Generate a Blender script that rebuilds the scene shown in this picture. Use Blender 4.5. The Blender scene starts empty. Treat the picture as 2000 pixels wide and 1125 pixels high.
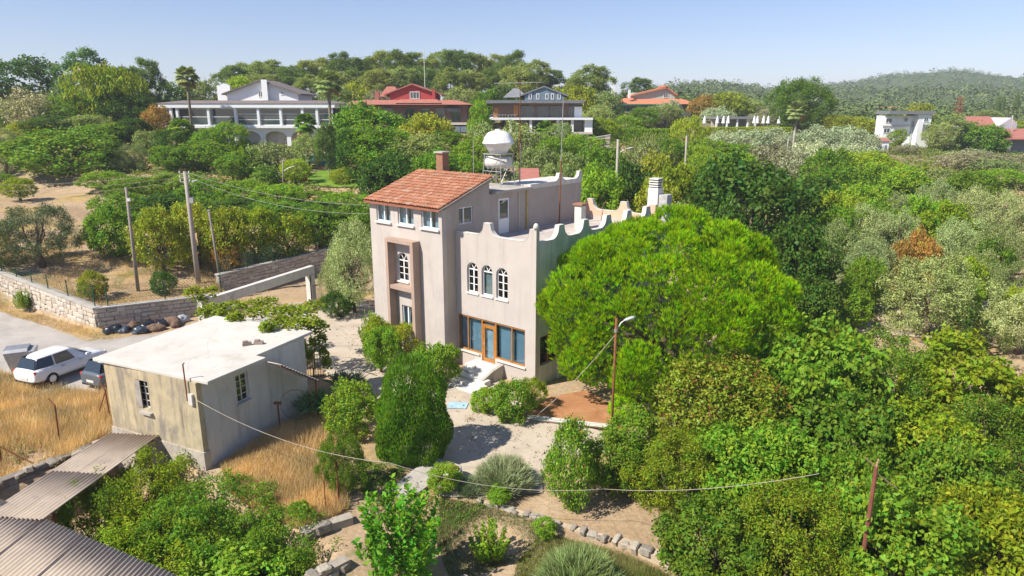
import bpy, bmesh, math, random
import numpy as np
from mathutils import Vector, Matrix

# ------------------------------------------------------------------ camera, sky, sun, exposure
SC = bpy.context.scene
COL = SC.collection
PITCH, CAMH, FPX = math.radians(14.6), 14.0, 1333.0        # photo frame 2000 x 1125
cd = bpy.data.cameras.new('camera'); cam = bpy.data.objects.new('camera', cd); COL.objects.link(cam)
cam.location = (0, 0, CAMH); cam.rotation_euler = (math.pi/2 - PITCH, 0, 0)
cd.sensor_width = 36; cd.lens = 36*FPX/2000; cd.clip_start = 0.2; cd.clip_end = 9000
SC.camera = cam
SUN_AZ, SUN_EL = math.radians(-119), math.radians(47)
W = bpy.data.worlds.new('World'); SC.world = W; W.use_nodes = True
wn = W.node_tree.nodes; wl = W.node_tree.links
sky = wn.new('ShaderNodeTexSky'); sky.sky_type = 'NISHITA'; sky.sun_disc = False
sky.sun_elevation = SUN_EL; sky.sun_rotation = SUN_AZ % (2*math.pi)
sky.air_density = 1.0; sky.dust_density = 0.15; sky.ozone_density = 3.5; sky.altitude = 200
bg = next(n for n in wn if n.type == 'BACKGROUND'); bg.inputs['Strength'].default_value = 0.072
tn = wn.new('ShaderNodeMix'); tn.data_type = 'RGBA'; tn.blend_type = 'MULTIPLY'; tn.inputs[0].default_value = 1.0; tn.inputs[7].default_value = (1.02, 0.94, 1.06, 1)
wl.new(sky.outputs[0], tn.inputs[6]); wl.new(tn.outputs[2], bg.inputs[0])
sd = bpy.data.lights.new('sun', 'SUN'); sd.energy = 4.2; sd.angle = math.radians(0.55); sd.color = (1.0, 0.93, 0.81)
sun = bpy.data.objects.new('sun', sd); COL.objects.link(sun)
SV = Vector((math.sin(SUN_AZ)*math.cos(SUN_EL), math.cos(SUN_AZ)*math.cos(SUN_EL), math.sin(SUN_EL)))
sun.rotation_euler = SV.to_track_quat('Z', 'Y').to_euler(); sun.location = SV*200
vs = SC.view_settings; vs.view_transform = 'Standard'; vs.look = 'None'; vs.exposure = 0.90; vs.gamma = 1.0; vs.use_curve_mapping = False
SC.cycles.max_bounces = 8; SC.cycles.diffuse_bounces = 5; SC.cycles.glossy_bounces = 2; SC.cycles.transmission_bounces = 4
SC.cycles.transparent_max_bounces = 8; SC.cycles.volume_bounces = 0; SC.cycles.use_denoising = True; SC.cycles.denoiser = "OPENIMAGEDENOISE"; SC.cycles.denoising_input_passes = "RGB_ALBEDO_NORMAL"; SC.cycles.denoising_prefilter = "ACCURATE"
SC.cycles.caustics_reflective = False; SC.cycles.caustics_refractive = False

# ------------------------------------------------------------------ pixel helpers (photo pixels give directions only)
_c, _s = math.cos(PITCH), math.sin(PITCH)
def ray(px, py):
    a = (px-1000)/FPX; b = (562.5-py)/FPX
    return np.array([a, _c+b*_s, -_s+b*_c])
def gz(px, py, z=0.0):
    d = ray(px, py); t = (z-CAMH)/d[2]; return np.array([0, 0, CAMH])+d*t
def aty(px, py, Y):
    d = ray(px, py); return np.array([0, 0, CAMH])+d*(Y/d[1])
def az(d):
    a = math.radians(d); return np.array([math.sin(a), math.cos(a), 0.0])
rnd = random.Random(7)

# ------------------------------------------------------------------ materials
MATS = {}
def nodes_of(name):
    m = bpy.data.materials.new(name); m.use_nodes = True
    nt = m.node_tree; b = next(n for n in nt.nodes if n.type == 'BSDF_PRINCIPLED')
    return m, nt, b
def ramp(nt, fac, stops):
    r = nt.nodes.new('ShaderNodeValToRGB'); e = r.color_ramp.elements
    while len(e) < len(stops): e.new(0.5)
    for k, (p, c) in enumerate(stops):
        e[k].position = p; e[k].color = (*c, 1) if len(c) == 3 else c
    nt.links.new(fac, r.inputs[0]); return r.outputs[0]
def noise(nt, scale, detail=4, rough=0.55, coord='Object', vec=None, dist=0.0):
    n = nt.nodes.new('ShaderNodeTexNoise'); n.inputs['Scale'].default_value = scale
    n.inputs['Detail'].default_value = detail; n.inputs['Roughness'].default_value = rough
    n.inputs['Distortion'].default_value = dist
    if vec is None:
        vec = nt.nodes.new('ShaderNodeTexCoord').outputs[coord]
    nt.links.new(vec, n.inputs['Vector']); return n.outputs['Fac']
def mixc(nt, fac, a, b, mode='MIX'):
    m = nt.nodes.new('ShaderNodeMix'); m.data_type = 'RGBA'; m.blend_type = mode
    for s, v in ((m.inputs[0], fac), (m.inputs[6], a), (m.inputs[7], b)):
        if isinstance(v, (int, float)): s.default_value = v
        elif isinstance(v, tuple): s.default_value = (*v, 1) if len(v) == 3 else v
        else: nt.links.new(v, s)
    return m.outputs[2]
def bump(nt, b, h, strength=0.3, dist=0.02):
    n = nt.nodes.new('ShaderNodeBump'); n.inputs['Strength'].default_value = strength; n.inputs['Distance'].default_value = dist
    nt.links.new(h, n.inputs['Height']); nt.links.new(n.outputs[0], b.inputs['Normal'])
def plain(name, col, rough=0.7, metal=0.0, var=0.25, scale=3.0, spec=0.3, bmp=0.15, dirt=None, dirt_scale=0.8, dirt_lo=0.55, dirt_hi=0.75, streak=None, streak_amt=0.6):
    """base colour with soft mottling, fine relief, optional dirt stains"""
    if name in MATS: return MATS[name]
    m, nt, b = nodes_of(name)
    lo = tuple(c*(1-var) for c in col); hi = tuple(min(1, c*(1+var*0.6)) for c in col)
    c = ramp(nt, noise(nt, scale, 6, 0.65), [(0.3, lo), (0.7, hi)])
    if dirt:
        tc = nt.nodes.new('ShaderNodeTexCoord'); mp = nt.nodes.new('ShaderNodeMapping')
        mp.inputs['Scale'].default_value = (1, 1, 0.35); nt.links.new(tc.outputs['Object'], mp.inputs[0])
        f = ramp(nt, noise(nt, dirt_scale, 7, 0.7, vec=mp.outputs[0], dist=0.4), [(dirt_lo, (0, 0, 0)), (dirt_hi, (1, 1, 1))])
        c = mixc(nt, f, c, dirt)
    if streak:                                             # rain streaks: noise drawn out along z, broken up by a second noise
        tc = nt.nodes.new('ShaderNodeTexCoord'); mp = nt.nodes.new('ShaderNodeMapping')
        mp.inputs['Scale'].default_value = (1, 1, 0.10); nt.links.new(tc.outputs['Object'], mp.inputs[0])
        f1_ = ramp(nt, noise(nt, 2.6, 6, 0.7, vec=mp.outputs[0]), [(0.50, (0, 0, 0)), (0.66, (1, 1, 1))])
        f2_ = ramp(nt, noise(nt, 0.45, 4, 0.6), [(0.38, (0, 0, 0)), (0.58, (streak_amt,)*3)])
        c = mixc(nt, mixc(nt, 1.0, f1_, f2_, 'MULTIPLY'), c, streak)
    nt.links.new(c, b.inputs['Base Color'])
    b.inputs['Roughness'].default_value = rough; b.inputs['Metallic'].default_value = metal
    b.inputs['Specular IOR Level'].default_value = spec
    if bmp: bump(nt, b, noise(nt, scale*9, 4, 0.7), bmp, 0.01)
    MATS[name] = m; return m
def leafmat(name, trans=0.3, rough=0.5, spec=0.25, hue=0.05, second=None, second_amt=0.12):
    if name in MATS: return MATS[name]
    m, nt, b = nodes_of(name)
    oi = nt.nodes.new('ShaderNodeObjectInfo'); at = nt.nodes.new('ShaderNodeAttribute'); at.attribute_name = 'tint'
    sp = nt.nodes.new('ShaderNodeSeparateColor'); nt.links.new(at.outputs['Color'], sp.inputs[0])
    hs = nt.nodes.new('ShaderNodeHueSaturation')
    def mr(src, a, bb):
        r = nt.nodes.new('ShaderNodeMapRange'); r.inputs[3].default_value = a; r.inputs[4].default_value = bb
        nt.links.new(src, r.inputs[0]); return r.outputs[0]
    nt.links.new(mr(sp.outputs[1], 0.5-hue, 0.5+hue), hs.inputs['Hue'])
    nt.links.new(mr(sp.outputs[0], 0.65, 1.5), hs.inputs['Value'])
    nt.links.new(oi.outputs['Color'], hs.inputs['Color'])
    c = hs.outputs[0]
    if second:
        f = ramp(nt, sp.outputs[2], [(1-second_amt-0.03, (0, 0, 0)), (1-second_amt+0.03, (1, 1, 1))])
        c = mixc(nt, f, c, second)
    nt.links.new(c, b.inputs['Base Color']); b.inputs['Roughness'].default_value = rough
    b.inputs['Specular IOR Level'].default_value = spec
    tr = nt.nodes.new('ShaderNodeBsdfTranslucent')
    g = nt.nodes.new('ShaderNodeMix'); g.data_type = 'RGBA'; g.blend_type = 'MULTIPLY'; g.inputs[0].default_value = 1
    nt.links.new(c, g.inputs[6]); g.inputs[7].default_value = (1.5, 1.45, 0.7, 1)
    nt.links.new(g.outputs[2], tr.inputs[0])
    ms = nt.nodes.new('ShaderNodeMixShader'); ms.inputs[0].default_value = trans
    out = next(n for n in nt.nodes if n.type == 'OUTPUT_MATERIAL')
    nt.links.new(b.outputs[0], ms.inputs[1]); nt.links.new(tr.outputs[0], ms.inputs[2]); nt.links.new(ms.outputs[0], out.inputs[0])
    MATS[name] = m; return m
def glassmat(name, tint=(0.75, 0.85, 0.9), refl=0.22):
    if name in MATS: return MATS[name]
    m, nt, b = nodes_of(name)
    t = nt.nodes.new('ShaderNodeBsdfTransparent'); t.inputs[0].default_value = (*tint, 1)
    g = nt.nodes.new('ShaderNodeBsdfGlossy'); g.inputs['Roughness'].default_value = 0.03
    lw = nt.nodes.new('ShaderNodeLayerWeight'); lw.inputs[0].default_value = 0.5
    pw = nt.nodes.new('ShaderNodeMath'); pw.operation = 'POWER'; pw.inputs[1].default_value = 4.0; nt.links.new(lw.outputs['Facing'], pw.inputs[0])
    mr = nt.nodes.new('ShaderNodeMapRange'); mr.inputs[3].default_value = refl*0.4; mr.inputs[4].default_value = 1.0
    nt.links.new(pw.outputs[0], mr.inputs[0])
    ms = nt.nodes.new('ShaderNodeMixShader'); out = next(n for n in nt.nodes if n.type == 'OUTPUT_MATERIAL')
    nt.links.new(mr.outputs[0], ms.inputs[0]); nt.links.new(t.outputs[0], ms.inputs[1]); nt.links.new(g.outputs[0], ms.inputs[2])
    nt.links.new(ms.outputs[0], out.inputs[0]); MATS[name] = m; return m

# ------------------------------------------------------------------ mesh helpers
def fast_mesh(name, V, F, tint=None, mat=None, smooth=True):
    V = np.asarray(V, np.float32); F = np.asarray(F, np.int32)
    me = bpy.data.meshes.new(name); n, k = len(F), F.shape[1]
    me.vertices.add(len(V)); me.vertices.foreach_set('co', V.ravel())
    me.loops.add(n*k); me.loops.foreach_set('vertex_index', F.ravel())
    me.polygons.add(n); me.polygons.foreach_set('loop_start', np.arange(0, n*k, k, dtype=np.int32))
    me.update(calc_edges=True)
    me.polygons.foreach_set('use_smooth', np.full(n, smooth))
    if tint is not None:
        a = me.color_attributes.new('tint', 'FLOAT_COLOR', 'POINT')
        c = np.ones((len(V), 4), np.float32); c[:, :3] = tint; a.data.foreach_set('color', c.ravel())
    if mat: me.materials.append(mat)
    return me
class MB:
    def __init__(s): s.v = []; s.f = []
    def add(s, vs, fs):
        o = len(s.v); s.v += [tuple(map(float, p)) for p in vs]; s.f += [tuple(o+i for i in f) for f in fs]; return s
    def box(s, x0, x1, y0, y1, z0, z1):
        return s.add([(x0,y0,z0),(x1,y0,z0),(x1,y1,z0),(x0,y1,z0),(x0,y0,z1),(x1,y0,z1),(x1,y1,z1),(x0,y1,z1)],
                     [(3,2,1,0),(4,5,6,7),(0,1,5,4),(1,2,6,5),(2,3,7,6),(3,0,4,7)])
    def hexa(s, b, t):                                    # four bottom points, four top points
        return s.add(list(b)+list(t), [(3,2,1,0),(4,5,6,7),(0,1,5,4),(1,2,6,5),(2,3,7,6),(3,0,4,7)])
    def prism(s, poly, lo, hi, plane='xz'):
        n = len(poly)
        mp = {'xz': lambda a, b, h: (a, h, b), 'yz': lambda a, b, h: (h, a, b), 'xy': lambda a, b, h: (a, b, h)}[plane]
        return s.add([mp(a, b, lo) for a, b in poly]+[mp(a, b, hi) for a, b in poly],
                     [tuple(range(n)), tuple(range(2*n-1, n-1, -1))]+[(i, i+n, (i+1) % n+n, (i+1) % n) for i in range(n)])
    def strip(s, top, bot, lo, hi, plane='xz'):          # wall piece between two polylines, thickness lo..hi
        for i in range(len(top)-1):
            s.prism([bot[i], bot[i+1], top[i+1], top[i]], lo, hi, plane)
        return s
    def tube(s, pts, r, n=6, cap=True):
        pts = [Vector(p) for p in pts]; m = len(pts); rs = r if isinstance(r, (list, tuple)) else [r]*m
        V = []; up = Vector((0.13, 0.21, 0.97))
        for i, p in enumerate(pts):
            d = (pts[min(i+1, m-1)]-pts[max(i-1, 0)]).normalized()
            a = d.cross(up if abs(d.dot(up)) < 0.95 else Vector((1, 0, 0))).normalized(); b = d.cross(a)
            V += [p+(a*math.cos(2*math.pi*k/n)+b*math.sin(2*math.pi*k/n))*rs[i] for k in range(n)]
        F = [(i*n+k, i*n+(k+1) % n, (i+1)*n+(k+1) % n, (i+1)*n+k) for i in range(m-1) for k in range(n)]
        if cap: F += [tuple(range(n-1, -1, -1)), tuple(range((m-1)*n, m*n))]
        return s.add(V, F)
    def lathe(s, prof, n=16, c=(0, 0, 0)):
        V = [(c[0]+r*math.cos(2*math.pi*k/n), c[1]+r*math.sin(2*math.pi*k/n), c[2]+z) for r, z in prof for k in range(n)]
        m = len(prof)
        F = [(i*n+k, i*n+(k+1) % n, (i+1)*n+(k+1) % n, (i+1)*n+k) for i in range(m-1) for k in range(n)]
        F += [tuple(range(n-1, -1, -1)), tuple(range((m-1)*n, m*n))]
        return s.add(V, F)
    def wall(s, a0, a1, z0, z1, lo, hi, holes=(), plane='xz'):   # wall slab with rectangular holes
        xs = sorted({a0, a1, *[h[0] for h in holes], *[h[1] for h in holes]})
        for i in range(len(xs)-1):
            xa, xb = xs[i], xs[i+1]; cuts = sorted((h[2], h[3]) for h in holes if h[0] < xb-1e-6 and h[1] > xa+1e-6)
            z = z0
            for ha, hb in cuts+[(z1, z1)]:
                if ha > z+1e-6:
                    s.box(xa, xb, lo, hi, z, ha) if plane == 'xz' else s.box(lo, hi, xa, xb, z, ha)
                z = max(z, hb)
        return s
    def mesh(s, name, mat, smooth=False):
        me = bpy.data.meshes.new(name); me.from_pydata(s.v, [], s.f); me.update()
        bm = bmesh.new(); bm.from_mesh(me); bmesh.ops.recalc_face_normals(bm, faces=bm.faces); bm.to_mesh(me); bm.free()
        me.polygons.foreach_set('use_smooth', np.full(len(me.polygons), smooth)); me.materials.append(mat); return me
    def build(s, name, mat, parent=None, smooth=False, bevel=0.0):
        o = bpy.data.objects.new(name, s.mesh(name, mat, smooth)); COL.objects.link(o); o.parent = parent
        if bevel:
            b = o.modifiers.new('bevel', 'BEVEL'); b.width = bevel; b.segments = 2; b.limit_method = 'ANGLE'
        return o
def tag(o, label, cat=None, group=None, kind=None):
    o['label'] = label
    if cat: o['category'] = cat
    if group: o['group'] = group
    if kind: o['kind'] = kind
    return o
def thing(name, label, cat, loc=(0, 0, 0), rz=0.0, group=None):
    o = bpy.data.objects.new(name, None); COL.objects.link(o); o.empty_display_size = 0.2
    o.location = loc; o.rotation_euler = (0, 0, rz); return tag(o, label, cat, group)
def obj(name, me, parent=None, loc=(0, 0, 0), rot=(0, 0, 0), scale=(1, 1, 1)):
    o = bpy.data.objects.new(name, me); COL.objects.link(o); o.parent = parent
    o.location = loc; o.rotation_euler = rot; o.scale = scale; return o
def copy_tree(o, parent=None):
    c = o.copy(); COL.objects.link(c); c.parent = parent
    for ch in list(o.children): copy_tree(ch, c)
    return c

# ------------------------------------------------------------------ terrain
CTRL = []
def cz(px, py, z): p = gz(px, py, z); CTRL.append((p[0], p[1], z))
def cy(px, py, Y): p = aty(px, py, Y); CTRL.append(tuple(p))
for q in ((0,640),(0,700),(200,680),(600,650),(700,640),(1000,820),(1040,760),(900,760),(100,800),(420,720),(500,860),(780,860),(600,900)): cz(*q, 0.0)
cz(650, 560, 0.0); cz(560, 590, 0.0); cz(640, 600, 0.0); cz(700, 575, 0.1); cz(500, 590, 0.0); cz(1120, 810, -0.1); cz(1250, 860, -0.35); cz(1250, 1000, -0.75); cz(1000, 1000, -0.55); cz(1000, 1110, -0.8); cz(850, 1110, -0.9); cz(1550, 880, -0.9)
cz(1400, 1080, -1.2); cz(1700, 1080, -1.5); cz(1950, 1000, -1.5); cz(1750, 850, -0.9); cz(1400, 700, -0.4); cz(60, 1000, -0.3); cz(300, 1100, -0.5)
cz(1700, 640, 0.3); cz(1860, 610, 0.4); cz(1280, 470, 1.0); cz(1760, 500, 1.3); cz(1930, 560, 0.8); cz(1600, 470, 1.3)
for q in ((1500,420,80),(1100,330,95),(1150,268,100),(850,320,85),(640,350,85),(1700,330,100),(1950,300,130),(1500,300,115),(1500,248,140),
          (1270,230,170),(45,390,76),(270,340,84),(300,252,105),(100,250,120),(150,200,160),(480,290,105),(800,250,115),(850,195,165),(1130,200,170),
          (1300,195,230),(1800,240,200),(1950,232,250),(300,480,62),(560,430,66),(150,480,60),(480,200,165),(640,190,170),(1000,192,170),(-200,400,80),(2200,330,100)): cy(*q)
CTRL = np.array(CTRL)
CTRL[(CTRL[:, 0] < -5) & (CTRL[:, 1] > 50) & (CTRL[:, 1] < 100), 2] -= 0.0
RIDA = [(-30, 2), (0, 4), (6, 12), (9, 20), (11, 27), (14, 33), (17, 31), (20, 25), (24, 22), (30, 18), (40, 16), (60, 10)]
RIDB = [(-40, 6), (0, 8), (12, 18), (18, 30), (22, 38), (25, 44), (27.5, 54), (29.5, 58), (31.5, 60), (33, 56), (35, 46), (38, 44), (50, 40), (70, 20)]
W1C, W1L, W1R = gz(190, 647), gz(0, 590), gz(380, 620)
dW1L = (W1L-W1C)[:2]/np.linalg.norm((W1L-W1C)[:2]); dW1R = (W1R-W1C)[:2]/np.linalg.norm((W1R-W1C)[:2])
def sst(a, b, x):
    t = np.clip((x-a)/(b-a), 0, 1); return t*t*(3-2*t)
PIT = [gz(*q)[:2] for q in ((-260, 1080), (-40, 962), (120, 905), (228, 838), (300, 868), (400, 935), (440, 965), (560, 1010), (640, 1040), (650, 1125))]+[np.array([-6.5, 14.0]), np.array([-30.0, 12.0])]
def poly_sd(X, Y, poly):                                   # signed distance, positive inside
    d = np.full(X.shape, 1e9); ins = np.zeros(X.shape, bool); n = len(poly)
    for i in range(n):
        a, b = poly[i], poly[(i+1) % n]; ab = b-a
        t = np.clip(((X-a[0])*ab[0]+(Y-a[1])*ab[1])/(ab@ab), 0, 1)
        d = np.minimum(d, np.hypot(X-a[0]-t*ab[0], Y-a[1]-t*ab[1]))
        ins ^= ((a[1] > Y) != (b[1] > Y)) & (X < (b[0]-a[0])*(Y-a[1])/(b[1]-a[1]+1e-12)+a[0])
    return np.where(ins, d, -d)
ORCH = [W1C[:2]+dW1L*60, W1C[:2], W1C[:2]+dW1R*8.7, gz(436, 578)[:2], gz(650, 533)[:2], gz(700, 515)[:2], W1C[:2]+np.array([20., 50.]), W1C[:2]+np.array([-80., 70.])]
def tz(X, Y):
    X = np.atleast_1d(np.asarray(X, float)); Y = np.atleast_1d(np.asarray(Y, float))
    num = np.zeros(X.shape); den = np.zeros(X.shape)
    for cx, cy_, z in CTRL:
        e = (0.07*cy_+0.5)**2
        w = 1/((X-cx)**2+(Y-cy_)**2+e)**1.7*max(cy_, 10)**1.0
        num += w*z; den += w
    near = num/den
    near = near+1.1*sst(0.05, 0.45, poly_sd(X, Y, ORCH))*(1-sst(56, 84, Y))
    near = near-1.9*sst(0.0, 0.8, poly_sd(X, Y, PIT))
    R = np.hypot(X, Y); A = np.degrees(np.arctan2(X, np.maximum(Y, 1e-3)))
    far = 9+0.68*np.interp(A, *zip(*RIDA))*np.exp(-((R-560)/170)**2)+0.84*np.interp(A, *zip(*RIDB))*np.exp(-((R-1000)/260)**2)
    far = far+1.6*np.sin(X*0.021+1.3)*np.sin(Y*0.017)-sst(1200, 3000, R)*6
    t = sst(190, 330, R)
    r = near*(1-t)+far*t
    r += 0.05*np.sin(X*1.7+Y*0.6)*np.sin(Y*1.3-X*0.4)*sst(12, 30, np.abs(X)+np.abs(Y-40))
    return r
def hit(px, py):
    d = ray(px, py); O = np.array([0, 0, CAMH]); t = np.concatenate([np.arange(8, 120, 0.25), np.arange(120, 1500, 2.0)])
    P = O+d*t[:, None]; below = P[:, 2] < tz(P[:, 0], P[:, 1])
    if not below.any(): return aty(px, py, 900)
    k = int(np.argmax(below)); a, b = t[max(k-1, 0)], t[k]
    for _ in range(12):
        m = (a+b)/2; p = O+d*m
        if p[2] < tz(p[0], p[1])[0]: b = m
        else: a = m
    return O+d*b
def tzf(x, y): return float(tz(x, y)[0])

def ground_material():
    m, nt, b = nodes_of('dry_earth_and_grass')
    geo = nt.nodes.new('ShaderNodeNewGeometry'); pos = geo.outputs['Position']
    soil = ramp(nt, noise(nt, 0.35, 8, 0.7, vec=pos), [(0.25, (0.30, 0.21, 0.13)), (0.5, (0.43, 0.32, 0.21)), (0.75, (0.52, 0.41, 0.29))])
    fine = ramp(nt, noise(nt, 6.0, 6, 0.75, vec=pos), [(0.3, (0.62, 0.60, 0.58)), (0.7, (1.15, 1.12, 1.08))])
    soil = mixc(nt, 1.0, soil, fine, 'MULTIPLY')
    straw = ramp(nt, noise(nt, 1.6, 6, 0.7, vec=pos), [(0.3, (0.32, 0.21, 0.08)), (0.7, (0.50, 0.36, 0.15))])
    c = mixc(nt, ramp(nt, noise(nt, 0.22, 6, 0.65, vec=pos, dist=0.6), [(0.52, (0, 0, 0)), (0.66, (1, 1, 1))]), soil, straw)
    green = ramp(nt, noise(nt, 2.2, 6, 0.7, vec=pos), [(0.3, (0.05, 0.08, 0.02)), (0.7, (0.13, 0.17, 0.04))])
    c = mixc(nt, ramp(nt, noise(nt, 0.16, 7, 0.7, vec=pos, dist=0.8), [(0.56, (0, 0, 0)), (0.68, (0.85, 0.85, 0.85))]), c, green)
    far = ramp(nt, noise(nt, 0.03, 9, 0.72, vec=pos), [(0.3, (0.05, 0.078, 0.03)), (0.55, (0.085, 0.115, 0.045)), (0.68, (0.14, 0.15, 0.07)), (0.8, (0.28, 0.24, 0.15))])
    ln = nt.nodes.new('ShaderNodeVectorMath'); ln.operation = 'LENGTH'; nt.links.new(pos, ln.inputs[0])
    mr = nt.nodes.new('ShaderNodeMapRange'); mr.inputs[1].default_value = 100; mr.inputs[2].default_value = 190
    nt.links.new(ln.outputs['Value'], mr.inputs[0]); c = mixc(nt, mr.outputs[0], c, far)
    nt.links.new(c, b.inputs['Base Color']); b.inputs['Roughness'].default_value = 0.95; b.inputs['Specular IOR Level'].default_value = 0.1
    bump(nt, b, noise(nt, 5.0, 8, 0.75, vec=pos), 0.7, 0.06); return m
def axis(lo, hi, step, far, grow):
    a = [0.0]; x = list(np.arange(lo, hi+1e-6, step)); s = step; p = hi
    while p < far[1]: s *= grow; p += s; x.append(p)
    s = step; p = lo
    while p > far[0]: s *= grow; p -= s; x.insert(0, p)
    return np.array(x)
gx = axis(-46, 44, 0.42, (-2600, 2600), 1.09); gy = axis(13, 62, 0.42, (-60, 3600), 1.045)
GX, GY = np.meshgrid(gx, gy); GZ = tz(GX.ravel(), GY.ravel())
nx, ny = len(gx), len(gy)
ii = np.arange(nx-1)[None, :]+np.arange(ny-1)[:, None]*nx
gf = np.stack([ii, ii+1, ii+1+nx, ii+nx], -1).reshape(-1, 4)
g = obj('ground', fast_mesh('ground', np.stack([GX.ravel(), GY.ravel(), GZ], 1), gf, mat=ground_material()))
tag(g, 'dry earth ground with patches of grass running up to the wooded hills', None, None, 'structure')

def sheet(name, poly, mat, label, lift=0.03, step=0.5, kind='structure'):
    """a surface draped on the terrain inside a pixel/xy polygon"""
    P = np.array([p[:2] for p in poly]); lo = P.min(0); hi = P.max(0)
    bm = bmesh.new(); vs_ = [bm.verts.new((p[0], p[1], 0)) for p in P]; bm.faces.new(vs_)
    for ax in (0, 1):
        for c in np.arange(math.floor(lo[ax]/step)*step, hi[ax], step):
            no = (1, 0, 0) if ax == 0 else (0, 1, 0)
            bmesh.ops.bisect_plane(bm, geom=bm.verts[:]+bm.edges[:]+bm.faces[:], plane_co=[c*no[0], c*no[1], 0], plane_no=no)
    for f in bm.faces:
        f.smooth = True
        if f.normal.z < 0: f.normal_flip()
    co = np.array([v.co[:] for v in bm.verts]); z = tz(co[:, 0], co[:, 1])+lift
    for v, q in zip(bm.verts, z): v.co.z = q
    me = bpy.data.meshes.new(name); bm.to_mesh(me); bm.free(); me.materials.append(mat)
    return tag(obj(name, me), label, None, None, kind)
def stain_mat(name, a, b_, c_, scale=0.5, rough=0.9, green=None, fine=0.2):
    m, nt, b = nodes_of(name); pos = nt.nodes.new('ShaderNodeNewGeometry').outputs['Position']
    c = ramp(nt, noise(nt, scale, 9, 0.72, vec=pos, dist=0.5), [(0.28, a), (0.5, b_), (0.72, c_)])
    f = ramp(nt, noise(nt, scale*14, 5, 0.8, vec=pos), [(0.3, (1-fine,)*3), (0.7, (1+fine*0.5,)*3)])
    c = mixc(nt, 1.0, c, f, 'MULTIPLY')
    if green: c = mixc(nt, ramp(nt, noise(nt, scale*1.7, 8, 0.75, vec=pos), [(0.56, (0, 0, 0)), (0.66, (1, 1, 1))]), c, green)
    nt.links.new(c, b.inputs['Base Color']); b.inputs['Roughness'].default_value = rough; b.inputs['Specular IOR Level'].default_value = 0.15
    bump(nt, b, noise(nt, scale*20, 6, 0.8, vec=pos), 0.4, 0.02); return m
M_ROAD = stain_mat('worn_asphalt', (0.30, 0.27, 0.24), (0.39, 0.36, 0.33), (0.46, 0.43, 0.39), 0.4, fine=0.1)
M_CONC = stain_mat('old_concrete', (0.34, 0.28, 0.22), (0.47, 0.40, 0.32), (0.54, 0.46, 0.38), 0.5, fine=0.1)
M_RED = stain_mat('red_soil', (0.28, 0.12, 0.055), (0.40, 0.19, 0.09), (0.48, 0.25, 0.13), 0.9, green=(0.16, 0.17, 0.05))
M_LAWN = stain_mat('lawn_grass', (0.10, 0.19, 0.02), (0.15, 0.26, 0.025), (0.20, 0.30, 0.04), 0.3)
M_PATH = stain_mat('pale_gravel', (0.40, 0.32, 0.23), (0.52, 0.42, 0.31), (0.60, 0.51, 0.40), 0.6)
sheet('road', [gz(*q) for q in ((-420, 600), (-60, 598), (60, 630), (170, 668), (300, 655), (430, 632), (600, 596), (640, 590), (690, 606), (640, 660), (420, 665), (215, 760), (150, 790), (20, 735), (-420, 770))], M_ROAD, 'worn pale grey asphalt lane curving past the parked cars to the gate')
sheet('courtyard', [gz(*q) for q in ((560, 600), (700, 590), (745, 610), (780, 640), (800, 700), (870, 760), (905, 725), (985, 748), (1040, 812), (1200, 838), (1190, 870), (1100, 880), (1060, 905), (1060, 940), (940, 950), (860, 950), (790, 905), (760, 800), (700, 745), (640, 735), (600, 690))], M_CONC, 'stained concrete courtyard and garden path in front of the house', 0.05)
sheet('soil_bed', [gz(*q) for q in ((1020, 812), (1075, 775), (1150, 760), (1215, 800), (1215, 836), (1120, 828))], M_RED, 'bare reddish soil bed at the corner of the house', 0.07)
lp = [hit(*q) for q in ((600, 340), (640, 332), (700, 330), (730, 345), (730, 365), (660, 368), (590, 362))]
sheet('lawn', lp, M_LAWN, 'bright green mown lawn below the white villa', 0.12, 1.0)
sheet('dirt_track', [hit(*q) for q in ((1640, 650), (1680, 600), (1740, 590), (1800, 600), (1880, 570), (1960, 560), (1960, 590), (1880, 620), (1830, 665), (1740, 655), (1700, 660))], M_PATH, 'pale earth track between the olive trees', 0.05)
sheet('upper_path', [hit(*q) for q in ((1010, 355), (1030, 300), (1050, 305), (1065, 330), (1060, 355))], M_PATH, 'pale path climbing behind the rooftop water tank', 0.12, 1.0)

# ------------------------------------------------------------------ the main house (local x along the front to the right, y into the house)
M_WALL = plain('beige_render', (0.49, 0.44, 0.405), 0.85, var=0.10, scale=0.7, streak=(0.27, 0.24, 0.21), streak_amt=0.38, dirt=(0.35, 0.31, 0.28), dirt_scale=0.55, dirt_lo=0.60, dirt_hi=0.85, bmp=0.12)
M_WALL2 = plain('terrace_render', (0.43, 0.37, 0.32), 0.85, var=0.12, scale=0.9, streak=(0.25, 0.22, 0.20), streak_amt=0.45, dirt=(0.40, 0.34, 0.30), dirt_scale=0.9, dirt_lo=0.52, dirt_hi=0.75)
M_MOSS = plain('mossy_render', (0.58, 0.58, 0.54), 0.9, var=0.12, scale=0.8, streak=(0.22, 0.26, 0.22), dirt=(0.30, 0.37, 0.31), dirt_scale=0.7, dirt_lo=0.42, dirt_hi=0.70)
M_SALMON = plain('salmon_render', (0.66, 0.42, 0.30), 0.85, var=0.12, scale=1.2)
M_BROWN = plain('brown_render', (0.40, 0.29, 0.23), 0.85, var=0.14, scale=1.0)
M_WHITE = plain('white_paint', (0.66, 0.64, 0.60), 0.6, var=0.08, scale=2.0, bmp=0.08)
M_WHITEOLD = plain('weathered_white_paint', (0.62, 0.59, 0.54), 0.75, var=0.15, scale=2.5, dirt=(0.36, 0.32, 0.27), dirt_scale=1.6, dirt_lo=0.55, dirt_hi=0.72)
M_PVC = plain('white_plastic_frame', (0.80, 0.80, 0.80), 0.35, var=0.03, bmp=0)
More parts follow.
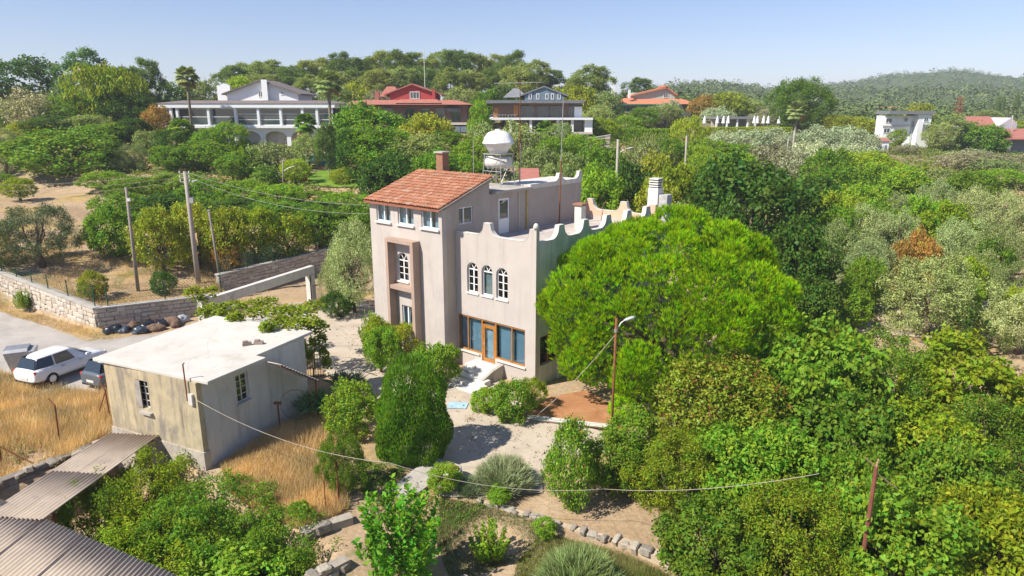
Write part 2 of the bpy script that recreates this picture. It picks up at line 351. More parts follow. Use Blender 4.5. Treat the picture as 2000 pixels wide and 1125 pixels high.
M_WOOD = plain('varnished_orange_wood', (0.42, 0.17, 0.035), 0.35, var=0.25, scale=5, spec=0.5)
M_CURT = plain('pale_blue_curtain', (0.55, 0.64, 0.68), 0.9, var=0.06, scale=1.5)
M_DARK = plain('dark_interior', (0.03, 0.03, 0.035), 0.8, var=0.2)
M_GLASS = glassmat('window_glass'); M_GLASSD = glassmat('dark_window_glass', (0.35, 0.42, 0.45), 0.35)
M_FLOOR = plain('terrace_screed', (0.48, 0.43, 0.39), 0.9, var=0.22, scale=1.1, dirt=(0.30, 0.27, 0.25), dirt_scale=1.2)
M_CONCRETE = plain('raw_concrete', (0.42, 0.39, 0.35), 0.9, var=0.2, scale=1.6, dirt=(0.30, 0.27, 0.23), dirt_scale=1.4)
M_STEEL = plain('galvanised_steel', (0.50, 0.50, 0.50), 0.4, metal=0.7, var=0.15, bmp=0)
M_RUST = plain('rusty_steel', (0.22, 0.08, 0.035), 0.8, var=0.4, scale=9)
M_BLACK = plain('black_rubber', (0.02, 0.02, 0.022), 0.7, var=0.1, bmp=0)

HC = gz(1045, 757, 0.0)
house = thing('house', 'tall beige rendered house with orange tiled roof and horned white parapet', 'house', HC, math.radians(-40))
def curve_top(a0, a1, base, peaks, hi=8.28, pw=0.22, sw=0.55, n=7):
    """parapet outline: flat base with concave horns at the peaks"""
    xs = {a0, a1}
    for p in peaks:
        for k in range(n+1):
            xs |= {p-pw-sw*k/n, p+pw+sw*k/n}
    xs = sorted(x for x in xs if a0 <= x <= a1)
    def h(x):
        v = base
        for p in peaks:
            d = abs(x-p)-pw
            if d <= 0: v = max(v, hi)
            elif d < sw: v = max(v, base+(hi-base)*(1-math.sqrt(max(0, 1-(1-d/sw)**2))))
        return v
    return [(x, h(x)) for x in xs]
def parapet(a0, a1, base, peaks, lo, hi_, plane, mat, zb, top=8.28, name='parapet'):
    t = curve_top(a0, a1, base, peaks, top)
    o = MB().strip(t, [(x, zb) for x, _ in t], lo, hi_, plane).build(name, mat, house)
    c = MB().strip([(x, z+0.03) for x, z in t], [(x, z+0.002) for x, z in t], lo-0.012, hi_+0.012, plane).build('coping', M_WHITEOLD, o)
    return o
# front facade with three arched windows and the wooden shop-like glazing
AW = [(-4.77, -3.97), (-3.70, -2.92), (-2.66, -1.86)]; AZ0, AZ1 = 4.38, 6.06
holes = [(a, b, AZ0, AZ1) for a, b in AW]+[(-5.52, -0.68, 0.95, 3.0), (-3.74, -2.76, 0.60, 0.95)]
mb = MB().wall(-5.6, 0.0, -0.8, 7.2, 0.0, 0.3, holes)
def arch_fill(mb, a, b, zt, lo, hi, plane='xz', n=10):
    r = (b-a)/2; c = (a+b)/2; zs = zt-r
    for k in range(n):
        t0, t1 = math.pi*k/n, math.pi*(k+1)/n
        x0, x1 = c-r*math.cos(t0), c-r*math.cos(t1)
        mb.prism([(x0, zs+r*math.sin(t0)), (x1, zs+r*math.sin(t1)), (x1, zt+0.001), (x0, zt+0.001)], lo, hi, plane)
for a, b in AW: arch_fill(mb, a, b, AZ1, 0.004, 0.296)
mb.build('front_wall', M_WALL, house)
def arch_window(a, b, z0, zt, y, parent, open_=False):
    w = bpy.data.objects.new('arched_window', None); COL.objects.link(w); w.parent = parent
    r = (b-a)/2; c = (a+b)/2; zs = zt-r; n = 10; t = 0.06
    m = MB(); m.box(a, a+t, y, y+0.07, z0, zs).box(b-t, b, y, y+0.07, z0, zs).box(a+t, b-t, y, y+0.07, z0, z0+t).box(a+t, b-t, y, y+0.07, zs-t/2, zs+t/2)
    for k in range(n):
        t0, t1 = math.pi*k/n, math.pi*(k+1)/n
        f = lambda q, rr: (c-rr*math.cos(q), zs+rr*math.sin(q))
        m.prism([f(t0, r-t), f(t1, r-t), f(t1, r), f(t0, r)], y+0.003, y+0.067)
    for q in (60, 120):                                   # fan bars
        q = math.radians(q); d = np.array([math.cos(q), math.sin(q)]); nrm = np.array([-d[1], d[0]])*0.018
        p0, p1 = np.array([c, zs+0.02]), np.array([c, zs])+d*(r-0.02)
        m.prism([tuple(p0-nrm), tuple(p0+nrm), tuple(p1+nrm), tuple(p1-nrm)], y+0.01, y+0.05)
    if not open_:
        m.box(c-0.04, c+0.04, y+0.002, y+0.068, z0+t, zs-t/2)
        for k in (1, 2):
            zz = z0+t+(zs-t/2-z0-t)*k/3
            m.box(a+t, c-0.04, y+0.01, y+0.05, zz-0.016, zz+0.016).box(c+0.04, b-t, y+0.01, y+0.05, zz-0.016, zz+0.016)
    m.build('frame', M_PVC, w)
    g_ = MB().box(a+t*0.6, b-t*0.6, y+0.028, y+0.034, z0+t*0.6, zs)
    g_.prism([(c-(r-0.03)*math.cos(math.pi*k/10), zs+0.002+(r-0.03)*math.sin(math.pi*k/10)) for k in range(11)], y+0.028, y+0.034)
    g_.build('pane', M_GLASSD if not open_ else M_GLASS, w)
    if open_: MB().box(a+0.02, b-0.02, y+0.14, y+0.15, z0, zs).build('blind', plain('beige_blind', (0.42, 0.40, 0.33), 0.9, var=0.08), w)
    MB().box(a-0.05, b+0.05, y-0.18, y+0.02, z0-0.09, z0-0.003).build('sill', M_WHITE, w)
    return w
for k, (a, b) in enumerate(AW): arch_window(a, b, AZ0, AZ1, 0.12, house, k == 1)
# wooden glazing: two lights, door, two lights
gl = bpy.data.objects.new('wooden_glazing', None); COL.objects.link(gl); gl.parent = house
fx = [-5.52, -4.80, -3.74, -2.76, -1.62, -0.68]; fy0, fy1 = 0.05, 0.15
m = MB().box(-5.52, -0.68, fy0, fy1, 2.90, 3.0)
for k, x in enumerate(fx):
    w_ = 0.10 if k in (2, 3) else 0.07
    xa = x if k == 0 else (x-w_ if k == 5 else x-w_/2); zb = 0.60 if k in (2, 3) else 0.95
    m.box(xa, xa+w_, fy0+0.002, fy1-0.002, zb, 2.90)
for a, b in ((0, 1), (1, 2), (3, 4), (4, 5)): m.box(fx[a]+0.06, fx[b]-0.06, fy0+0.004, fy1-0.004, 0.95, 1.04)
m.build('frame', M_WOOD, gl)
for a, b in ((0, 1), (1, 2), (3, 4), (4, 5)):
    MB().box(fx[a]+0.03, fx[b]-0.03, 0.095, 0.103, 0.98, 2.93).build('pane', M_GLASS, gl)
    x0 = fx[a]+0.05; n = 14; L = fx[b]-fx[a]-0.1
    pts = [(x0+L*i/(n*2), 0.30+0.035*(i % 2)) for i in range(n*2+1)]
    cm = MB()
    for i in range(len(pts)-1): cm.add([(*pts[i], 0.95), (*pts[i+1], 0.95), (*pts[i+1], 2.95), (*pts[i], 2.95)], [(0, 1, 2, 3)])
    cm.build('curtain', M_CURT, gl)
MB().box(-5.5, -3.86, -0.10, 0.05, 0.87, 0.945).build('sill', M_WHITE, gl); MB().box(-2.66, -0.62, -0.10, 0.05, 0.87, 0.945).build('sill', M_WHITE, gl)
dr_ = bpy.data.objects.new('front_door', None); COL.objects.link(dr_); dr_.parent = house
MB().box(-3.68, -3.56, 0.06, 0.13, 0.62, 2.66).box(-2.94, -2.82, 0.06, 0.13, 0.62, 2.66).box(-3.56, -2.94, 0.06, 0.13, 2.54, 2.66).box(-3.56, -2.94, 0.06, 0.13, 0.62, 0.80).box(-3.68, -2.82, 0.062, 0.128, 2.66, 2.72).build('door_frame', M_WOOD, dr_)
MB().box(-3.58, -2.92, 0.09, 0.098, 0.78, 2.56).box(-3.68, -2.82, 0.09, 0.098, 2.72, 2.9).build('pane', M_GLASS, dr_)
MB().box(-3.66, -2.84, 0.22, 0.23, 0.65, 2.88).build('curtain', M_CURT, dr_)
MB().tube([(-3.62, 0.06, 1.6), (-3.62, 0.0, 1.6), (-3.50, 0.0, 1.6)], 0.014).build('handle', M_STEEL, dr_)
st = bpy.data.objects.new('front_steps', None); COL.objects.link(st); st.parent = house
for k in range(5):
    y1 = -0.002 if k == 0 else -0.85-0.48*(k-1); y0 = -0.85-0.48*k
    MB().box(-4.25+0.10*k, -2.35+0.22*k, y0, y1-0.002, -0.4, 0.56-0.115*k).build('step', M_WHITE, st, bevel=0.015)
MB().prism([(-0.02, 0.75), (-0.9, 0.62), (-1.7, 0.35), (-1.9, -0.3), (-0.02, -0.3)], -2.33, -2.13, 'yz').build('cheek_wall', M_CONCRETE, st)
# right-hand side, back and left walls
mb = MB().wall(0.3, 12.0, -2.0, 7.2, -0.3, 0.0, [(0.40, 2.0, 1.05, 2.65), (8.0, 8.9, 4.4, 5.7)], 'yz'); mb.build('side_wall', M_MOSS, house)
sw_ = bpy.data.objects.new('side_window', None); COL.objects.link(sw_); sw_.parent = house
MB().box(-0.2, -0.1, 0.40, 0.48, 1.05, 2.65).box(-0.2, -0.1, 1.92, 2.0, 1.05, 2.65).box(-0.2, -0.1, 0.48, 1.92, 1.05, 1.13).box(-0.2, -0.1, 0.48, 1.92, 2.57, 2.65).box(-0.198, -0.102, 1.16, 1.24, 1.13, 2.57).build('frame', M_WOOD, sw_)
MB().box(-0.16, -0.15, 0.46, 1.94, 1.1, 2.6).build('pane', M_GLASSD, sw_)
MB().wall(1.85, 7.0, -2.0, 0.85, 0.004, 0.10, [(3.0, 4.2, -0.95, -0.35)], 'yz').build('basement_wall', M_WHITE, house)
MB().box(0.01, 0.04, 3.0, 4.2, -0.95, -0.35).build('basement_window', M_GLASSD, house)
MB().wall(-11.6, 0.0, -2.0, 7.2, 12.0, 12.3, [], 'xz').build('back_wall', M_WALL, house)
MB().box(-11.6, -11.3, -0.7, 2.9, -1.0, 8.9).box(-11.6, -11.3, 3.06, 12.0, -1.0, 7.3).build('far_wall', M_WALL, house)
MB().box(-11.6, -5.92, 2.9, 3.05, 0.5, 10.18).build('ridge_wall', M_WALL2, house)
MB().box(-11.3, -5.92, 3.06, 12.0, 6.75, 6.95).build('rear_terrace_floor', M_FLOOR, house)
MB().box(-9.0, -8.8, 3.06, 6.3, 6.952, 9.36).box(-8.0, -7.8, 6.3, 11.8, 6.952, 9.36).box(-8.8, -8.0, 6.1, 6.3, 6.952, 9.36).box(-8.0, -5.92, 11.8, 12.0, 6.952, 9.36).build('upper_rear_wall', M_WALL2, house)
MB().box(-5.6, -0.3, 0.3, 12.0, 6.75, 6.95).build('terrace_floor', M_FLOOR, house)
MB().box(-11.3, -0.3, 0.3, 12.0, -0.02, 0.5).build('ground_floor', M_DARK, house)
parapet(-5.6, 0.0, 7.62, [-3.28, -0.20], 0.0, 0.25, 'xz', M_WALL, 7.2)
parapet(0.25, 12.0, 7.62, [2.1, 4.35, 6.6, 8.85, 11.1], -0.25, 0.0, 'yz', M_MOSS, 7.2)
parapet(-5.6, 0.0, 7.62, [-4.9, -2.3, -0.2], 12.02, 12.27, 'xz', M_SALMON, 7.2)
# protruding stair block on the left, upper storey and tiled roof
TW = [(-11.0, -9.76), (-9.14, -7.82), (-7.20, -5.86)]
bh = [(a, b, 7.80, 8.88) for a, b in TW]+[(-9.36, -8.42, 4.5, 6.16), (-9.1, -8.2, 1.6, 3.05)]
mb = MB().wall(-11.6, -5.6, -0.8, 8.98, -1.0, -0.7, bh); arch_fill(mb, -9.36, -8.42, 6.16, -0.996, -0.704); mb.build('stair_wall', M_WALL, house)
arch_window(-9.36, -8.42, 4.5, 6.16, -0.9, house)
def sash_window(a, b, z0, z1, y, name='window'):
    w = bpy.data.objects.new(name, None); COL.objects.link(w); w.parent = house; t = 0.06; c = (a+b)/2
    MB().box(a, a+t, y, y+0.08, z0, z1).box(b-t, b, y, y+0.08, z0, z1).box(a+t, b-t, y, y+0.08, z0, z0+t).box(a+t, b-t, y, y+0.08, z1-t, z1).box(c-0.045, c+0.045, y+0.003, y+0.077, z0+t, z1-t).build('frame', M_PVC, w)
    MB().box(a+t*0.7, b-t*0.7, y+0.03, y+0.036, z0+t*0.7, z1-t*0.7).build('pane', M_GLASS, w)
    cm = MB(); n = 22
    for i in range(n):
        if abs(i-n*0.5) < 1.5: continue
        x0, x1 = a+(b-a)*i/n, a+(b-a)*(i+1)/n
        cm.add([(x0, y+0.2+0.03*(i % 2), z0), (x1, y+0.2+0.03*((i+1) % 2), z0), (x1, y+0.2+0.03*((i+1) % 2), z1), (x0, y+0.2+0.03*(i % 2), z1)], [(0, 1, 2, 3)])
    cm.build('curtain', M_CURT, w)
    MB().box(a-0.08, b+0.08, y-0.20, y+0.01, z0-0.10, z0-0.004).build('sill', M_WHITE, w)
for a, b in TW: sash_window(a, b, 7.80, 8.88, -0.92)
sash_window(-9.1, -8.2, 1.6, 3.05, -0.92)
al = bpy.data.objects.new('balcony_surround', None); COL.objects.link(al); al.parent = house
MB().box(-9.72, -9.50, -1.55, -1.003, -0.8, 7.0).box(-7.62, -7.38, -1.55, -1.003, -0.8, 7.0).box(-9.50, -7.62, -1.55, -1.003, 6.80, 7.0).build('frame', M_BROWN, al)
MB().box(-9.50, -7.62, -1.50, -1.003, 4.08, 4.30).build('balcony_slab', M_BROWN, al)
# wall over the terrace: gable of the tiled roof, then door and flat-roofed part
gw = MB()
def zt_(y): return 8.95+(y+1.0)*0.335
for y0, y1, za in ((-0.7, 0.3, -0.8), (0.3, 1.42, 6.95), (1.42, 2.8, 6.95)):
    if y0 == 0.3:
        gw.box(-5.9, -5.6, y0, y1, za, 7.92); gw.prism([(y0, 8.86), (y1, 8.86), (y1, zt_(y1)), (y0, zt_(y0))], -5.9, -5.6, 'yz')
    else: gw.prism([(y0, za), (y1, za), (y1, zt_(y1)), (y0, zt_(y0))], -5.9, -5.6, 'yz')
gw.wall(2.8, 12.0, 6.95, 9.36, -5.9, -5.6, [(3.58, 4.58, 6.96, 9.05)], 'yz'); gw.build('upper_wall', M_WALL2, house)
w = bpy.data.objects.new('gable_window', None); COL.objects.link(w); w.parent = house
MB().box(-5.76, -5.66, 0.3, 0.36, 7.92, 8.86).box(-5.76, -5.66, 1.36, 1.42, 7.92, 8.86).box(-5.76, -5.66, 0.36, 1.36, 7.92, 7.98).box(-5.76, -5.66, 0.36, 1.36, 8.80, 8.86).box(-5.758, -5.662, 0.68, 0.76, 7.98, 8.80).build('frame', M_PVC, w)
MB().box(-5.72, -5.71, 0.34, 1.38, 7.96, 8.82).build('pane', M_GLASSD, w)
w = bpy.data.objects.new('terrace_door', None); COL.objects.link(w); w.parent = house
MB().box(-5.72, -5.62, 3.6, 3.70, 6.97, 9.03).box(-5.72, -5.62, 4.46, 4.56, 6.97, 9.03).box(-5.72, -5.62, 3.70, 4.46, 8.92, 9.03).box(-5.71, -5.63, 3.70, 4.46, 6.97, 7.85).build('door_leaf', M_PVC, w)
MB().box(-5.68, -5.67, 3.70, 4.46, 7.85, 8.92).build('pane', M_GLASSD, w)
MB().tube([(-5.62, 3.76, 7.95), (-5.57, 3.76, 7.95), (-5.57, 3.90, 7.95)], 0.014).build('handle', M_STEEL, w)
MB().box(-9.05, -5.35, 3.06, 6.5, 9.362, 9.52).build('flat_roof', M_CONCRETE, house)
MB().box(-8.05, -5.55, 6.5, 12.0, 9.362, 9.60).build('flat_roof', M_WHITEOLD, house)
t = curve_top(6.5, 12.0, 9.64, [9.6, 11.85], 10.12, 0.15, 0.5)
MB().strip(t, [(x, 9.602) for x, _ in t], -5.8, -5.55, 'yz').build('upper_parapet', M_WHITEOLD, house)
MB().tube([(-5.56, 6.15, 6.95), (-5.56, 6.15, 9.36)], 0.05, 8).build('yellow_downpipe', plain('yellowed_plastic', (0.50, 0.36, 0.08), 0.5), house)
MB().tube([(-5.56, 5.4, 6.95), (-5.56, 5.4, 9.30)], 0.025, 6).build('grey_downpipe', M_STEEL, house)
# tiled roof: real half-round tiles, one joined part
e0, e1 = (-1.30, 8.93), (3.05, 10.36); sl = math.hypot(e1[0]-e0[0], e1[1]-e0[1]); dy, dz = (e1[0]-e0[0])/sl, (e1[1]-e0[1])/sl
rf = MB().prism([e0, e1, (e1[0], e1[1]-0.12), (e0[0], e0[1]-0.12)], -11.75, -5.5, 'yz').build('roof', plain('roof_underlay', (0.30, 0.12, 0.07), 0.9), house)
V, F, T = [], [], []; rr = random.Random(3); nc, nr = 30, 13
for r_ in range(nr):
    for c_ in range(nc):
        x = -11.72+(c_+0.5)*6.2/nc+rr.uniform(-.015, .015); s0 = r_*sl/nr-0.04+rr.uniform(-.02, .02); L = sl/nr+0.10
        tn = (rr.random(), rr.random(), rr.random()); o = len(V); hw = 0.105
        for e, (s_, up) in enumerate(((s0, 0.05+rr.uniform(0, .02)), (s0+L, 0.015))):
            for k in range(6):
                q = math.pi*k/5; lx = -hw*math.cos(q)*(1-0.1*e); h = up+0.095*math.sin(q)
                V.append((x+lx, e0[0]+dy*s_-dz*h, e0[1]+dz*s_+dy*h)); T.append(tn)
        F += [(o+k, o+k+1, o+7+k, o+6+k) for k in range(5)]
tm, nt, b = nodes_of('clay_tile')
at = nt.nodes.new('ShaderNodeAttribute'); at.attribute_name = 'tint'; sp = nt.nodes.new('ShaderNodeSeparateColor'); nt.links.new(at.outputs['Color'], sp.inputs[0])
c = ramp(nt, sp.outputs[0], [(0.0, (0.38, 0.145, 0.075)), (0.5, (0.47, 0.20, 0.11)), (0.9, (0.52, 0.26, 0.155)), (1.0, (0.50, 0.35, 0.25))])
c = mixc(nt, ramp(nt, noise(nt, 1.3, 7, 0.75), [(0.5, (0, 0, 0)), (0.72, (0.7, 0.7, 0.7))]), c, (0.24, 0.15, 0.09))
nt.links.new(c, b.inputs['Base Color']); b.inputs['Roughness'].default_value = 0.85
o = obj('roof_tile', fast_mesh('roof_tile', V, F, T, tm), rf); o['kind'] = 'stuff'; o['label'] = 'rows of orange clay roof tiles'
MB().prism([(-1.02, 8.86), (2.86, 10.16), (2.86, 10.30), (-1.30, 8.90)], -5.56, -5.44, 'yz').build('verge_board', plain('grey_board', (0.28, 0.25, 0.22), 0.9), rf)
MB().box(-11.75, -5.45, 3.0, 3.2, 10.25, 10.40).build('ridge_mortar', M_CONCRETE, rf)
M_BRICK = plain('old_brick', (0.32, 0.16, 0.10), 0.9, var=0.3, scale=6)
ch = MB().box(-10.7, -10.15, 3.6, 4.15, 6.952, 11.45).build('brick_chimney', M_BRICK, house)
MB().box(-10.8, -10.05, 3.5, 4.25, 11.452, 11.55).build('chimney_cap', M_CONCRETE, ch)
ch = MB().box(-3.45, -2.95, 8.2, 8.7, 6.952, 8.35).build('terrace_chimney', M_WHITEOLD, house)
MB().box(-3.55, -2.85, 8.1, 8.8, 8.40, 8.50).box(-3.42, -3.32, 8.23, 8.33, 8.352, 8.40).box(-3.08, -2.98, 8.57, 8.67, 8.352, 8.40).build('chimney_cap', M_BRICK, ch)
ch = MB().box(-0.75, -0.05, 12.32, 13.0, -1.0, 9.3).build('tall_chimney', M_WHITE, house)
MB().box(-0.045, 0.55, 12.42, 13.1, 2.0, 8.9).build('chimney_shoulder', plain('grey_block', (0.45, 0.44, 0.44), 0.9), ch)
for k in range(4): MB().box(-0.72, -0.08, 12.35, 12.97, 9.36+0.15*k, 9.44+0.15*k).build('chimney_louvre', M_WHITE, ch)
MB().box(-0.65, -0.15, 12.42, 12.9, 9.302, 9.84).build('flue', M_DARK, ch)
MB().lathe([(0.10, 0), (0.15, 0.1), (0.12, 0.22), (0.05, 0.3)], 10, (-0.06, 0.05, 8.32)).build('parapet_finial', M_WHITEOLD, house, True)
# air-conditioner box at the foot of the stair block
Rh = Matrix.Rotation(math.radians(-40), 4, 'Z')
def hw_(x, y, z): return np.array(Rh @ Vector((x, y, z)))+np.array([HC[0], HC[1], 0])
ac = thing('air_conditioner', 'white outdoor air conditioner unit at the foot of the beige stair block', 'air conditioner', hw_(-6.2, -1.25, 0.0), math.radians(-40))
MB().box(-0.45, 0.45, -0.18, 0.2, 0.35, 1.0).build('casing', M_PVC, ac, bevel=0.02)
MB().lathe([(0.25, 0), (0.25, 0.01)], 20).build('fan_grille', M_DARK, ac); bpy.context.view_layer.update()
ac.children[-1].rotation_euler = (math.pi/2, 0, 0); ac.children[-1].location = (-0.12, -0.185, 0.68)
MB().box(-0.35, -0.28, -0.1, 0.1, -0.3, 0.35).box(0.28, 0.35, -0.1, 0.1, -0.3, 0.35).build('stand', M_STEEL, ac)

# ------------------------------------------------------------------ things on the roof
wt = thing('water_tank', 'white plastic water tank with ribbed belly on a steel stand on the flat roof', 'water tank', hw_(-7.35, 5.6, 9.53), math.radians(-40))
mb = MB(); n = 24
prof = [(0.50, 1.95), (0.58, 2.0), (0.70, 2.2), (0.93, 2.50), (0.98, 2.54), (0.98, 2.60), (0.93, 2.64), (0.84, 2.92), (0.64, 3.16), (0.40, 3.26), (0.22, 3.28), (0.20, 3.30)]
V = []
for r, z in prof:
    for k in range(n):
        q = 2*math.pi*k/n; rib = 1+0.05*math.cos(6*q)
        V.append((r*rib*math.cos(q)*0.98, r*rib*math.sin(q)*0.98, z))
F = [(i*n+k, i*n+(k+1) % n, (i+1)*n+(k+1) % n, (i+1)*n+k) for i in range(len(prof)-1) for k in range(n)]+[tuple(range(n-1, -1, -1)), tuple(range((len(prof)-1)*n, len(prof)*n))]
MB().add(V, F).build('tank_body', plain('white_polyethylene', (0.74, 0.74, 0.73), 0.35, var=0.1, scale=1.2, dirt=(0.55, 0.53, 0.50), dirt_scale=1.0, bmp=0), wt, True)
MB().lathe([(0.20, 3.301), (0.20, 3.35), (0.05, 3.38)], 14).build('lid', M_WHITE, wt, True)
for sx in (-0.7, 0.7):
    for sy in (-0.6, 0.6): MB().tube([(sx*1.1, sy*1.1, 0), (sx*0.9, sy*0.9, 1.93)], 0.03).build('leg', M_STEEL, wt)
MB().box(-0.72, 0.72, -0.62, -0.56, 1.88, 1.945).box(-0.72, 0.72, 0.56, 0.62, 1.88, 1.945).box(-0.70, -0.64, -0.56, 0.56, 1.885, 1.94).box(0.64, 0.70, -0.56, 0.56, 1.885, 1.94).tube([(-0.72, -0.62, 0.9), (0.72, -0.62, 0.9)], 0.02).tube([(-0.75, -0.64, 0.1), (0.68, -0.58, 1.8)], 0.018).tube([(0.72, -0.62, 0.2), (0.66, 0.58, 1.8)], 0.018).build('frame', M_STEEL, wt)
he = thing('water_heater', 'horizontal white water heater drum with dark end below the water tank', 'water heater', hw_(-7.35, 5.6, 9.53+1.02), math.radians(-22))
mb = MB(); n = 20; V = []
for x, r in ((-0.78, 0.30), (-0.76, 0.36), (0.76, 0.36), (0.78, 0.30)):
    V += [(x, r*math.cos(2*math.pi*k/n), r*math.sin(2*math.pi*k/n)+0.38) for k in range(n)]
mb.add(V, [(i*n+k, i*n+(k+1) % n, (i+1)*n+(k+1) % n, (i+1)*n+k) for i in range(3) for k in range(n)]+[tuple(range(n)), tuple(range(4*n-1, 3*n-1, -1))]).build('drum', M_WHITEOLD, he, True)
V = [(-0.79-0.01*j, 0.22*math.cos(2*math.pi*k/n), 0.38+0.22*math.sin(2*math.pi*k/n)) for j in (0, 1) for k in range(n)]
MB().add(V, [(k, (k+1) % n, n+(k+1) % n, n+k) for k in range(n)]+[tuple(range(n)), tuple(range(2*n-1, n-1, -1))]).build('end_cap', M_BLACK, he)
MB().box(-0.6, -0.5, -0.3, 0.3, 0.0, 0.08).box(0.5, 0.6, -0.3, 0.3, 0.0, 0.08).build('cradle', M_STEEL, he)
MB().tube([(-0.55, 0.3, 0.02), (-0.55, 0.75, 0.0)], 0.02).tube([(0.55, -0.3, 0.02), (0.6, -0.6, -0.1)], 0.02).build('bracket', M_STEEL, he)
an = thing('antenna', 'thin television antenna mast with long horizontal boom above the water tank', 'antenna', hw_(-7.3, 7.6, 9.60), math.radians(-8))
MB().tube([(0, 0, 0), (0, 0, 6.2)], [0.035, 0.022], 6).build('mast', M_RUST, an)
bo = MB().tube([(-1.6, 0, 6.0), (1.35, 0, 6.05)], 0.02, 5).build('boom', M_STEEL, an)
for k in range(7): MB().tube([(-1.5+0.45*k, -0.5+0.04*k, 6.02), (-1.5+0.45*k, 0.5-0.04*k, 6.02)], 0.009, 4).build('element', M_STEEL, bo)
mp_ = thing('metal_mast', 'tall thin red-brown mast rising from the roof terrace', 'mast', hw_(-5.1, 8.9, 6.95))
MB().tube([(0, 0, 0), (0.05, 0, 4.0)], [0.05, 0.042], 7).build('pole', M_RUST, mp_)
MB().tube([(0.05, 0, 4.0), (0.12, 0, 7.6)], [0.030, 0.022], 6).build('tip', M_STEEL, mp_); MB().box(-0.15, 0.15, -0.15, 0.15, 0.002, 0.03).build('base_plate', M_RUST, mp_)
for k, (x, y, h) in enumerate(((-8.5, 4.6, 2.7), (-6.7, 6.9, 2.5))):
    r = thing('steel_rod', ('upright steel rod beside the heater end of the rooftop tank stand', 'upright steel rod at the terrace side of the rooftop tank stand')[k], 'rod', hw_(x, y, 9.525))
    MB().tube([(0, 0, 0), (0.02, 0, h)], 0.022, 6).build('rod', M_STEEL, r)
    MB().box(-0.08, 0.08, -0.08, 0.08, 0.001, 0.015).build('foot', M_STEEL, r)

# ------------------------------------------------------------------ flat-roofed shed (local x back along the left face, y along the right face)
SK = gz(402, 915, 0.0); DL, DR = az(-64.5), az(25.5)
RS = math.atan2(-DL[1], -DL[0])                            # local +x points from the left end to the corner
def sw(l, r, z): p = SK+DL*l+DR*r; return np.array([p[0], p[1], z])
M_SHEDY = plain('yellow_stained_render', (0.46, 0.385, 0.25), 0.9, var=0.25, scale=1.3, streak=(0.15, 0.13, 0.105), streak_amt=1.0, dirt=(0.24, 0.21, 0.175), dirt_scale=1.2, dirt_lo=0.50, dirt_hi=0.63)
M_SHEDW = plain('grey_white_render', (0.58, 0.56, 0.53), 0.9, var=0.12, scale=0.9, streak=(0.34, 0.31, 0.28), dirt=(0.40, 0.38, 0.34), dirt_scale=0.8)
M_ROOFW = plain('whitewashed_slab', (0.56, 0.53, 0.48), 0.9, var=0.16, scale=0.6, dirt=(0.40, 0.36, 0.30), dirt_scale=0.7, dirt_lo=0.55, dirt_hi=0.74)
shed = thing('shed', 'small flat-roofed white shed with stained yellow end wall beside the parked cars', 'shed', SK, RS)
# local: x = -l, y = r
MB().wall(-5.5, 0, 0.72, 3.68, 0.0, 0.25, [(-3.57, -2.85, 2.0, 3.24)]).build('end_wall', M_SHEDY, shed)
MB().wall(0.25, 6.1, -0.4, 3.68, -0.25, 0.0, [(1.93, 2.60, 2.02, 3.26)], 'yz').build('front_wall', M_SHEDW, shed)
MB().box(-5.5, -5.25, 0.25, 6.1, -1.0, 3.68).build('far_wall', M_SHEDW, shed)
MB().box(-5.25, -0.25, 5.85, 6.1, -0.5, 3.68).build('back_wall', M_SHEDW, shed)
MB().box(-5.55, 0.06, -0.05, 0.27, -2.6, 0.715).build('plinth', plain('rough_plinth', (0.47, 0.42, 0.36), 0.95, var=0.25, scale=2.2, dirt=(0.28, 0.24, 0.20), dirt_scale=2.0, bmp=0.6), shed)
rs = MB().prism([(-6.0, -0.12), (0.58, 0.10), (0.62, 3.1), (0.04, 3.12), (-0.05, 6.75), (-6.3, 6.6)], 3.682, 3.82, 'xy').build('roof_slab', M_ROOFW, shed, bevel=0.02)
crk = MB().tube([(-1.0, 0.5, 3.815), (-2.2, 1.6, 3.815), (-2.0, 2.4, 3.815), (-3.2, 3.4, 3.815), (-4.6, 5.3, 3.815)], 0.009, 4).tube([(-0.3, 0.7, 3.815), (-0.6, 1.9, 3.815), (-0.5, 2.6, 3.815), (-1.7, 4.6, 3.815), (-2.2, 5.5, 3.815)], 0.008, 4).build('crack', plain('tar_filler', (0.28, 0.25, 0.22), 0.9), rs)
def barred(parent, a, b, z0, z1, plane, d):
    w = bpy.data.objects.new('barred_window', None); COL.objects.link(w); w.parent = parent
    f = MB(); p = MB()
    def bx(a0, a1, l, h, za, zb, m): m.box(a0, a1, l, h, za, zb) if plane == 'xz' else m.box(l, h, a0, a1, za, zb)
    s = 1 if d > 0 else -1; lo, hi = sorted((d*0.12, d*0.18))
    c = (a+b)/2
    for q in ((a, a+0.05, z0, z1), (b-0.05, b, z0, z1), (a+0.05, b-0.05, z0, z0+0.05), (a+0.05, b-0.05, z1-0.05, z1), (c-0.025, c+0.025, z0+0.05, z1-0.05)): bx(q[0], q[1], lo, hi, q[2], q[3], f)
    for k in (1, 2, 3):
        zz = z0+(z1-z0)*k/4; bx(a+0.05, c-0.025, lo+0.01, hi-0.01, zz-0.015, zz+0.015, f); bx(c+0.025, b-0.05, lo+0.01, hi-0.01, zz-0.015, zz+0.015, f)
    f.build('frame', M_WHITEOLD, w); lo, hi = sorted((d*0.155, d*0.16)); bx(a, b, lo, hi, z0, z1, p); p.build('pane', M_GLASSD, w)
    return w
w = barred(shed, -3.57, -2.85, 2.0, 3.24, 'xz', 1); MB().box(-3.45, -2.75, -0.14, 0.05, 1.78, 1.88).build('sill', M_CONCRETE, w)
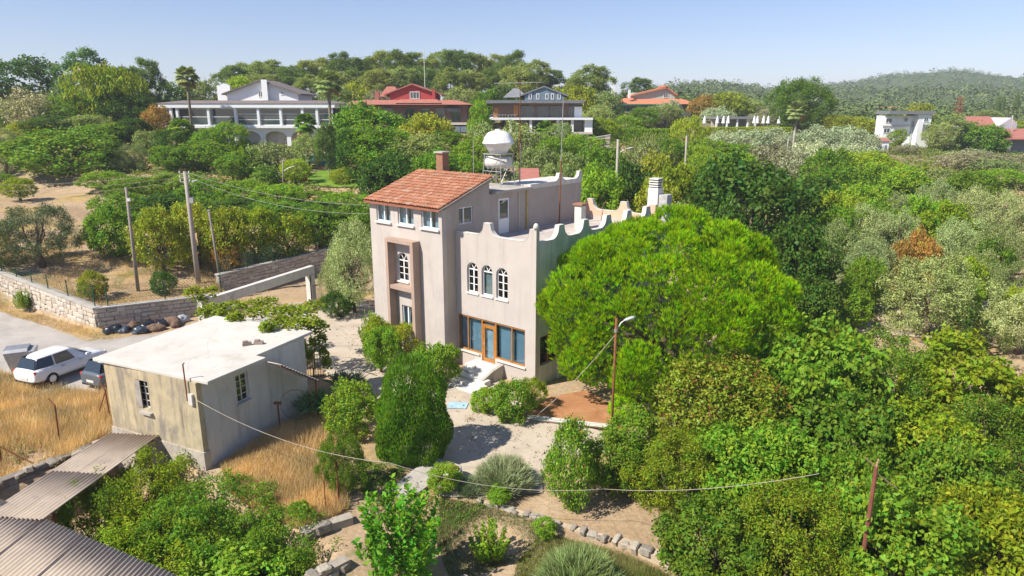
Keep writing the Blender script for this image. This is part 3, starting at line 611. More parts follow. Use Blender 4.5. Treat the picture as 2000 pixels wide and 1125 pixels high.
MB().box(-3.62, -3.30, -0.035, -0.005, 2.02, 3.22).build('shutter', plain('grey_shutter', (0.32, 0.29, 0.26), 0.8), w)
w = barred(shed, 1.93, 2.60, 2.02, 3.26, 'yz', -1); MB().box(-0.05, 0.09, 1.88, 2.66, 1.93, 2.015).build('sill', M_SHEDW, w)
# corrugated lean-to against the shed front
def corrugated(name, P0, dx, dy_, Lx, Ly, pitch, amp, mat, parent, th=0.01):
    """sheet with waves across dx, running along dy_"""
    P0, dx, dy_ = Vector(P0), Vector(dx), Vector(dy_); n = max(8, int(Lx/pitch*8)); up = dx.cross(dy_).normalized()
    if up.z < 0: up = -up
    V = []
    for j in (0, 1):
        for i in range(n+1):
            V.append(P0+dx*(Lx*i/n)+dy_*(Ly*j)+up*(amp*math.sin(2*math.pi*Lx*i/n/pitch)))
    V += [p-up*th for p in V]; k = 2*(n+1); m = n+1
    F = [(i, i+1, m+i+1, m+i) for i in range(n)]+[(k+m+i, k+m+i+1, k+i+1, k+i) for i in range(n)]+[(i+1, i, k+i, k+i+1) for i in range(n)]+[(m+i, m+i+1, k+m+i+1, k+m+i) for i in range(n)]+[(0, m, k+m, k), (m+n, n, k+n, k+m+n)]
    return MB().add(V, F).build(name, mat, parent, True)
M_ASB = plain('weathered_fibre_cement', (0.48, 0.40, 0.32), 0.9, var=0.2, scale=1.0, dirt=(0.33, 0.27, 0.23), dirt_scale=1.2, bmp=0.2)
lt = bpy.data.objects.new('lean_to', None); COL.objects.link(lt); lt.parent = shed
corrugated('corrugated_sheet', (0.08, 3.5, 3.42), (0, 0.82, -0.57), (1, 0, 0), 2.7, 1.0, 0.20, 0.03, M_WHITEOLD, lt)
MB().tube([(0.95, 5.6, 1.9), (0.95, 5.6, -0.1)], 0.04).build('prop', M_RUST, lt); MB().tube([(1.0, 3.5, 3.36), (1.0, 5.7, 1.84)], 0.04).build('rafter', M_RUST, lt)
# electricity stub on the corner: pipe and meter box
ep = thing('service_pipe', 'thin electricity pipe with small meter box on the yellow shed wall', 'pipe', sw(0.45, -0.09, 0), RS)
MB().tube([(0, 0, 2.9), (0, 0, 4.45), (0.1, -0.02, 4.5)], 0.03).build('pipe', M_RUST, ep); MB().box(0.06, 0.28, -0.02, 0.10, 2.75, 3.2).build('meter_box', M_WHITEOLD, ep)
for k, (l, r, a) in enumerate(((1.3, 3.9, 0.5), (0.95, 4.25, 0.1))):
    b_ = MB().box(-0.2, 0.2, -0.1, 0.1, 0, 0.14).box(-0.17, 0.05, -0.07, 0.07, 0.141, 0.22)
    o = b_.build('clay_block', plain('dusty_brick', (0.33, 0.26, 0.22), 0.9, var=0.25, scale=8), None, bevel=0.01); o.location = sw(l, r, 3.823); o.rotation_euler = (0, 0, a)
    tag(o, ('grey-brown block on the shed roof, the one nearer the front corner', 'grey-brown block on the shed roof, the one nearer the vine')[k], 'block', 'loose blocks on the shed roof')
# dish ring on a post in front of the shed
dp = thing('satellite_dish', 'dark ring-shaped satellite dish on a post against the shaded shed wall', 'satellite dish', hit(548, 850))
MB().tube([(0, 0, -0.3), (0, 0, 1.55)], 0.04).build('post', M_RUST, dp); MB().box(-0.16, 0.16, -0.05, 0.05, 1.5, 1.6).build('bracket', M_RUST, dp)
MB().tube([(0.75+0.72*math.cos(q), 0.25, 1.35+0.72*math.sin(q)) for q in np.linspace(0, 6.2832, 25)], 0.012, 5, False).build('rim', M_RUST, dp)
md = MB()
for q in np.linspace(0, 6.2832, 13)[:-1]: md.tube([(0.75+r*math.cos(q), 0.25+0.18*(1-(r/0.7)**2), 1.35+r*math.sin(q)) for r in (0.03, 0.35, 0.7)], 0.004, 4)
for r in (0.25, 0.48): md.tube([(0.75+r*math.cos(q), 0.25+0.18*(1-(r/0.7)**2), 1.35+r*math.sin(q)) for q in np.linspace(0, 6.2832, 17)], 0.004, 4, False)
md.build('dish', plain('grey_mesh_dish', (0.25, 0.25, 0.26), 0.6, metal=0.3), dp, True)

# ------------------------------------------------------------------ corrugated roofs at the lower left
ca, cb = gz(310, 850, 0.92), gz(85, 1012, 0.80); ax_ = (cb-ca); Lc = np.linalg.norm(ax_[:2]); ax_ = ax_/np.linalg.norm(ax_)
px_ = np.array([ax_[1], -ax_[0], 0.0]); px_ = px_ if px_[0] < 0 else -px_; px_ = px_/np.linalg.norm(px_)
cr = thing('corrugated_roof', 'narrow pinkish grey corrugated roof running down from the shed wall', 'roof', (0, 0, 0))
for k in range(2):
    P0 = ca+px_*(1.15*k)+np.array([0, 0, 0.014*(k % 2)-0.05*k])
    for j in range(2):
        corrugated('corrugated_sheet', P0+ax_*(j*(Lc/2-0.05))+np.array([0, 0, -0.016*j]), px_+np.array([0, 0, -0.05]), ax_, 1.21, Lc/2+0.1, 0.177, 0.032, M_ASB, cr)
for k in (0.3, Lc-0.4): MB().tube([ca+ax_*k+np.array([0, 0, -0.08]), ca+ax_*k+px_*2.3+np.array([0, 0, -0.24])], 0.045).build('purlin', M_RUST, cr)
for k in (0.6, Lc-0.5): 
    for s_ in (0.1, 2.2): q = ca+ax_*k+px_*s_; MB().tube([(q[0], q[1], -2.4), (q[0], q[1], 0.66)], 0.05).build('post', M_RUST, cr)
cr2 = thing('corrugated_roof', 'wide pinkish grey corrugated roof in the bottom left corner', 'roof', (0, 0, 0))
da, db = gz(85, 1012, 0.70), gz(360, 1130, 0.62); ed = db-da; Le = np.linalg.norm(ed); ed = ed/Le
n = int(Le/1.05)+5
for k in range(-3, n):
    P0 = da+ed*(1.05*k)+np.array([0, 0, 0.014*(k % 2)])
    for j in range(3):
        corrugated('corrugated_sheet', P0+ax_*(j*2.4)+np.array([0, 0, -0.03*j]), ed, ax_+np.array([0, 0, -0.05]), 1.12, 2.5, 0.177, 0.032, M_ASB, cr2)
for k in (0.2, 4.5): MB().tube([da+ax_*k-ed*3+np.array([0, 0, -0.1-0.03*k]), db+ax_*k+ed*2+np.array([0, 0, -0.1-0.03*k])], 0.05).build('purlin', M_RUST, cr2)
for k in (0.1, 2.5, 5.0): q = da+ed*k+ax_*0.3; MB().tube([(q[0], q[1], -2.6), (q[0], q[1], 0.5)], 0.06).build('post', M_RUST, cr2)

# ------------------------------------------------------------------ stone walls: each stone a part
STONES, DSTONES = [], []
M_ST = []
for k, cst in enumerate(((0.52, 0.46, 0.38), (0.60, 0.54, 0.46), (0.44, 0.38, 0.31), (0.56, 0.47, 0.38))): M_ST.append(plain('limestone_%d' % k, cst, 0.95, var=0.22, scale=3.0, dirt=(0.28, 0.25, 0.21), dirt_scale=2.5, dirt_lo=0.55, dirt_hi=0.75, bmp=0.5))
M_STD = [plain('lichen_grey_stone', (0.27, 0.24, 0.20), 0.95, var=0.35, scale=4, bmp=0.6), plain('pale_rubble', (0.38, 0.34, 0.28), 0.95, var=0.35, scale=4, bmp=0.6)]
M_MORT = plain('grey_mortar', (0.36, 0.32, 0.27), 0.95, var=0.2, scale=4)
sr = random.Random(11)
for k in range(12):
    bm = bmesh.new(); bmesh.ops.create_cube(bm, size=1.0)
    bmesh.ops.bevel(bm, geom=bm.edges[:], offset=0.14, segments=1, affect='EDGES')
    for v in bm.verts: v.co += Vector((sr.uniform(-.07, .07), sr.uniform(-.05, .05), sr.uniform(-.07, .07)))
    me = bpy.data.meshes.new('stone'); bm.to_mesh(me); bm.free(); me.materials.append(M_ST[k % 4]); STONES.append(me)
    me2 = me.copy(); me2.materials[0] = M_STD[k % 2]; DSTONES.append(me2)
def stone_wall(label, A, B, h0, h1, course, stone_len, thick=0.45, cope=True, zbase=None, name='stone_wall', irregular=0.25, mort=None, zoff=0.0):
    """wall from A to B (xy), h above the ground at A/B; the camera side is faced with separate stones"""
    A, B = np.array(A[:2], float), np.array(B[:2], float); L = np.linalg.norm(B-A); d = (B-A)/L; nrm = np.array([d[1], -d[0]])
    if nrm @ (-A) < 0: nrm = -nrm
    z0 = (tzf(*(A+nrm*0.8)) if zbase is None else zbase)+zoff; z1 = (tzf(*(B+nrm*0.8)) if zbase is None else zbase)+zoff
    root = thing(name, label, 'wall', (A[0], A[1], z0), math.atan2(d[1], d[0]))
    s = 1 if (np.array([-d[1], d[0]]) @ nrm) > 0 else -1    # local y sign of the camera side
    zg = lambda x: (z1-z0)*x/L; ht = lambda x: h0+(h1-h0)*x/L
    m = MB(); y0, y1 = sorted((-s*thick, s*-0.05))
    ct = 0.0 if cope else 0.10
    m.hexa([(0, y0, -0.8), (L, y0, zg(L)-0.8), (L, y1, zg(L)-0.8), (0, y1, -0.8)], [(0, y0, h0-ct), (L, y0, zg(L)+h1-ct), (L, y1, zg(L)+h1-ct), (0, y1, h0-ct)])
    m.build('mortar_core', mort or M_MORT, root)
    nrow = max(1, round(max(h0, h1)/course))
    for r in range(-1, nrow):
        x = -sr.uniform(0, stone_len*0.5)
        while x < L-0.05:
            ln = stone_len*sr.uniform(0.6, 1.5); xa, xb = max(0, x), min(L, x+ln)
            if xb-xa > 0.08 and (cope or sr.random() > 0.25):
                xm = (xa+xb)/2; ch_ = ht(xm)/nrow
                hh = ch_*(1-irregular*sr.uniform(0, .35))
                o = obj('stone', sr.choice(STONES if cope else DSTONES), root, (xm, -s*(0.06+sr.uniform(0, .03) if cope else thick*0.5-0.03+sr.uniform(-.05, .05)), zg(xm)+ch_*(r+0.5)+sr.uniform(-1, 1)*irregular*0.06), (0 if cope else sr.uniform(-.3, .3), sr.uniform(-.1, .1)*irregular, sr.uniform(-.05, .05)*(1 if cope else 6)), ((xb-xa)*(0.95 if cope else sr.uniform(0.7, 1.1)), 0.2 if cope else thick*sr.uniform(0.6, 1.2), hh*sr.uniform(0.7, 1.25)))
            x += ln
    if cope:
        y0, y1 = sorted((-s*(thick+0.05), s*0.08)); c = MB()
        c.hexa([(-0.05, y0, h0+0.003), (L+0.05, y0, zg(L)+h1+0.003), (L+0.05, y1, zg(L)+h1+0.003), (-0.05, y1, h0+0.003)], [(-0.05, y0, h0+0.10), (L+0.05, y0, zg(L)+h1+0.10), (L+0.05, y1, zg(L)+h1+0.10), (-0.05, y1, h0+0.10)])
        c.build('coping', M_CONCRETE, root)
    return root
w1a = stone_wall('pale stone wall along the lane, sunlit length left of its corner', W1C[:2]+dW1L*14.5, W1C[:2], 1.35, 1.45, 0.33, 0.55)
w1b = stone_wall('grey shaded stone wall behind the rubbish bags', W1C[:2]+dW1R*0.05, W1C[:2]+dW1R*8.6, 1.45, 1.30, 0.30, 0.5)
w2a, w2b = gz(432, 585, 0)[:2], gz(650, 536, 0)[:2]
w2 = stone_wall('rough stone wall with fence behind the white gate beam', w2a, w2b, 1.85, 2.25, 0.30, 0.42, irregular=0.9, zbase=0.0)
w3 = stone_wall('dark rubble wall between dry grass and corrugated roof', gz(-60, 958)[:2]+np.array([.3, -.5]), gz(225, 850)[:2]+np.array([.2, -.35]), 1.6, 1.5, 0.26, 0.38, cope=False, zbase=-1.4, irregular=1.0, mort=plain('dark_mortar', (0.22, 0.19, 0.16), 0.95))
w4 = stone_wall('pale stone retaining wall below the dry grass mound', gz(590, 1035)[:2], gz(690, 1005)[:2], 1.25, 1.25, 0.40, 0.55, cope=False, zbase=-1.3, irregular=1.2)
w5 = stone_wall('low stone garden wall at the bottom edge by the green bush', gz(610, 1120)[:2], gz(685, 1075)[:2], 0.5, 0.5, 0.28, 0.5, cope=False, irregular=1.2)
w6 = stone_wall('loose row of stones edging the garden terrace', gz(930, 958)[:2], gz(1190, 1025)[:2], 0.16, 0.20, 0.18, 0.24, cope=False, irregular=1.3, thick=0.3, mort=M_PATH)
w7 = stone_wall('broken stone edging below the shaded trees', gz(1195, 1030)[:2], gz(1310, 1065)[:2], 0.30, 0.35, 0.3, 0.4, cope=False, irregular=1.2, mort=M_PATH)
w8 = stone_wall('pale slab wall at the bottom edge beside the bright shrub', gz(890, 1105)[:2], gz(985, 1150)[:2], 0.35, 0.35, 0.33, 0.7, cope=False, irregular=1.2)
# green wire fences on the walls
M_GREEN = plain('green_painted_steel', (0.02, 0.10, 0.06), 0.5, var=0.15, bmp=0)
def wire_fence(label, pts, top=1.5):
    root = thing('wire_fence', label, 'fence', (0, 0, 0)); pts = [np.array(p, float) for p in pts]
    for p in pts: MB().tube([p+np.array([0, 0, -0.12]), p+np.array([0, 0, top])], 0.035, 6).build('post', M_GREEN, root)
    for a, b in zip(pts[:-1], pts[1:]):
        m = MB(); L = np.linalg.norm(b-a); U = np.array([0, 0, 1.0])
        for h in (0.08, 0.5, 0.95, top-0.08): m.tube([a+U*h, b+U*h], 0.008, 3, False)
        k = 0.0; st_ = 0.22; hh = top-0.16
        while k < L+hh:
            for sgn in (1, -1):
                x0, x1 = (k-hh, k) if sgn > 0 else (k, k-hh)
                f = lambda x, z: a+(b-a)*(min(max(x, 0), L)/L)+U*(0.08+z)
                zl = lambda x: (hh*(x-(k-hh))/hh) if sgn > 0 else (hh*(k-x)/hh)
                xa, xb = max(0, k-hh), min(L, k)
                if xb > xa+0.05: m.tube([f(xa, zl(xa)), f(xb, zl(xb))], 0.005, 3, False)
            k += st_
        m.build('wire_mesh', M_GREEN, root)
    return root
def wtop(wall, t, h):                                     # point on top of a wall at fraction t
    Lw = 0; return None
zc = lambda p, h: np.array([p[0], p[1], tzf(p[0], p[1])+h])
off = np.array([0.15, 0.2])
f1 = [W1C[:2]+dW1L*k+off for k in (0.3, 3.6, 6.2, 8.4, 10.6, 12.8)]
wire_fence('green wire fence on the sunlit stone wall, left of the corner', [np.array([p[0], p[1], 1.42]) for p in f1][::-1], 1.55)
wire_fence('green wire fence above the rubbish bags', [np.array([*(W1C[:2]+dW1R*k+np.array([-.12, .22])), 1.44-0.02*k]) for k in (0.8, 4.2, 7.8)], 1.5)
wd = (w2b-w2a)/np.linalg.norm(w2b-w2a); zw2 = (tzf(*w2a)+tzf(*w2b))/2
wire_fence('green wire fence on the rough stone wall beside the house', [np.array([*(w2a+wd*k+np.array([-.08, .2])), 1.9+0.045*k]) for k in (0.1, 2.4, 4.7, 7.0, 9.0)], 1.35)
# white gate beam over the drive
pg = thing('gate_frame', 'white concrete gate frame of two pillars and a long beam behind the shed', 'gate frame', (0, 0, 0))
pa, pb = gz(395, 585, 2.8), gz(604, 520, 2.8); pdv = (pb-pa)/np.linalg.norm(pb-pa); pn = np.array([pdv[1], -pdv[0], 0])
def slab(m, a, b, hw2, z0, z1): m.hexa([(*(a-pn*hw2)[:2], z0), (*(b-pn*hw2)[:2], z0), (*(b+pn*hw2)[:2], z0), (*(a+pn*hw2)[:2], z0)], [(*(a-pn*hw2)[:2], z1), (*(b-pn*hw2)[:2], z1), (*(b+pn*hw2)[:2], z1), (*(a+pn*hw2)[:2], z1)])
m = MB(); slab(m, pa-pdv*0.25, pb+pdv*0.3, 0.2, 2.18, 2.8); m.build('beam', M_WHITEOLD, pg, bevel=0.02)
for q in (pa, pb):
    m = MB(); slab(m, q-pdv*0.22, q+pdv*0.22, 0.27, -0.2, 2.178); m.build('pillar', M_WHITEOLD, pg, bevel=0.02)
gp = thing('metal_gate', 'dark thin metal gate leaf standing open at the white gate pillar', 'gate', zc(gz(612, 598), 0), math.radians(60))
for k in range(9): MB().tube([(0.12*k, 0, 0.05), (0.12*k, 0, 1.5)], 0.012, 5).build('bar', M_BLACK, gp)
MB().tube([(0, 0, 0.1), (1.0, 0, 0.1)], 0.02).tube([(0, 0, 1.45), (1.0, 0, 1.45)], 0.02).build('rail', M_BLACK, gp)
MB().tube([(-0.1, 0, -0.1), (-0.1, 0, 2.3)], 0.05).build('post', M_BLACK, gp)
g2 = thing('metal_gate', 'low dark railing gate at the shed corner under the vine', 'gate', zc(gz(598, 742), 0), math.radians(20))
for k in range(8): MB().tube([(0.13*k, 0, 0.0), (0.13*k, 0, 1.4)], 0.014, 5).build('bar', M_BLACK, g2)
MB().tube([(0, 0, 0.12), (0.95, 0, 0.12)], 0.02).tube([(0, 0, 1.36), (0.95, 0, 1.36)], 0.02).build('rail', M_BLACK, g2)

# ------------------------------------------------------------------ utility poles, lamps, wires
M_POLE = plain('grey_concrete_pole', (0.36, 0.32, 0.28), 0.9, var=0.15, scale=2, dirt=(0.25, 0.22, 0.19))
M_TIMBER = plain('weathered_timber_pole', (0.27, 0.23, 0.20), 0.9, var=0.25, scale=4)
M_CERAM = plain('white_ceramic', (0.70, 0.68, 0.62), 0.3, var=0.05, bmp=0)
M_LAMP = plain('lamp_grey', (0.48, 0.50, 0.52), 0.4, var=0.1, bmp=0)
def top_of(base, px, py): return float(aty(px, py, base[1])[2])-base[2]
def lamp_arm(root, p, ang, L=1.0, tilt=0.35):
    d = Vector((math.sin(ang), math.cos(ang), 0)); q = Vector(p)
    MB().tube([q, q+d*(L*0.6)+Vector((0, 0, L*tilt)), q+d*L+Vector((0, 0, L*tilt*1.3))], 0.03).build('lamp_arm', M_STEEL, root)
    e = q+d*L+Vector((0, 0, L*tilt*1.3)); s = d.cross(Vector((0, 0, 1)))
    m = MB(); sec = [(0.0, 0.04, 0.03), (0.10, 0.08, 0.06), (0.36, 0.10, 0.06), (0.50, 0.04, 0.02)]; V = []
    for t_, wd_, h_ in sec:
        c_ = e+d*t_+Vector((0, 0, t_*0.25)); V += [c_-s*wd_-Vector((0, 0, h_*0.5)), c_+s*wd_-Vector((0, 0, h_*0.5)), c_+s*wd_*0.7+Vector((0, 0, h_)), c_-s*wd_*0.7+Vector((0, 0, h_))]
    m.add(V, [(i*4+k, i*4+(k+1) % 4, i*4+4+(k+1) % 4, i*4+4+k) for i in range(3) for k in range(4)]+[(0, 1, 2, 3), (15, 14, 13, 12)]).build('lamp_head', M_LAMP, root, True)
def pole(label, base_px, top_px, r0, r1, mat, name='utility_pole', base=None):
    b = hit(*base_px) if base is None else np.array(base); h = top_of(b, *top_px)
    tx = aty(*top_px, b[1])[0]-b[0]
    root = thing(name, label, 'pole', b); MB().tube([(0, 0, -0.4), (tx*0.5, 0, h*0.5), (tx, 0, h)], [r0, (r0+r1)/2, r1], 9).build('shaft', mat, root, True)
    return root, b, (tx, 0, h)
p1, b1, t1 = pole('tall concrete utility pole with street lamp behind the vine-topped pillar', (388, 553), (361, 335), 0.20, 0.13, M_POLE)
lamp_arm(p1, (t1[0], 0, t1[2]-0.9), math.radians(80), 0.35, 0.3)
for k in range(3):
    zz = t1[2]-0.15-0.30*k
    cr_ = MB().box(t1[0]-0.42, t1[0]+0.30, -0.04, 0.04, zz-0.03, zz+0.03).build('crossarm', M_STEEL, p1)
    for sx in (-0.40, 0.28): MB().lathe([(0.025, 0.031), (0.05, 0.06), (0.05, 0.10), (0.03, 0.13), (0.045, 0.16), (0.02, 0.19)], 8, (t1[0]+sx, 0, zz)).build('insulator', M_CERAM, cr_)
MB().box(t1[0]*0.8+0.12, t1[0]*0.8+0.4, -0.12, 0.12, t1[2]-2.3, t1[2]-1.9).build('junction_box', M_STEEL, p1)
p2, b2, t2 = pole('slim leaning timber pole among the dry grass, left of the concrete pole', (270, 569), (246, 366), 0.13, 0.09, M_TIMBER)
MB().box(t2[0]-0.02, t2[0]+0.2, -0.1, 0.1, t2[2]-0.95, t2[2]-0.75).build('junction_box', M_CERAM, p2)
p3, b3, t3 = pole('short slim timber pole right of the concrete pole', (432, 556), (408, 412), 0.11, 0.08, M_TIMBER)
MB().box(t3[0]-0.1, t3[0]+0.1, -0.1, 0.1, t3[2]-0.02, t3[2]+0.08).build('cap', M_STEEL, p3)
p4, b4, t4 = pole('rusty pole carrying a small lamp in front of the round pine', (1193, 880), (1204, 621), 0.055, 0.05, M_RUST, 'lamp_post')
lamp_arm(p4, (t4[0], 0, t4[2]-0.55), math.radians(75), 0.35, 0.9)
MB().tube([(t4[0], 0, t4[2]-0.62), (t4[0], 0, t4[2]-0.48)], 0.08, 8).build('clamp', M_STEEL, p4)
far_poles = [('grey roadside pole with bent lamp arm, right of the parapet horns', (1205, 345), (1207, 272), 0.13, 62), ('plain grey pole rising from the green slope below the willow', (1340, 325), (1341, 265), 0.12, 80),
             ('grey pole in the silver olive trees under the palm', (1548, 295), (1552, 255), 0.14, 105), ('thin leaning pole beside the grey pole among silver olives', (1537, 293), (1540, 270), 0.09, 104), ('thin pale pole in front of the small red-roofed hut', (1711, 310), (1714, 268), 0.12, 112),
             ('tall thin pole by the low red roof at the right edge', (1977, 290), (1978, 225), 0.12, 128), ('slim lamp pole above the orchard beside the bright lime tree', (551, 345), (552, 312), 0.07, 79), ('dark lamp post in the garden of the white villa', (378, 275), (379, 243), 0.10, 96)]
for lb, bp, tp, r, Y in far_poles:
    b = aty(*bp, Y); b[2] = tzf(b[0], b[1]); root, _, t_ = pole(lb, bp, tp, r, r*0.8, M_POLE, base=b)
    if 'bent lamp' in lb or 'lamp pole' in lb: lamp_arm(root, (t_[0], 0, t_[2]-1.3), math.radians(85), 0.9, 0.4)
M_WIRE = plain('pale_cable', (0.40, 0.35, 0.28), 0.7, var=0.1, bmp=0); M_WIRED = plain('grey_cable', (0.33, 0.33, 0.33), 0.6, var=0.1, bmp=0)
def cable(label, A, B, sag, r, mat, mids=()):
    pts = [np.array(p, float) for p in (A, *mids, B)]; out = []
    for a, b in zip(pts[:-1], pts[1:]):
        for k in range(13): t_ = k/13; p = a+(b-a)*t_; p = p-np.array([0, 0, sag*4*t_*(1-t_)*np.linalg.norm(b-a)/np.linalg.norm(pts[-1]-pts[0])]); out.append(p)
    out.append(pts[-1]); o = MB().tube(out, r, 5).build('cable', mat, None, True); return tag(o, label, 'cable')
P1T = b1+np.array(t1)
for k, (py, lb) in enumerate(((338, 'topmost overhead wire running left from the concrete pole'), (353, 'middle overhead wire running left from the concrete pole'), (370, 'lowest overhead wire running left from the concrete pole'))):
    cable(lb, P1T+np.array([-0.4, 0, -0.1-0.3*k]), aty(-250, py+18, 46), 0.5, 0.010, M_WIRE)
HB = hw_(-11.6, -0.8, 8.6)
for k, lb in enumerate(('upper wire strung from the concrete pole to the tiled house corner', 'lower wire strung from the concrete pole to the tiled house corner')):
    cable(lb, P1T+np.array([0.28, 0, -0.1-0.3*k]), HB+np.array([0, 0, -0.5*k]), 0.5+0.2*k, 0.009, M_WIRED)
cable('thick white cable sagging from the shed corner across the dry grass', sw(-0.05, -0.05, 3.0), aty(1180, 955, 21.5), 0.9, 0.011, M_WIRE, mids=[aty(760, 904, 21.5)])
cable('tan rope continuing across the garden in front of the fruit trees', aty(1180, 955, 21.4), aty(1600, 925, 17.5), 0.25, 0.009, M_WIRE)
cable('thin white cable from the rusty lamp post down to the soil bed', b4+np.array(t4)+np.array([0, 0, -0.7]), zc(gz(1035, 822), 0.08), 0.25, 0.014, M_WIRE)

# ------------------------------------------------------------------ rubbish bags by the wall, waste bin
def bag(seed, sx, sy, sz, mat):
    bm = bmesh.new(); bmesh.ops.create_icosphere(bm, subdivisions=3, radius=1); r = np.random.RandomState(seed); ph = r.rand(6)*6
    for v in bm.verts:
        p = v.co; k = 1+0.24*math.sin(3.1*p.x+ph[0])*math.sin(2.7*p.y+ph[1])+0.15*math.sin(7*p.x+ph[2])*math.sin(6*p.z+ph[3])+0.10*math.sin(13*p.y+ph[4])*math.sin(11*p.z+ph[5])
        p *= k; p.z = max(p.z, -0.55); v.co = Vector((p.x*sx, p.y*sy, (p.z+0.55)*sz))
        if p.z > 0.8: v.co.x *= 0.5; v.co.y *= 0.5
    me = bpy.data.meshes.new('rubbish_bag'); bm.to_mesh(me); bm.free(); me.polygons.foreach_set('use_smooth', np.full(len(me.polygons), True)); me.materials.append(mat); return me
M_BAG = [plain('black_plastic_bag', (0.018, 0.02, 0.026), 0.25, var=0.3, spec=0.6, bmp=0.4), plain('blue_grey_bag', (0.06, 0.08, 0.11), 0.3, spec=0.6, bmp=0.4), plain('brown_cardboard', (0.17, 0.11, 0.075), 0.8, var=0.5, scale=7, bmp=0.4), plain('pale_bag', (0.42, 0.44, 0.47), 0.4, bmp=0.3)]
bags = [(222, 651, 0.55, 0, 'shiny black rubbish bag nearest the stone wall corner'), (243, 651, 0.4, 1, 'blue-grey rubbish bag second from the wall corner'), (262, 643, 0.5, 2, 'brown cardboard heap between the dark rubbish bags'), (276, 651, 0.5, 1, 'blue-grey rubbish bag low in front of the cardboard heap'),
        (290, 643, 0.55, 0, 'black rubbish bag in the middle of the row'), (306, 646, 0.5, 2, 'crumpled brown sack in front of the shaded wall'), (318, 638, 0.5, 0, 'black rubbish bag leaning on the shaded wall'), (336, 635, 0.6, 2, 'large brown carton pile near the vine pillar'), (356, 631, 0.5, 3, 'pale plastic bag nearest the vine pillar'), (345, 640, 0.45, 2, 'flat brown carton on the ground by the pale bag')]
for k, (px, py, s_, mi, lb) in enumerate(bags):
    o = obj('rubbish_bag', bag(k, s_, s_*0.8, s_*0.62, M_BAG[mi]), None, zc(gz(px, py), -0.03), (0, 0, k*1.3)); tag(o, lb, 'rubbish bag', 'rubbish bags along the stone wall')
bn = thing('waste_bin', 'grey metal waste container standing in the lane behind the white car', 'waste container', zc(gz(48, 722), 0.02), math.radians(25))
MB().hexa([(-0.55, -0.45, 0.15), (0.55, -0.45, 0.15), (0.55, 0.45, 0.15), (-0.55, 0.45, 0.15)], [(-0.72, -0.6, 1.15), (0.72, -0.6, 1.15), (0.72, 0.6, 1.15), (-0.72, 0.6, 1.15)]).build('bin_body', plain('bin_steel', (0.46, 0.46, 0.45), 0.5, metal=0.4, dirt=(0.25, 0.22, 0.2)), bn, bevel=0.03)
MB().prism([(-0.6, 1.16), (0.6, 1.16), (0.45, 1.30), (-0.45, 1.30)], -0.72, 0.4, 'yz').build('lid', M_STEEL, bn)
for sx in (-0.45, 0.45):
    for sy in (-0.35, 0.35): MB().tube([(sx, sy-0.03, 0.08), (sx, sy+0.03, 0.08)], 0.08, 10).build('wheel', M_BLACK, bn)

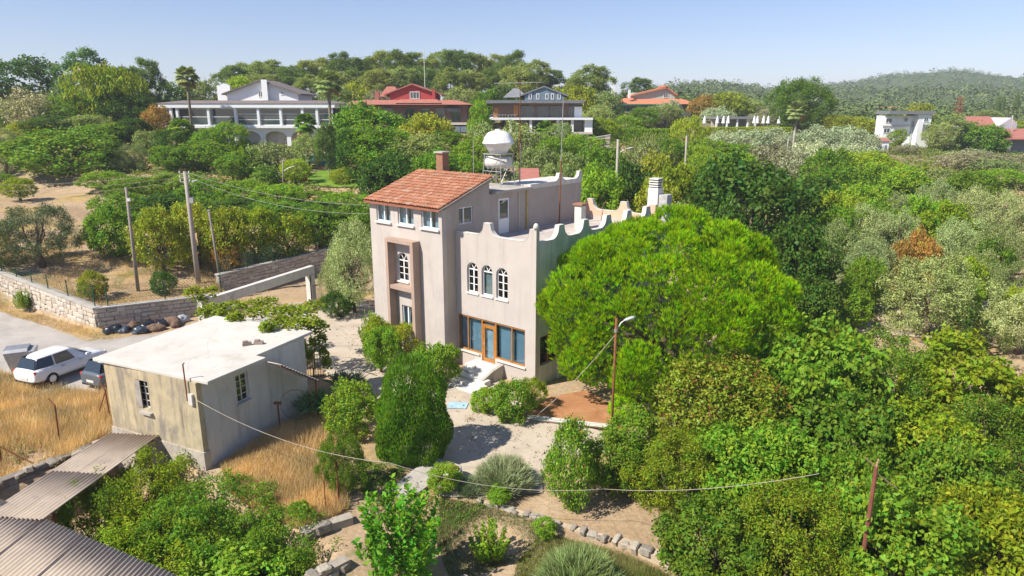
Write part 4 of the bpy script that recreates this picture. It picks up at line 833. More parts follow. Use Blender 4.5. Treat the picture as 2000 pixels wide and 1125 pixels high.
# ------------------------------------------------------------------ cars
def car_paint(name, col): 
    m, nt, b = nodes_of(name); b.inputs['Base Color'].default_value = (*col, 1); b.inputs['Roughness'].default_value = 0.28; b.inputs['Coat Weight'].default_value = 0.6; b.inputs['Coat Roughness'].default_value = 0.05; return m
M_TINT = glassmat('car_glass', (0.10, 0.13, 0.15), 0.35); M_TAIL = plain('red_tail_lamp', (0.5, 0.03, 0.02), 0.25, var=0.1, bmp=0); M_RIM = plain('alloy_rim', (0.5, 0.5, 0.52), 0.3, metal=0.8, bmp=0)
def make_car(label, loc, rz, paint, hatch=True, scale=1.0):
    """x forward, rear at x=-2.1; lofted body plus greenhouse"""
    root = thing('parked_car', label, 'car', loc, rz); root.scale = (scale,)*3
    secs = [(-2.14, 0.34, 0.80, 0.70), (-2.12, 0.26, 0.93, 0.82), (-1.75, 0.20, 1.00, 0.88), (-1.0, 0.19, 0.98, 0.90), (0.0, 0.19, 0.95, 0.91), (0.9, 0.19, 0.94, 0.90), (1.5, 0.20, 0.87, 0.88), (1.95, 0.24, 0.76, 0.80), (2.12, 0.34, 0.62, 0.64)]
    ring = lambda x, zb, zt_2, hw: [(x, -hw*0.92, zb), (x, -hw, zb+(zt_2-zb)*0.35), (x, -hw*0.985, zb+(zt_2-zb)*0.75), (x, -hw*0.88, zt_2), (x, 0, zt_2+0.03), (x, hw*0.88, zt_2), (x, hw*0.985, zb+(zt_2-zb)*0.75), (x, hw, zb+(zt_2-zb)*0.35), (x, hw*0.92, zb), (x, 0, zb)]
    V = [p for s_ in secs for p in ring(*s_)]; n = 10
    b = MB().add(V, [(i*n+k, i*n+(k+1) % n, (i+1)*n+(k+1) % n, (i+1)*n+k) for i in range(len(secs)-1) for k in range(n)]+[tuple(range(n)), tuple(range(len(secs)*n-1, (len(secs)-1)*n-1, -1))]).build('body', paint, root, True)
    s = b.modifiers.new('sub', 'SUBSURF'); s.levels = s.render_levels = 2
    # greenhouse: base ring and roof ring
    B0 = [(-2.0, 0.68), (-1.0, 0.81), (0.15, 0.81), (1.12, 0.72)]; R0 = [(-1.72, 0.52), (-0.95, 0.60), (-0.12, 0.60), (0.22, 0.55)]
    if not hatch: B0 = [(-1.55, 0.70), (-0.8, 0.80), (0.15, 0.80), (1.05, 0.74)]; R0 = [(-0.95, 0.52), (-0.6, 0.60), (-0.1, 0.60), (0.25, 0.56)]
    zb, zr = 0.93, 1.46
    def lvl(t_, bul): return [(B0[k][0]+(R0[k][0]-B0[k][0])*t_, -(B0[k][1]+(R0[k][1]-B0[k][1])*t_)*bul, zb+(zr-zb)*t_) for k in range(4)]+[(B0[k][0]+(R0[k][0]-B0[k][0])*t_, (B0[k][1]+(R0[k][1]-B0[k][1])*t_)*bul, zb+(zr-zb)*t_) for k in (3, 2, 1, 0)]
    rings = [lvl(-0.12, 1.0), lvl(0.0, 1.0), lvl(0.5, 1.03), lvl(0.95, 1.02)]; cx_ = sum(p[0] for p in rings[3])/8
    rings.append([(cx_+(p[0]-cx_)*0.9, p[1]*0.88, zr+0.035) for p in rings[3]]); rings.append([(cx_+(p[0]-cx_)*0.5, p[1]*0.5, zr+0.07) for p in rings[3]])
    V = [p for r_ in rings for p in r_]; n8 = len(rings)
    gh = MB().add(V, [(i*8+k, i*8+(k+1) % 8, (i+1)*8+(k+1) % 8, (i+1)*8+k) for i in range(n8-1) for k in range(8)]+[tuple(range((n8-1)*8, n8*8))]).build('cabin', paint, root, True)
    s = gh.modifiers.new('sub', 'SUBSURF'); s.levels = s.render_levels = 2
    def pane(a, c, d, e, name, k=0.012, inset=0.1):
        P = [Vector(q) for q in (a, c, d, e)]; cen = sum(P, Vector())/4; nn = (P[1]-P[0]).cross(P[2]-P[1]).normalized()
        if nn.dot(cen-Vector((-0.3, 0, 1.1))) < 0: nn = -nn
        P = [q+(cen-q)*inset+nn*k for q in P]; MB().add(P, [(0, 1, 2, 3)]).build(name, M_TINTP, root)
    g3 = lambda L_, i, s_, z: (L_[i][0], s_*L_[i][1], z)
    for s_ in (-1, 1):
        pane(g3(B0, 0, s_, zb), g3(B0, 1, s_, zb), g3(R0, 1, s_, zr), g3(R0, 0, s_, zr), 'side_window')
        pane(g3(B0, 1, s_, zb), g3(B0, 2, s_, zb), g3(R0, 2, s_, zr), g3(R0, 1, s_, zr), 'side_window', inset=0.07)
    pane(g3(B0, 0, -1, zb), g3(B0, 0, 1, zb), g3(R0, 0, 1, zr), g3(R0, 0, -1, zr), 'rear_window')
    pane(g3(B0, 3, -1, zb), g3(B0, 3, 1, zb), g3(R0, 3, 1, zr), g3(R0, 3, -1, zr), 'windscreen', inset=0.06)
    for x in (-1.3, 1.3):
        for s_ in (-1, 1):
            wh = bpy.data.objects.new('wheel', None); COL.objects.link(wh); wh.parent = root; wh.location = (x, s_*0.80, 0.31)
            def disc(r0, r1, w_, nm, mat):
                V = [(r*math.cos(2*math.pi*k/18), y, r*math.sin(2*math.pi*k/18)) for r, y in ((r0, -w_), (r1, -w_), (r1, w_), (r0, w_)) for k in range(18)]
                MB().add(V, [(i*18+k, i*18+(k+1) % 18, ((i+1) % 4)*18+(k+1) % 18, ((i+1) % 4)*18+k) for i in range(4) for k in range(18)]).build(nm, mat, wh)
            disc(0.19, 0.31, 0.11, 'tyre', M_BLACK); disc(0.01, 0.188, 0.10, 'rim', M_RIM)
    for s_ in (-1, 1):
        MB().box(-2.10, -1.97, s_*0.70-0.08, s_*0.70+0.10, 0.70, 0.88).build('tail_light', M_TAIL, root, bevel=0.03)
        MB().box(1.80, 2.02, s_*0.62-0.13, s_*0.62+0.1, 0.58, 0.72).build('headlight', M_CERAM, root, bevel=0.03)
        MB().box(0.62, 0.80, s_*0.95-0.08, s_*0.95+0.06, 0.93, 1.06).build('mirror', paint, root, bevel=0.03)
        for x in (-0.75, 0.25): MB().box(x, x+0.2, s_*0.897-0.02, s_*0.897+0.02, 0.78, 0.81).build('door_handle', M_STEEL, root)
    MB().box(-2.16, -2.10, -0.26, 0.26, 0.44, 0.56).build('licence_plate', M_CERAM, root)
    MB().box(-2.14, -1.9, -0.7, 0.7, 0.24, 0.34).build('bumper', M_BLACK, root, bevel=0.02)
    return root
M_TINTP = plain('tinted_glass', (0.025, 0.035, 0.045), 0.08, var=0.1, spec=0.8, bmp=0)
make_car('white hatchback parked beside the dry grass, rear towards the viewer', zc((-24.4, 34.9), 0.04), math.radians(70), car_paint('white_car_paint', (0.78, 0.78, 0.79)), scale=1.02)
make_car('dark grey car half hidden behind the shed wall, next to the white hatchback', zc((-20.75, 34.6), 0.04), math.radians(66), car_paint('grey_car_paint', (0.10, 0.12, 0.14)))
p = aty(1936, 290, 130); p[2] = tzf(p[0], p[1])+0.05
make_car('white saloon car on the far road at the right edge', p, math.radians(10), car_paint('far_white_paint', (0.80, 0.80, 0.80)), False, 1.05)

# ------------------------------------------------------------------ small yard things
def post(label, base, top, r=0.035, mat=M_RUST, brace=None):
    b = hit(*base); h = top_of(b, *top); root = thing('fence_post', label, 'post', b); tx = aty(*top, b[1])[0]-b[0]
    MB().tube([(0, 0, -0.3), (tx, 0, h)], r, 6).build('shaft', mat, root)
    MB().tube([(tx, 0, h), (tx-0.3, 0.1, h+0.28)], r*0.8, 5).build('bent_tip', mat, root)
    if brace: q = aty(*brace, b[1])-b; MB().tube([(tx*0.95, 0, h*0.92), (q[0], 0.1, q[2]-0.1)], r*0.8, 5).build('brace', mat, root)
post('rusty bent fence post in the dry grass', (116, 865), (107, 792)); post('rusty braced fence post at the left shed corner', (215, 815), (205, 760), brace=(182, 830)); post('rusty leaning rail at the left edge of the grass', (2, 905), (-3, 868), brace=(55, 900))
post('dark rusted post on the pale retaining wall', (662, 985), (657, 905), 0.05); post('thin wooden stake beside the dark rusted post', (636, 1000), (633, 940), 0.02)
tp_ = aty(1694, 1030, 17.7); root = thing('timber_post', 'reddish brown timber post standing among the fruit trees', 'post', (tp_[0], tp_[1], tzf(tp_[0], tp_[1])))
zt2 = float(aty(1690, 912, 17.7)[2])-root.location.z
MB().tube([(0, 0, -0.3), (0, 0, zt2)], [0.08, 0.06], 8).build('shaft', plain('red_timber', (0.20, 0.075, 0.05), 0.8, var=0.3, scale=5), root)
MB().tube([(-0.35, 0, zt2+0.28), (0.05, 0, zt2-0.05)], 0.022).tube([(0.03, 0, zt2-0.2), (0.75, 0.1, zt2-0.75)], 0.02).tube([(0, 0, zt2), (0.03, 0, zt2+0.25)], 0.03).build('broken_branch', plain('dry_twig', (0.34, 0.22, 0.13), 0.9), root)
brp = gz(1548, 885, -0.8); br = thing('water_barrel', 'dark blue plastic water barrel under the fruit trees', 'barrel', (brp[0], brp[1], tzf(brp[0], brp[1])))
MB().lathe([(0.40, 0), (0.44, 0.05), (0.46, 0.5), (0.44, 0.95), (0.38, 1.05), (0.36, 1.08)], 20).build('barrel_body', plain('blue_plastic', (0.03, 0.06, 0.13), 0.4, bmp=0), br, True)
MB().lathe([(0.37, 1.081), (0.37, 1.10), (0.05, 1.12)], 20).build('lid', plain('grey_blue_lid', (0.12, 0.16, 0.22), 0.4, bmp=0), br)
sl_ = MB().prism([(-1.3, -0.45), (1.2, -0.5), (1.35, 0.4), (0.2, 0.55), (-1.2, 0.45)], -0.09, 0.09, 'xy').build('concrete_slab', M_CONCRETE, None, bevel=0.02); sl_.location = zc(gz(822, 930), 0.12); sl_.rotation_euler = (0.25, -0.12, math.radians(52)); tag(sl_, 'tilted grey concrete slab beside the cone-shaped conifer', 'slab')
kb = MB().hexa([gz(1030, 822, -0.1), gz(1205, 842, -0.3), gz(1203, 834, -0.3), gz(1030, 814, -0.1)], [gz(1030, 822, 0.12)+np.array([0, .25, 0]), gz(1205, 842, 0.0)+np.array([0, .25, 0]), gz(1203, 834, 0.0)+np.array([0, .25, 0]), gz(1030, 814, 0.12)+np.array([0, .25, 0])]).build('kerb', M_WHITEOLD, None); tag(kb, 'white painted kerb along the red soil bed', 'kerb')
M_TERRA = plain('terracotta_pot', (0.45, 0.17, 0.08), 0.8)
for k, (px, py, s_, lb) in enumerate(((760, 612, 0.3, 'terracotta pot at the path by the house shrubs'), (880, 925, 0.42, 'pale stone urn planted with reddish succulents'), (1140, 905, 0.3, 'terracotta pot half hidden in the red-flowering shrub'))):
    pr = thing('plant_pot', lb, 'plant pot', zc(gz(px, py), 0.03))
    MB().lathe([(s_*0.6, 0), (s_*0.95, s_*1.1), (s_*1.1, s_*1.12), (s_*1.1, s_*1.35), (s_*0.95, s_*1.36)], 16).build('pot', M_WHITEOLD if k == 1 else M_TERRA, pr, True)
    MB().lathe([(s_*0.9, s_*1.365), (s_*0.5, s_*1.42)], 12).build('soil', M_RED, pr)
blue = MB().prism([(-0.5, -0.35), (0.45, -0.4), (0.55, 0.3), (-0.4, 0.4)], 0, 0.02, 'xy').build('door_mat', plain('pale_blue_tile', (0.36, 0.52, 0.62), 0.6), None); blue.location = zc(gz(893, 793), 0.07); tag(blue, 'pale blue mat on the path below the white steps', 'mat')

# ------------------------------------------------------------------ houses on the slope behind (each built at its own distance, front towards the valley)
M_VW = plain('villa_white', (0.82, 0.83, 0.84), 0.7, var=0.05, scale=0.5); M_VROOF = plain('grey_brown_shingle', (0.19, 0.16, 0.155), 0.9, var=0.25, scale=1.5)
M_VG = glassmat('villa_glass', (0.20, 0.27, 0.28), 0.4); M_REDT = plain('red_roof_tile', (0.38, 0.15, 0.115), 0.85, var=0.2, scale=2.0); M_REDW = plain('red_wall_paint', (0.42, 0.07, 0.065), 0.8, var=0.1)
M_SLATE = plain('slate_roof', (0.20, 0.21, 0.23), 0.7, var=0.2, scale=2); M_BLUEW = plain('blue_grey_boards', (0.16, 0.22, 0.27), 0.7, var=0.12, scale=3); M_PALE = plain('pale_stone_cladding', (0.58, 0.52, 0.46), 0.9, var=0.15, scale=2)
M_ORT = plain('orange_roof_tile', (0.52, 0.20, 0.11), 0.85, var=0.2, scale=2.0); M_GRNW = plain('pale_green_wall', (0.42, 0.47, 0.42), 0.85, var=0.1); M_PINKW = plain('lilac_pink_wall', (0.58, 0.50, 0.55), 0.85, var=0.1)
M_BRW = plain('brown_wall', (0.20, 0.13, 0.10), 0.8, var=0.2)
class Far:
    def __init__(s, name, label, cx, by, Y, cat='house', sink=1.2):
        p = aty(cx, by, Y); d = ray(cx, by); s.k = (Y/d[1])/FPX; s.cx, s.by = cx, by
        s.root = thing(name, label, cat, p); s.sink = sink
    def x(s, px): return (px-s.cx)*s.k
    def z(s, py): return (s.by-py)*s.k
    def box(s, name, px0, px1, py0, py1, d0, d1, mat, parent=None):   # py0 top, py1 bottom, d depth range
        return MB().box(s.x(px0), s.x(px1), d0, d1, s.z(py1), s.z(py0)).build(name, mat, parent or s.root)
    def window(s, px0, px1, py0, py1, d, frame=M_PVC, glass=None, bars=1, rows=0, name='window'):
        w = bpy.data.objects.new(name, None); COL.objects.link(w); w.parent = s.root; x0, x1, z0, z1 = s.x(px0), s.x(px1), s.z(py1), s.z(py0); t = 0.09
        m = MB().box(x0, x0+t, d-0.06, d, z0, z1).box(x1-t, x1, d-0.06, d, z0, z1).box(x0+t, x1-t, d-0.06, d, z0, z0+t).box(x0+t, x1-t, d-0.06, d, z1-t, z1)
        for k in range(1, bars+1): c = x0+(x1-x0)*k/(bars+1); m.box(c-0.03, c+0.03, d-0.055, d-0.005, z0+t, z1-t)
        for k in range(1, rows+1): c = z0+(z1-z0)*k/(rows+1); m.box(x0+t, x1-t, d-0.05, d-0.01, c-0.04, c+0.04)
        m.build('frame', frame, w); MB().box(x0+0.02, x1-0.02, d-0.03, d-0.02, z0+0.02, z1-0.02).build('pane', glass or M_GLASSP, w); return w
    def gable(s, name, px0, px1, pxa, pye, pya, d0, d1, mat, th=0.25, over=0.5):     # gable roof, ridge runs into depth
        x0, x1, xa, ze, za = s.x(px0)-over, s.x(px1)+over, s.x(pxa), s.z(pye), s.z(pya)
        return MB().prism([(x0, ze-0.2), (xa, za), (x1, ze-0.2), (x1, ze-0.2+th), (xa, za+th), (x0, ze-0.2+th)], d0-over, d1+over).build(name, mat, s.root)
    def hip(s, name, px0, px1, pye, pyr, d0, d1, mat, inset=4.0, over=0.6, parent=None):
        x0, x1, z0, z1 = s.x(px0)-over, s.x(px1)+over, s.z(pye), s.z(pyr); y0, y1 = d0-over, d1+over
        return MB().hexa([(x0, y0, z0), (x1, y0, z0), (x1, y1, z0), (x0, y1, z0)], [(x0+inset, y0+inset, z1), (x1-inset, y0+inset, z1), (x1-inset, y1-inset, z1), (x0+inset, y1-inset, z1)]).build(name, mat, parent or s.root)
M_GLASSP = plain('dark_reflective_glass', (0.05, 0.075, 0.08), 0.06, var=0.3, scale=0.6, spec=0.9, bmp=0)
# white villa
v = Far('villa', 'large white villa with long glazed upper floor and arched ground floor', 490, 288, 105)
v.box('ground_floor', 335, 655, 251, 302, 1.2, 11, M_PALE)
v.box('floor_slab', 325, 660, 246, 251, -0.4, 11.2, M_VW)
v.box('upper_floor', 328, 655, 212, 246, 0.9, 11, M_GLASSP)
v.box('roof_fascia', 322, 660, 205, 213, -0.5, 11.5, M_VW)
for px in (325, 341, 353, 413, 465, 509, 552, 594, 622, 650): v.box('column', px, px+4.5, 213, 246, -0.3, 0.1, M_VW)
for a, b in ((330, 341), (357, 413), (417.5, 465), (469.5, 509), (513.5, 552), (556.5, 594), (598.5, 622), (626.5, 650)): v.window(a, b, 214, 246, 0.05, rows=2 if a > 460 or a < 345 else 1, bars=0)
for k in range(7):
    a = 412+k*51
    m = MB(); x0, x1 = v.x(a), v.x(a+51); zt3, zb3 = v.z(251.2), v.z(290); r = (x1-x0)*0.42; c = (x0+x1)/2; zs = zt3-0.45-r*0.55
    m.box(x0, c-r, 0.2, 0.8, zb3-1.5, zt3).box(c+r, x1, 0.2, 0.8, zb3-1.5, zt3)
    for j in range(8):
        t0, t1_ = math.pi*j/8, math.pi*(j+1)/8
        m.prism([(c-r*math.cos(t0), zs+0.55*r*math.sin(t0)), (c-r*math.cos(t1_), zs+0.55*r*math.sin(t1_)), (c-r*math.cos(t1_), zt3), (c-r*math.cos(t0), zt3)], 0.2, 0.8)
    m.build('arcade_bay', M_VW, v.root)
v.hip('main_roof', 322, 660, 205, 199, 0, 11.5, M_VROOF, 3.0)
v.box('attic_wall', 438, 578, 186, 200, 3.0, 10.5, M_VW); MB().prism([(v.x(438), v.z(186)), (v.x(578), v.z(186)), (v.x(508), v.z(162))], 3.0, 10.5).build('attic_gable', M_VW, v.root)
v.gable('attic_roof', 438, 578, 508, 186, 162, 3.0, 10.5, M_VROOF, 0.2, 0.6); v.box('chimney', 511, 522, 160, 199, 2.2, 2.95, M_VW)
v.window(500, 509, 181, 193, 2.98); v.window(544, 550, 181, 188, 2.98)
v.box('roof_terrace_rail', 414, 440, 170, 200, 4.0, 4.1, M_VW); MB().prism([(v.x(418), v.z(170)), (v.x(425), v.z(166)), (v.x(432), v.z(170)), (v.x(432), v.z(196)), (v.x(418), v.z(196))], 4.5, 6).build('roof_turret', M_VW, v.root)
pl = aty(612, 300, 97); pl[2] = tzf(pl[0], pl[1])
po = thing('swimming_pool', 'raised blue swimming pool with pale rim in front of the white villa', 'swimming pool', pl); m = MB()
MB().box(-2.6, 2.6, -1.6, 2.2, -0.5, 0.75).build('pool_wall', plain('turquoise_tile', (0.06, 0.28, 0.42), 0.3, var=0.2, scale=3), po); MB().box(-2.7, 2.7, -1.7, 2.3, 0.752, 0.85).build('rim', M_VW, po); MB().box(-2.3, 2.3, -1.3, 1.9, 0.851, 0.86).build('pool_water', plain('pool_water', (0.03, 0.22, 0.34), 0.05, spec=0.8, bmp=0), po)
# red house
v = Far('red_house', 'dark red house with wide terracotta roof and red gable attic', 800, 255, 115)
v.box('ground_wall', 690, 912, 205, 262, 1.0, 12, M_BRW)
v.hip('main_roof', 668, 918, 206, 197, 0, 13, M_REDT, 3.0, 0.4)
for a in (748, 790, 820, 850, 880): v.window(a, a+20, 212, 240, 0.98, M_BRW)
v.box('balcony_slab', 870, 916, 240, 244, -0.4, 1.0, M_PALE); v.box('awning', 872, 896, 213, 219, 0.3, 0.95, M_SLATE)
v.box('attic_wall', 758, 850, 186, 200, 3.0, 9, M_REDW); MB().prism([(v.x(758), v.z(186)), (v.x(850), v.z(186)), (v.x(803), v.z(168))], 3.0, 9).build('attic_gable', M_REDW, v.root)
v.gable('attic_roof', 752, 856, 803, 186, 168, 3.0, 9, M_REDT, 0.22, 0.4); v.window(798, 817, 181, 195, 2.97, bars=2)
v.hip('side_roof', 735, 775, 190, 170, 5, 9.5, M_REDT, 1.2, 0.2); v.box('chimney', 843, 849, 177, 198, 2.2, 2.8, M_REDW); v.box('chimney', 728, 736, 180, 200, 3.2, 3.9, M_REDT)
v.hip('porch_roof', 775, 862, 203, 196, 0.0, 2.8, M_REDT, 0.8, 0.1)
for k in range(2): v.box('terrace_wall', 880+20*k, 899+20*k, 247, 258, -0.3, 0.0, M_BLUEW)
fl = thing('flag_mast', 'thin white mast behind the red house against the pine wood', 'mast', tuple(aty(831, 200, 135)[:2])+(tzf(*aty(831, 200, 135)[:2]),))
hh = top_of(np.array(fl.location), 831, 95); MB().tube([(0, 0, 0), (0, 0, hh)], [0.09, 0.05], 6).build('pole', M_CERAM, fl); MB().box(-0.3, 0.3, -0.3, 0.3, -0.2, 0.1).build('footing', M_CONCRETE, fl)
# dark modern villa
v = Far('dark_villa', 'dark grey modern villa with blue-grey gable and long balcony', 1050, 262, 103)
v.box('ground_floor', 985, 1150, 234, 272, 2.5, 11, M_BRW); v.box('side_wall', 1142, 1157, 232, 262, 0.2, 11, M_VW); v.box('balcony_slab', 955, 1157, 231, 235, -0.3, 11, M_VW)
for px in (995, 1034, 1087, 1115): v.box('column', px, px+5, 235, 262, 0.0, 0.45, M_VW)
v.box('terrace_floor', 985, 1157, 258, 262, -0.5, 2.5, M_PALE)
for a, b in ((1010, 1030), (1042, 1062), (1095, 1112), (1122, 1142)): v.window(a, b, 237, 258, 2.48, M_SLATE)
v.box('upper_floor', 962, 1138, 203, 231, 2.0, 11, M_BRW)
for a, b in ((1018, 1043), (1050, 1072), (1076, 1100), (1112, 1122)): v.window(a, b, 209, 231, 1.98, M_SLATE, bars=1)
v.box('wood_panel', 965, 973, 212, 231, 1.9, 1.98, M_WOOD); v.box('wood_panel', 1003, 1012, 206, 231, 1.9, 1.98, M_WOOD); v.box('white_panel', 1123, 1138, 210, 231, 1.85, 1.98, M_VW)
v.box('flat_roof', 950, 1140, 198, 203.5, 0.2, 11.5, M_SLATE)
v.box('attic_wall', 1025, 1102, 188, 198, 2.5, 9, M_BLUEW); MB().prism([(v.x(1025), v.z(188)), (v.x(1102), v.z(188)), (v.x(1063), v.z(173))], 2.5, 9).build('attic_gable', M_BLUEW, v.root)
v.gable('attic_roof', 1018, 1108, 1063, 188, 173, 2.5, 9, M_SLATE, 0.22, 0.2)
v.hip('side_roof', 985, 1030, 192, 174, 4, 9.5, M_SLATE, 1.5, 0.2)
for a in (1033, 1048, 1066, 1077, 1090): v.window(a, a+6, 185, 196, 2.48, M_VW, bars=0)
v.box('balcony_rail', 957, 1010, 225, 226, -0.2, -0.1, M_STEEL); 
for k in range(9): v.box('baluster', 957+6*k, 957.7+6*k, 226, 231, -0.2, -0.12, M_STEEL)
sw2 = stone_wall('pale stone terrace wall under the dark villa', aty(1060, 274, 97)[:2], aty(1192, 280, 97)[:2], 1.6, 1.9, 0.6, 1.1, thick=0.7, cope=True, irregular=0.6, zoff=0.4)
# orange roofed house
v = Far('orange_roofed_house', 'pale green house with layered orange roofs and two white chimneys', 1275, 228, 165)
v.box('ground_wall', 1205, 1352, 203, 236, 1, 12, M_GRNW); v.hip('main_roof', 1198, 1360, 204, 192, 0, 12, M_ORT, 4, 0.4)
v.box('attic_wall', 1240, 1322, 182, 200, 3, 10, M_GRNW); MB().prism([(v.x(1236), v.z(186)), (v.x(1308), v.z(170)), (v.x(1308), v.z(173)), (v.x(1236), v.z(189))], 2.4, 10.5).build('attic_roof', M_ORT, v.root)
MB().prism([(v.x(1300), v.z(168)), (v.x(1326), v.z(186)), (v.x(1326), v.z(189)), (v.x(1300), v.z(171))], 2.4, 10.5).build('attic_roof', M_ORT, v.root); MB().prism([(v.x(1262), v.z(182)), (v.x(1322), v.z(182)), (v.x(1306), v.z(171))], 3.0, 10).build('attic_gable', M_GRNW, v.root)
v.window(1299, 1308, 184, 192, 2.97); v.window(1215, 1247, 206, 218, 0.97, M_PVC, bars=3); v.window(1255, 1290, 207, 220, 0.97, M_BRW, bars=3); v.window(1300, 1345, 206, 218, 0.97, M_BRW, bars=3)
v.box('white_chimney', 1191, 1197, 171, 215, -2, -1.2, M_VW); v.box('white_chimney', 1227, 1231, 177, 193, 1, 1.6, M_VW); v.box('awning', 1203, 1290, 204, 206, -1.2, 1.0, plain('green_canvas', (0.03, 0.20, 0.12), 0.8))
# pool pavilion with closed parasols
v = Far('pavilion', 'low white pool pavilion with flat grey roof', 1435, 250, 138, 'pavilion')
v.box('roof', 1396, 1478, 229, 233, -0.3, 5, M_SLATE); v.box('back_wall', 1400, 1474, 233, 256, 4, 4.3, M_PALE)
for px in (1398, 1418, 1438, 1458, 1473): v.box('column', px, px+3, 233, 256, 0, 0.4, M_VW)
us = [(1375, 'leftmost closed white parasol, left of the pool pavilion'), (1400, 'closed white parasol in front of the pavilion left end'), (1412, 'second closed white parasol in front of the pavilion'), (1421, 'third closed white parasol in front of the pavilion'), (1472, 'closed white parasol at the pavilion right end'), (1478, 'closed white parasol just right of the pavilion'), (1490, 'closed white parasol, second right of the pavilion'), (1499, 'closed white parasol, third right of the pavilion'), (1520, 'closed white parasol standing apart near the round pine')]
for k, (px, lb) in enumerate(us):
    q = aty(px, 251, 134); u_ = thing('parasol', lb, 'parasol', (q[0], q[1], q[2]), 0, 'closed parasols on the pool terrace')
    MB().lathe([(0.05, 0.9), (0.36, 1.0), (0.26, 1.6), (0.14, 2.15), (0.02, 2.4)], 8).build('canopy', M_VW, u_); MB().tube([(0, 0, -0.6), (0, 0, 0.9)], 0.05).build('pole', M_STEEL, u_)
# white tower house and red-roofed hut
v = Far('white_house', 'narrow white three-storey house with flat dark roof among the trees', 1765, 290, 128)
R45 = 0.0
v.box('front_wall', 1724, 1782, 228, 300, 0.8, 3.6, M_VW); v.box('side_wing', 1782, 1807, 224, 300, -0.6, 3.4, M_VW); v.box('roof', 1722, 1810, 219, 225, -1.0, 3.8, M_SLATE)
for a, b, t_, bt in ((1727, 1739, 233, 242), (1725, 1738, 251, 261), (1762, 1770, 231, 240)): v.window(a, b, t_, bt, 0.78)
for k in range(5): v.window(1792+3.2*k, 1794+3.2*k, 243+1.2*k, 263-1.2*k, -0.62, M_SLATE, bars=0)
v.window(1792, 1801, 231, 240, -0.62); v.box('downpipe', 1778, 1781, 238, 288, 0.6, 0.78, M_GRNW); v.box('floor_band', 1721, 1782, 246, 248, 0.6, 0.78, M_PALE)
v = Far('small_hut', 'tiny white hut with red roof below the white three-storey house', 1724, 300, 118, 'hut')
v.box('wall', 1716, 1734, 276, 306, 0, 2.5, M_VW); v.hip('roof', 1713, 1736, 276, 270, 0, 2.5, M_REDT, 0.8, 0.2); v.box('door', 1726, 1730, 284, 302, -0.05, -0.003, M_BLUEW)
# pink house and long low house at the right edge
v = Far('pink_house', 'lilac-pink house with red tiled roof at the right edge', 1925, 270, 135)
v.box('wall', 1878, 1945, 246, 278, 1, 9, M_PINKW); MB().prism([(v.x(1940), v.z(272)), (v.x(1978), v.z(272)), (v.x(1978), v.z(242)), (v.x(1965), v.z(231)), (v.x(1940), v.z(248))], -0.5, 8).build('gable_wall', M_PINKW, v.root)
MB().hexa([(v.x(1873), 0.2, v.z(248)), (v.x(1945), 0.2, v.z(248)), (v.x(1968), 6, v.z(231)), (v.x(1892), 6, v.z(231))], [(v.x(1873), 0.2, v.z(246)), (v.x(1945), 0.2, v.z(246)), (v.x(1968), 6, v.z(229)), (v.x(1892), 6, v.z(229))]).build('roof', M_REDT, v.root)
v.window(1882, 1892, 255, 264, 0.98); v.window(1925, 1936, 252, 262, 0.98)
v = Far('low_house', 'low building with red sloping roof cut by the right edge, beside the white saloon', 1990, 292, 124)
v.box('wall', 1962, 2060, 272, 298, 0.6, 6, M_SLATE); v.box('pillar', 1965, 1972, 272, 296, -0.2, 0.2, M_PALE)
MB().hexa([(v.x(1955), -0.8, v.z(273)), (v.x(2060), -0.8, v.z(273)), (v.x(2060), 6, v.z(256)), (v.x(1960), 6, v.z(256))], [(v.x(1955), -0.8, v.z(271)), (v.x(2060), -0.8, v.z(271)), (v.x(2060), 6, v.z(254)), (v.x(1960), 6, v.z(254))]).build('roof', M_REDT, v.root)
# lattice pylon
q = aty(1868, 244, 165); py_ = thing('pylon', 'rust-brown lattice electricity pylon behind the white three-storey house', 'pylon', (q[0], q[1], tzf(q[0], q[1])))
hh = top_of(np.array(py_.location), 1868, 190)
m = MB(); 
for sx in (-1, 1):
    for sy in (-1, 1): m.tube([(sx*0.9, sy*0.9, -0.3), (sx*0.35, sy*0.35, hh)], 0.08, 4)
m.build('legs_frame', M_RUST, py_); m = MB()
for k in range(8):
    z0, z1 = hh*k/8, hh*(k+1)/8; a0, a1 = 0.9-0.55*k/8, 0.9-0.55*(k+1)/8
    for s_ in (-1, 1): m.tube([(-a0, s_*a0, z0), (a1, s_*a1, z1)], 0.05, 3).tube([(a0, s_*a0, z0), (-a1, s_*a1, z1)], 0.05, 3).tube([(s_*a0, -a0, z0), (s_*a1, a1, z1)], 0.05, 3)
m.build('lattice', M_RUST, py_)
for k in range(3): MB().tube([(-1.3, 0, hh-0.4-1.2*k), (1.3, 0, hh-0.4-1.2*k)], 0.08, 4).build('crossarm', M_RUST, py_)
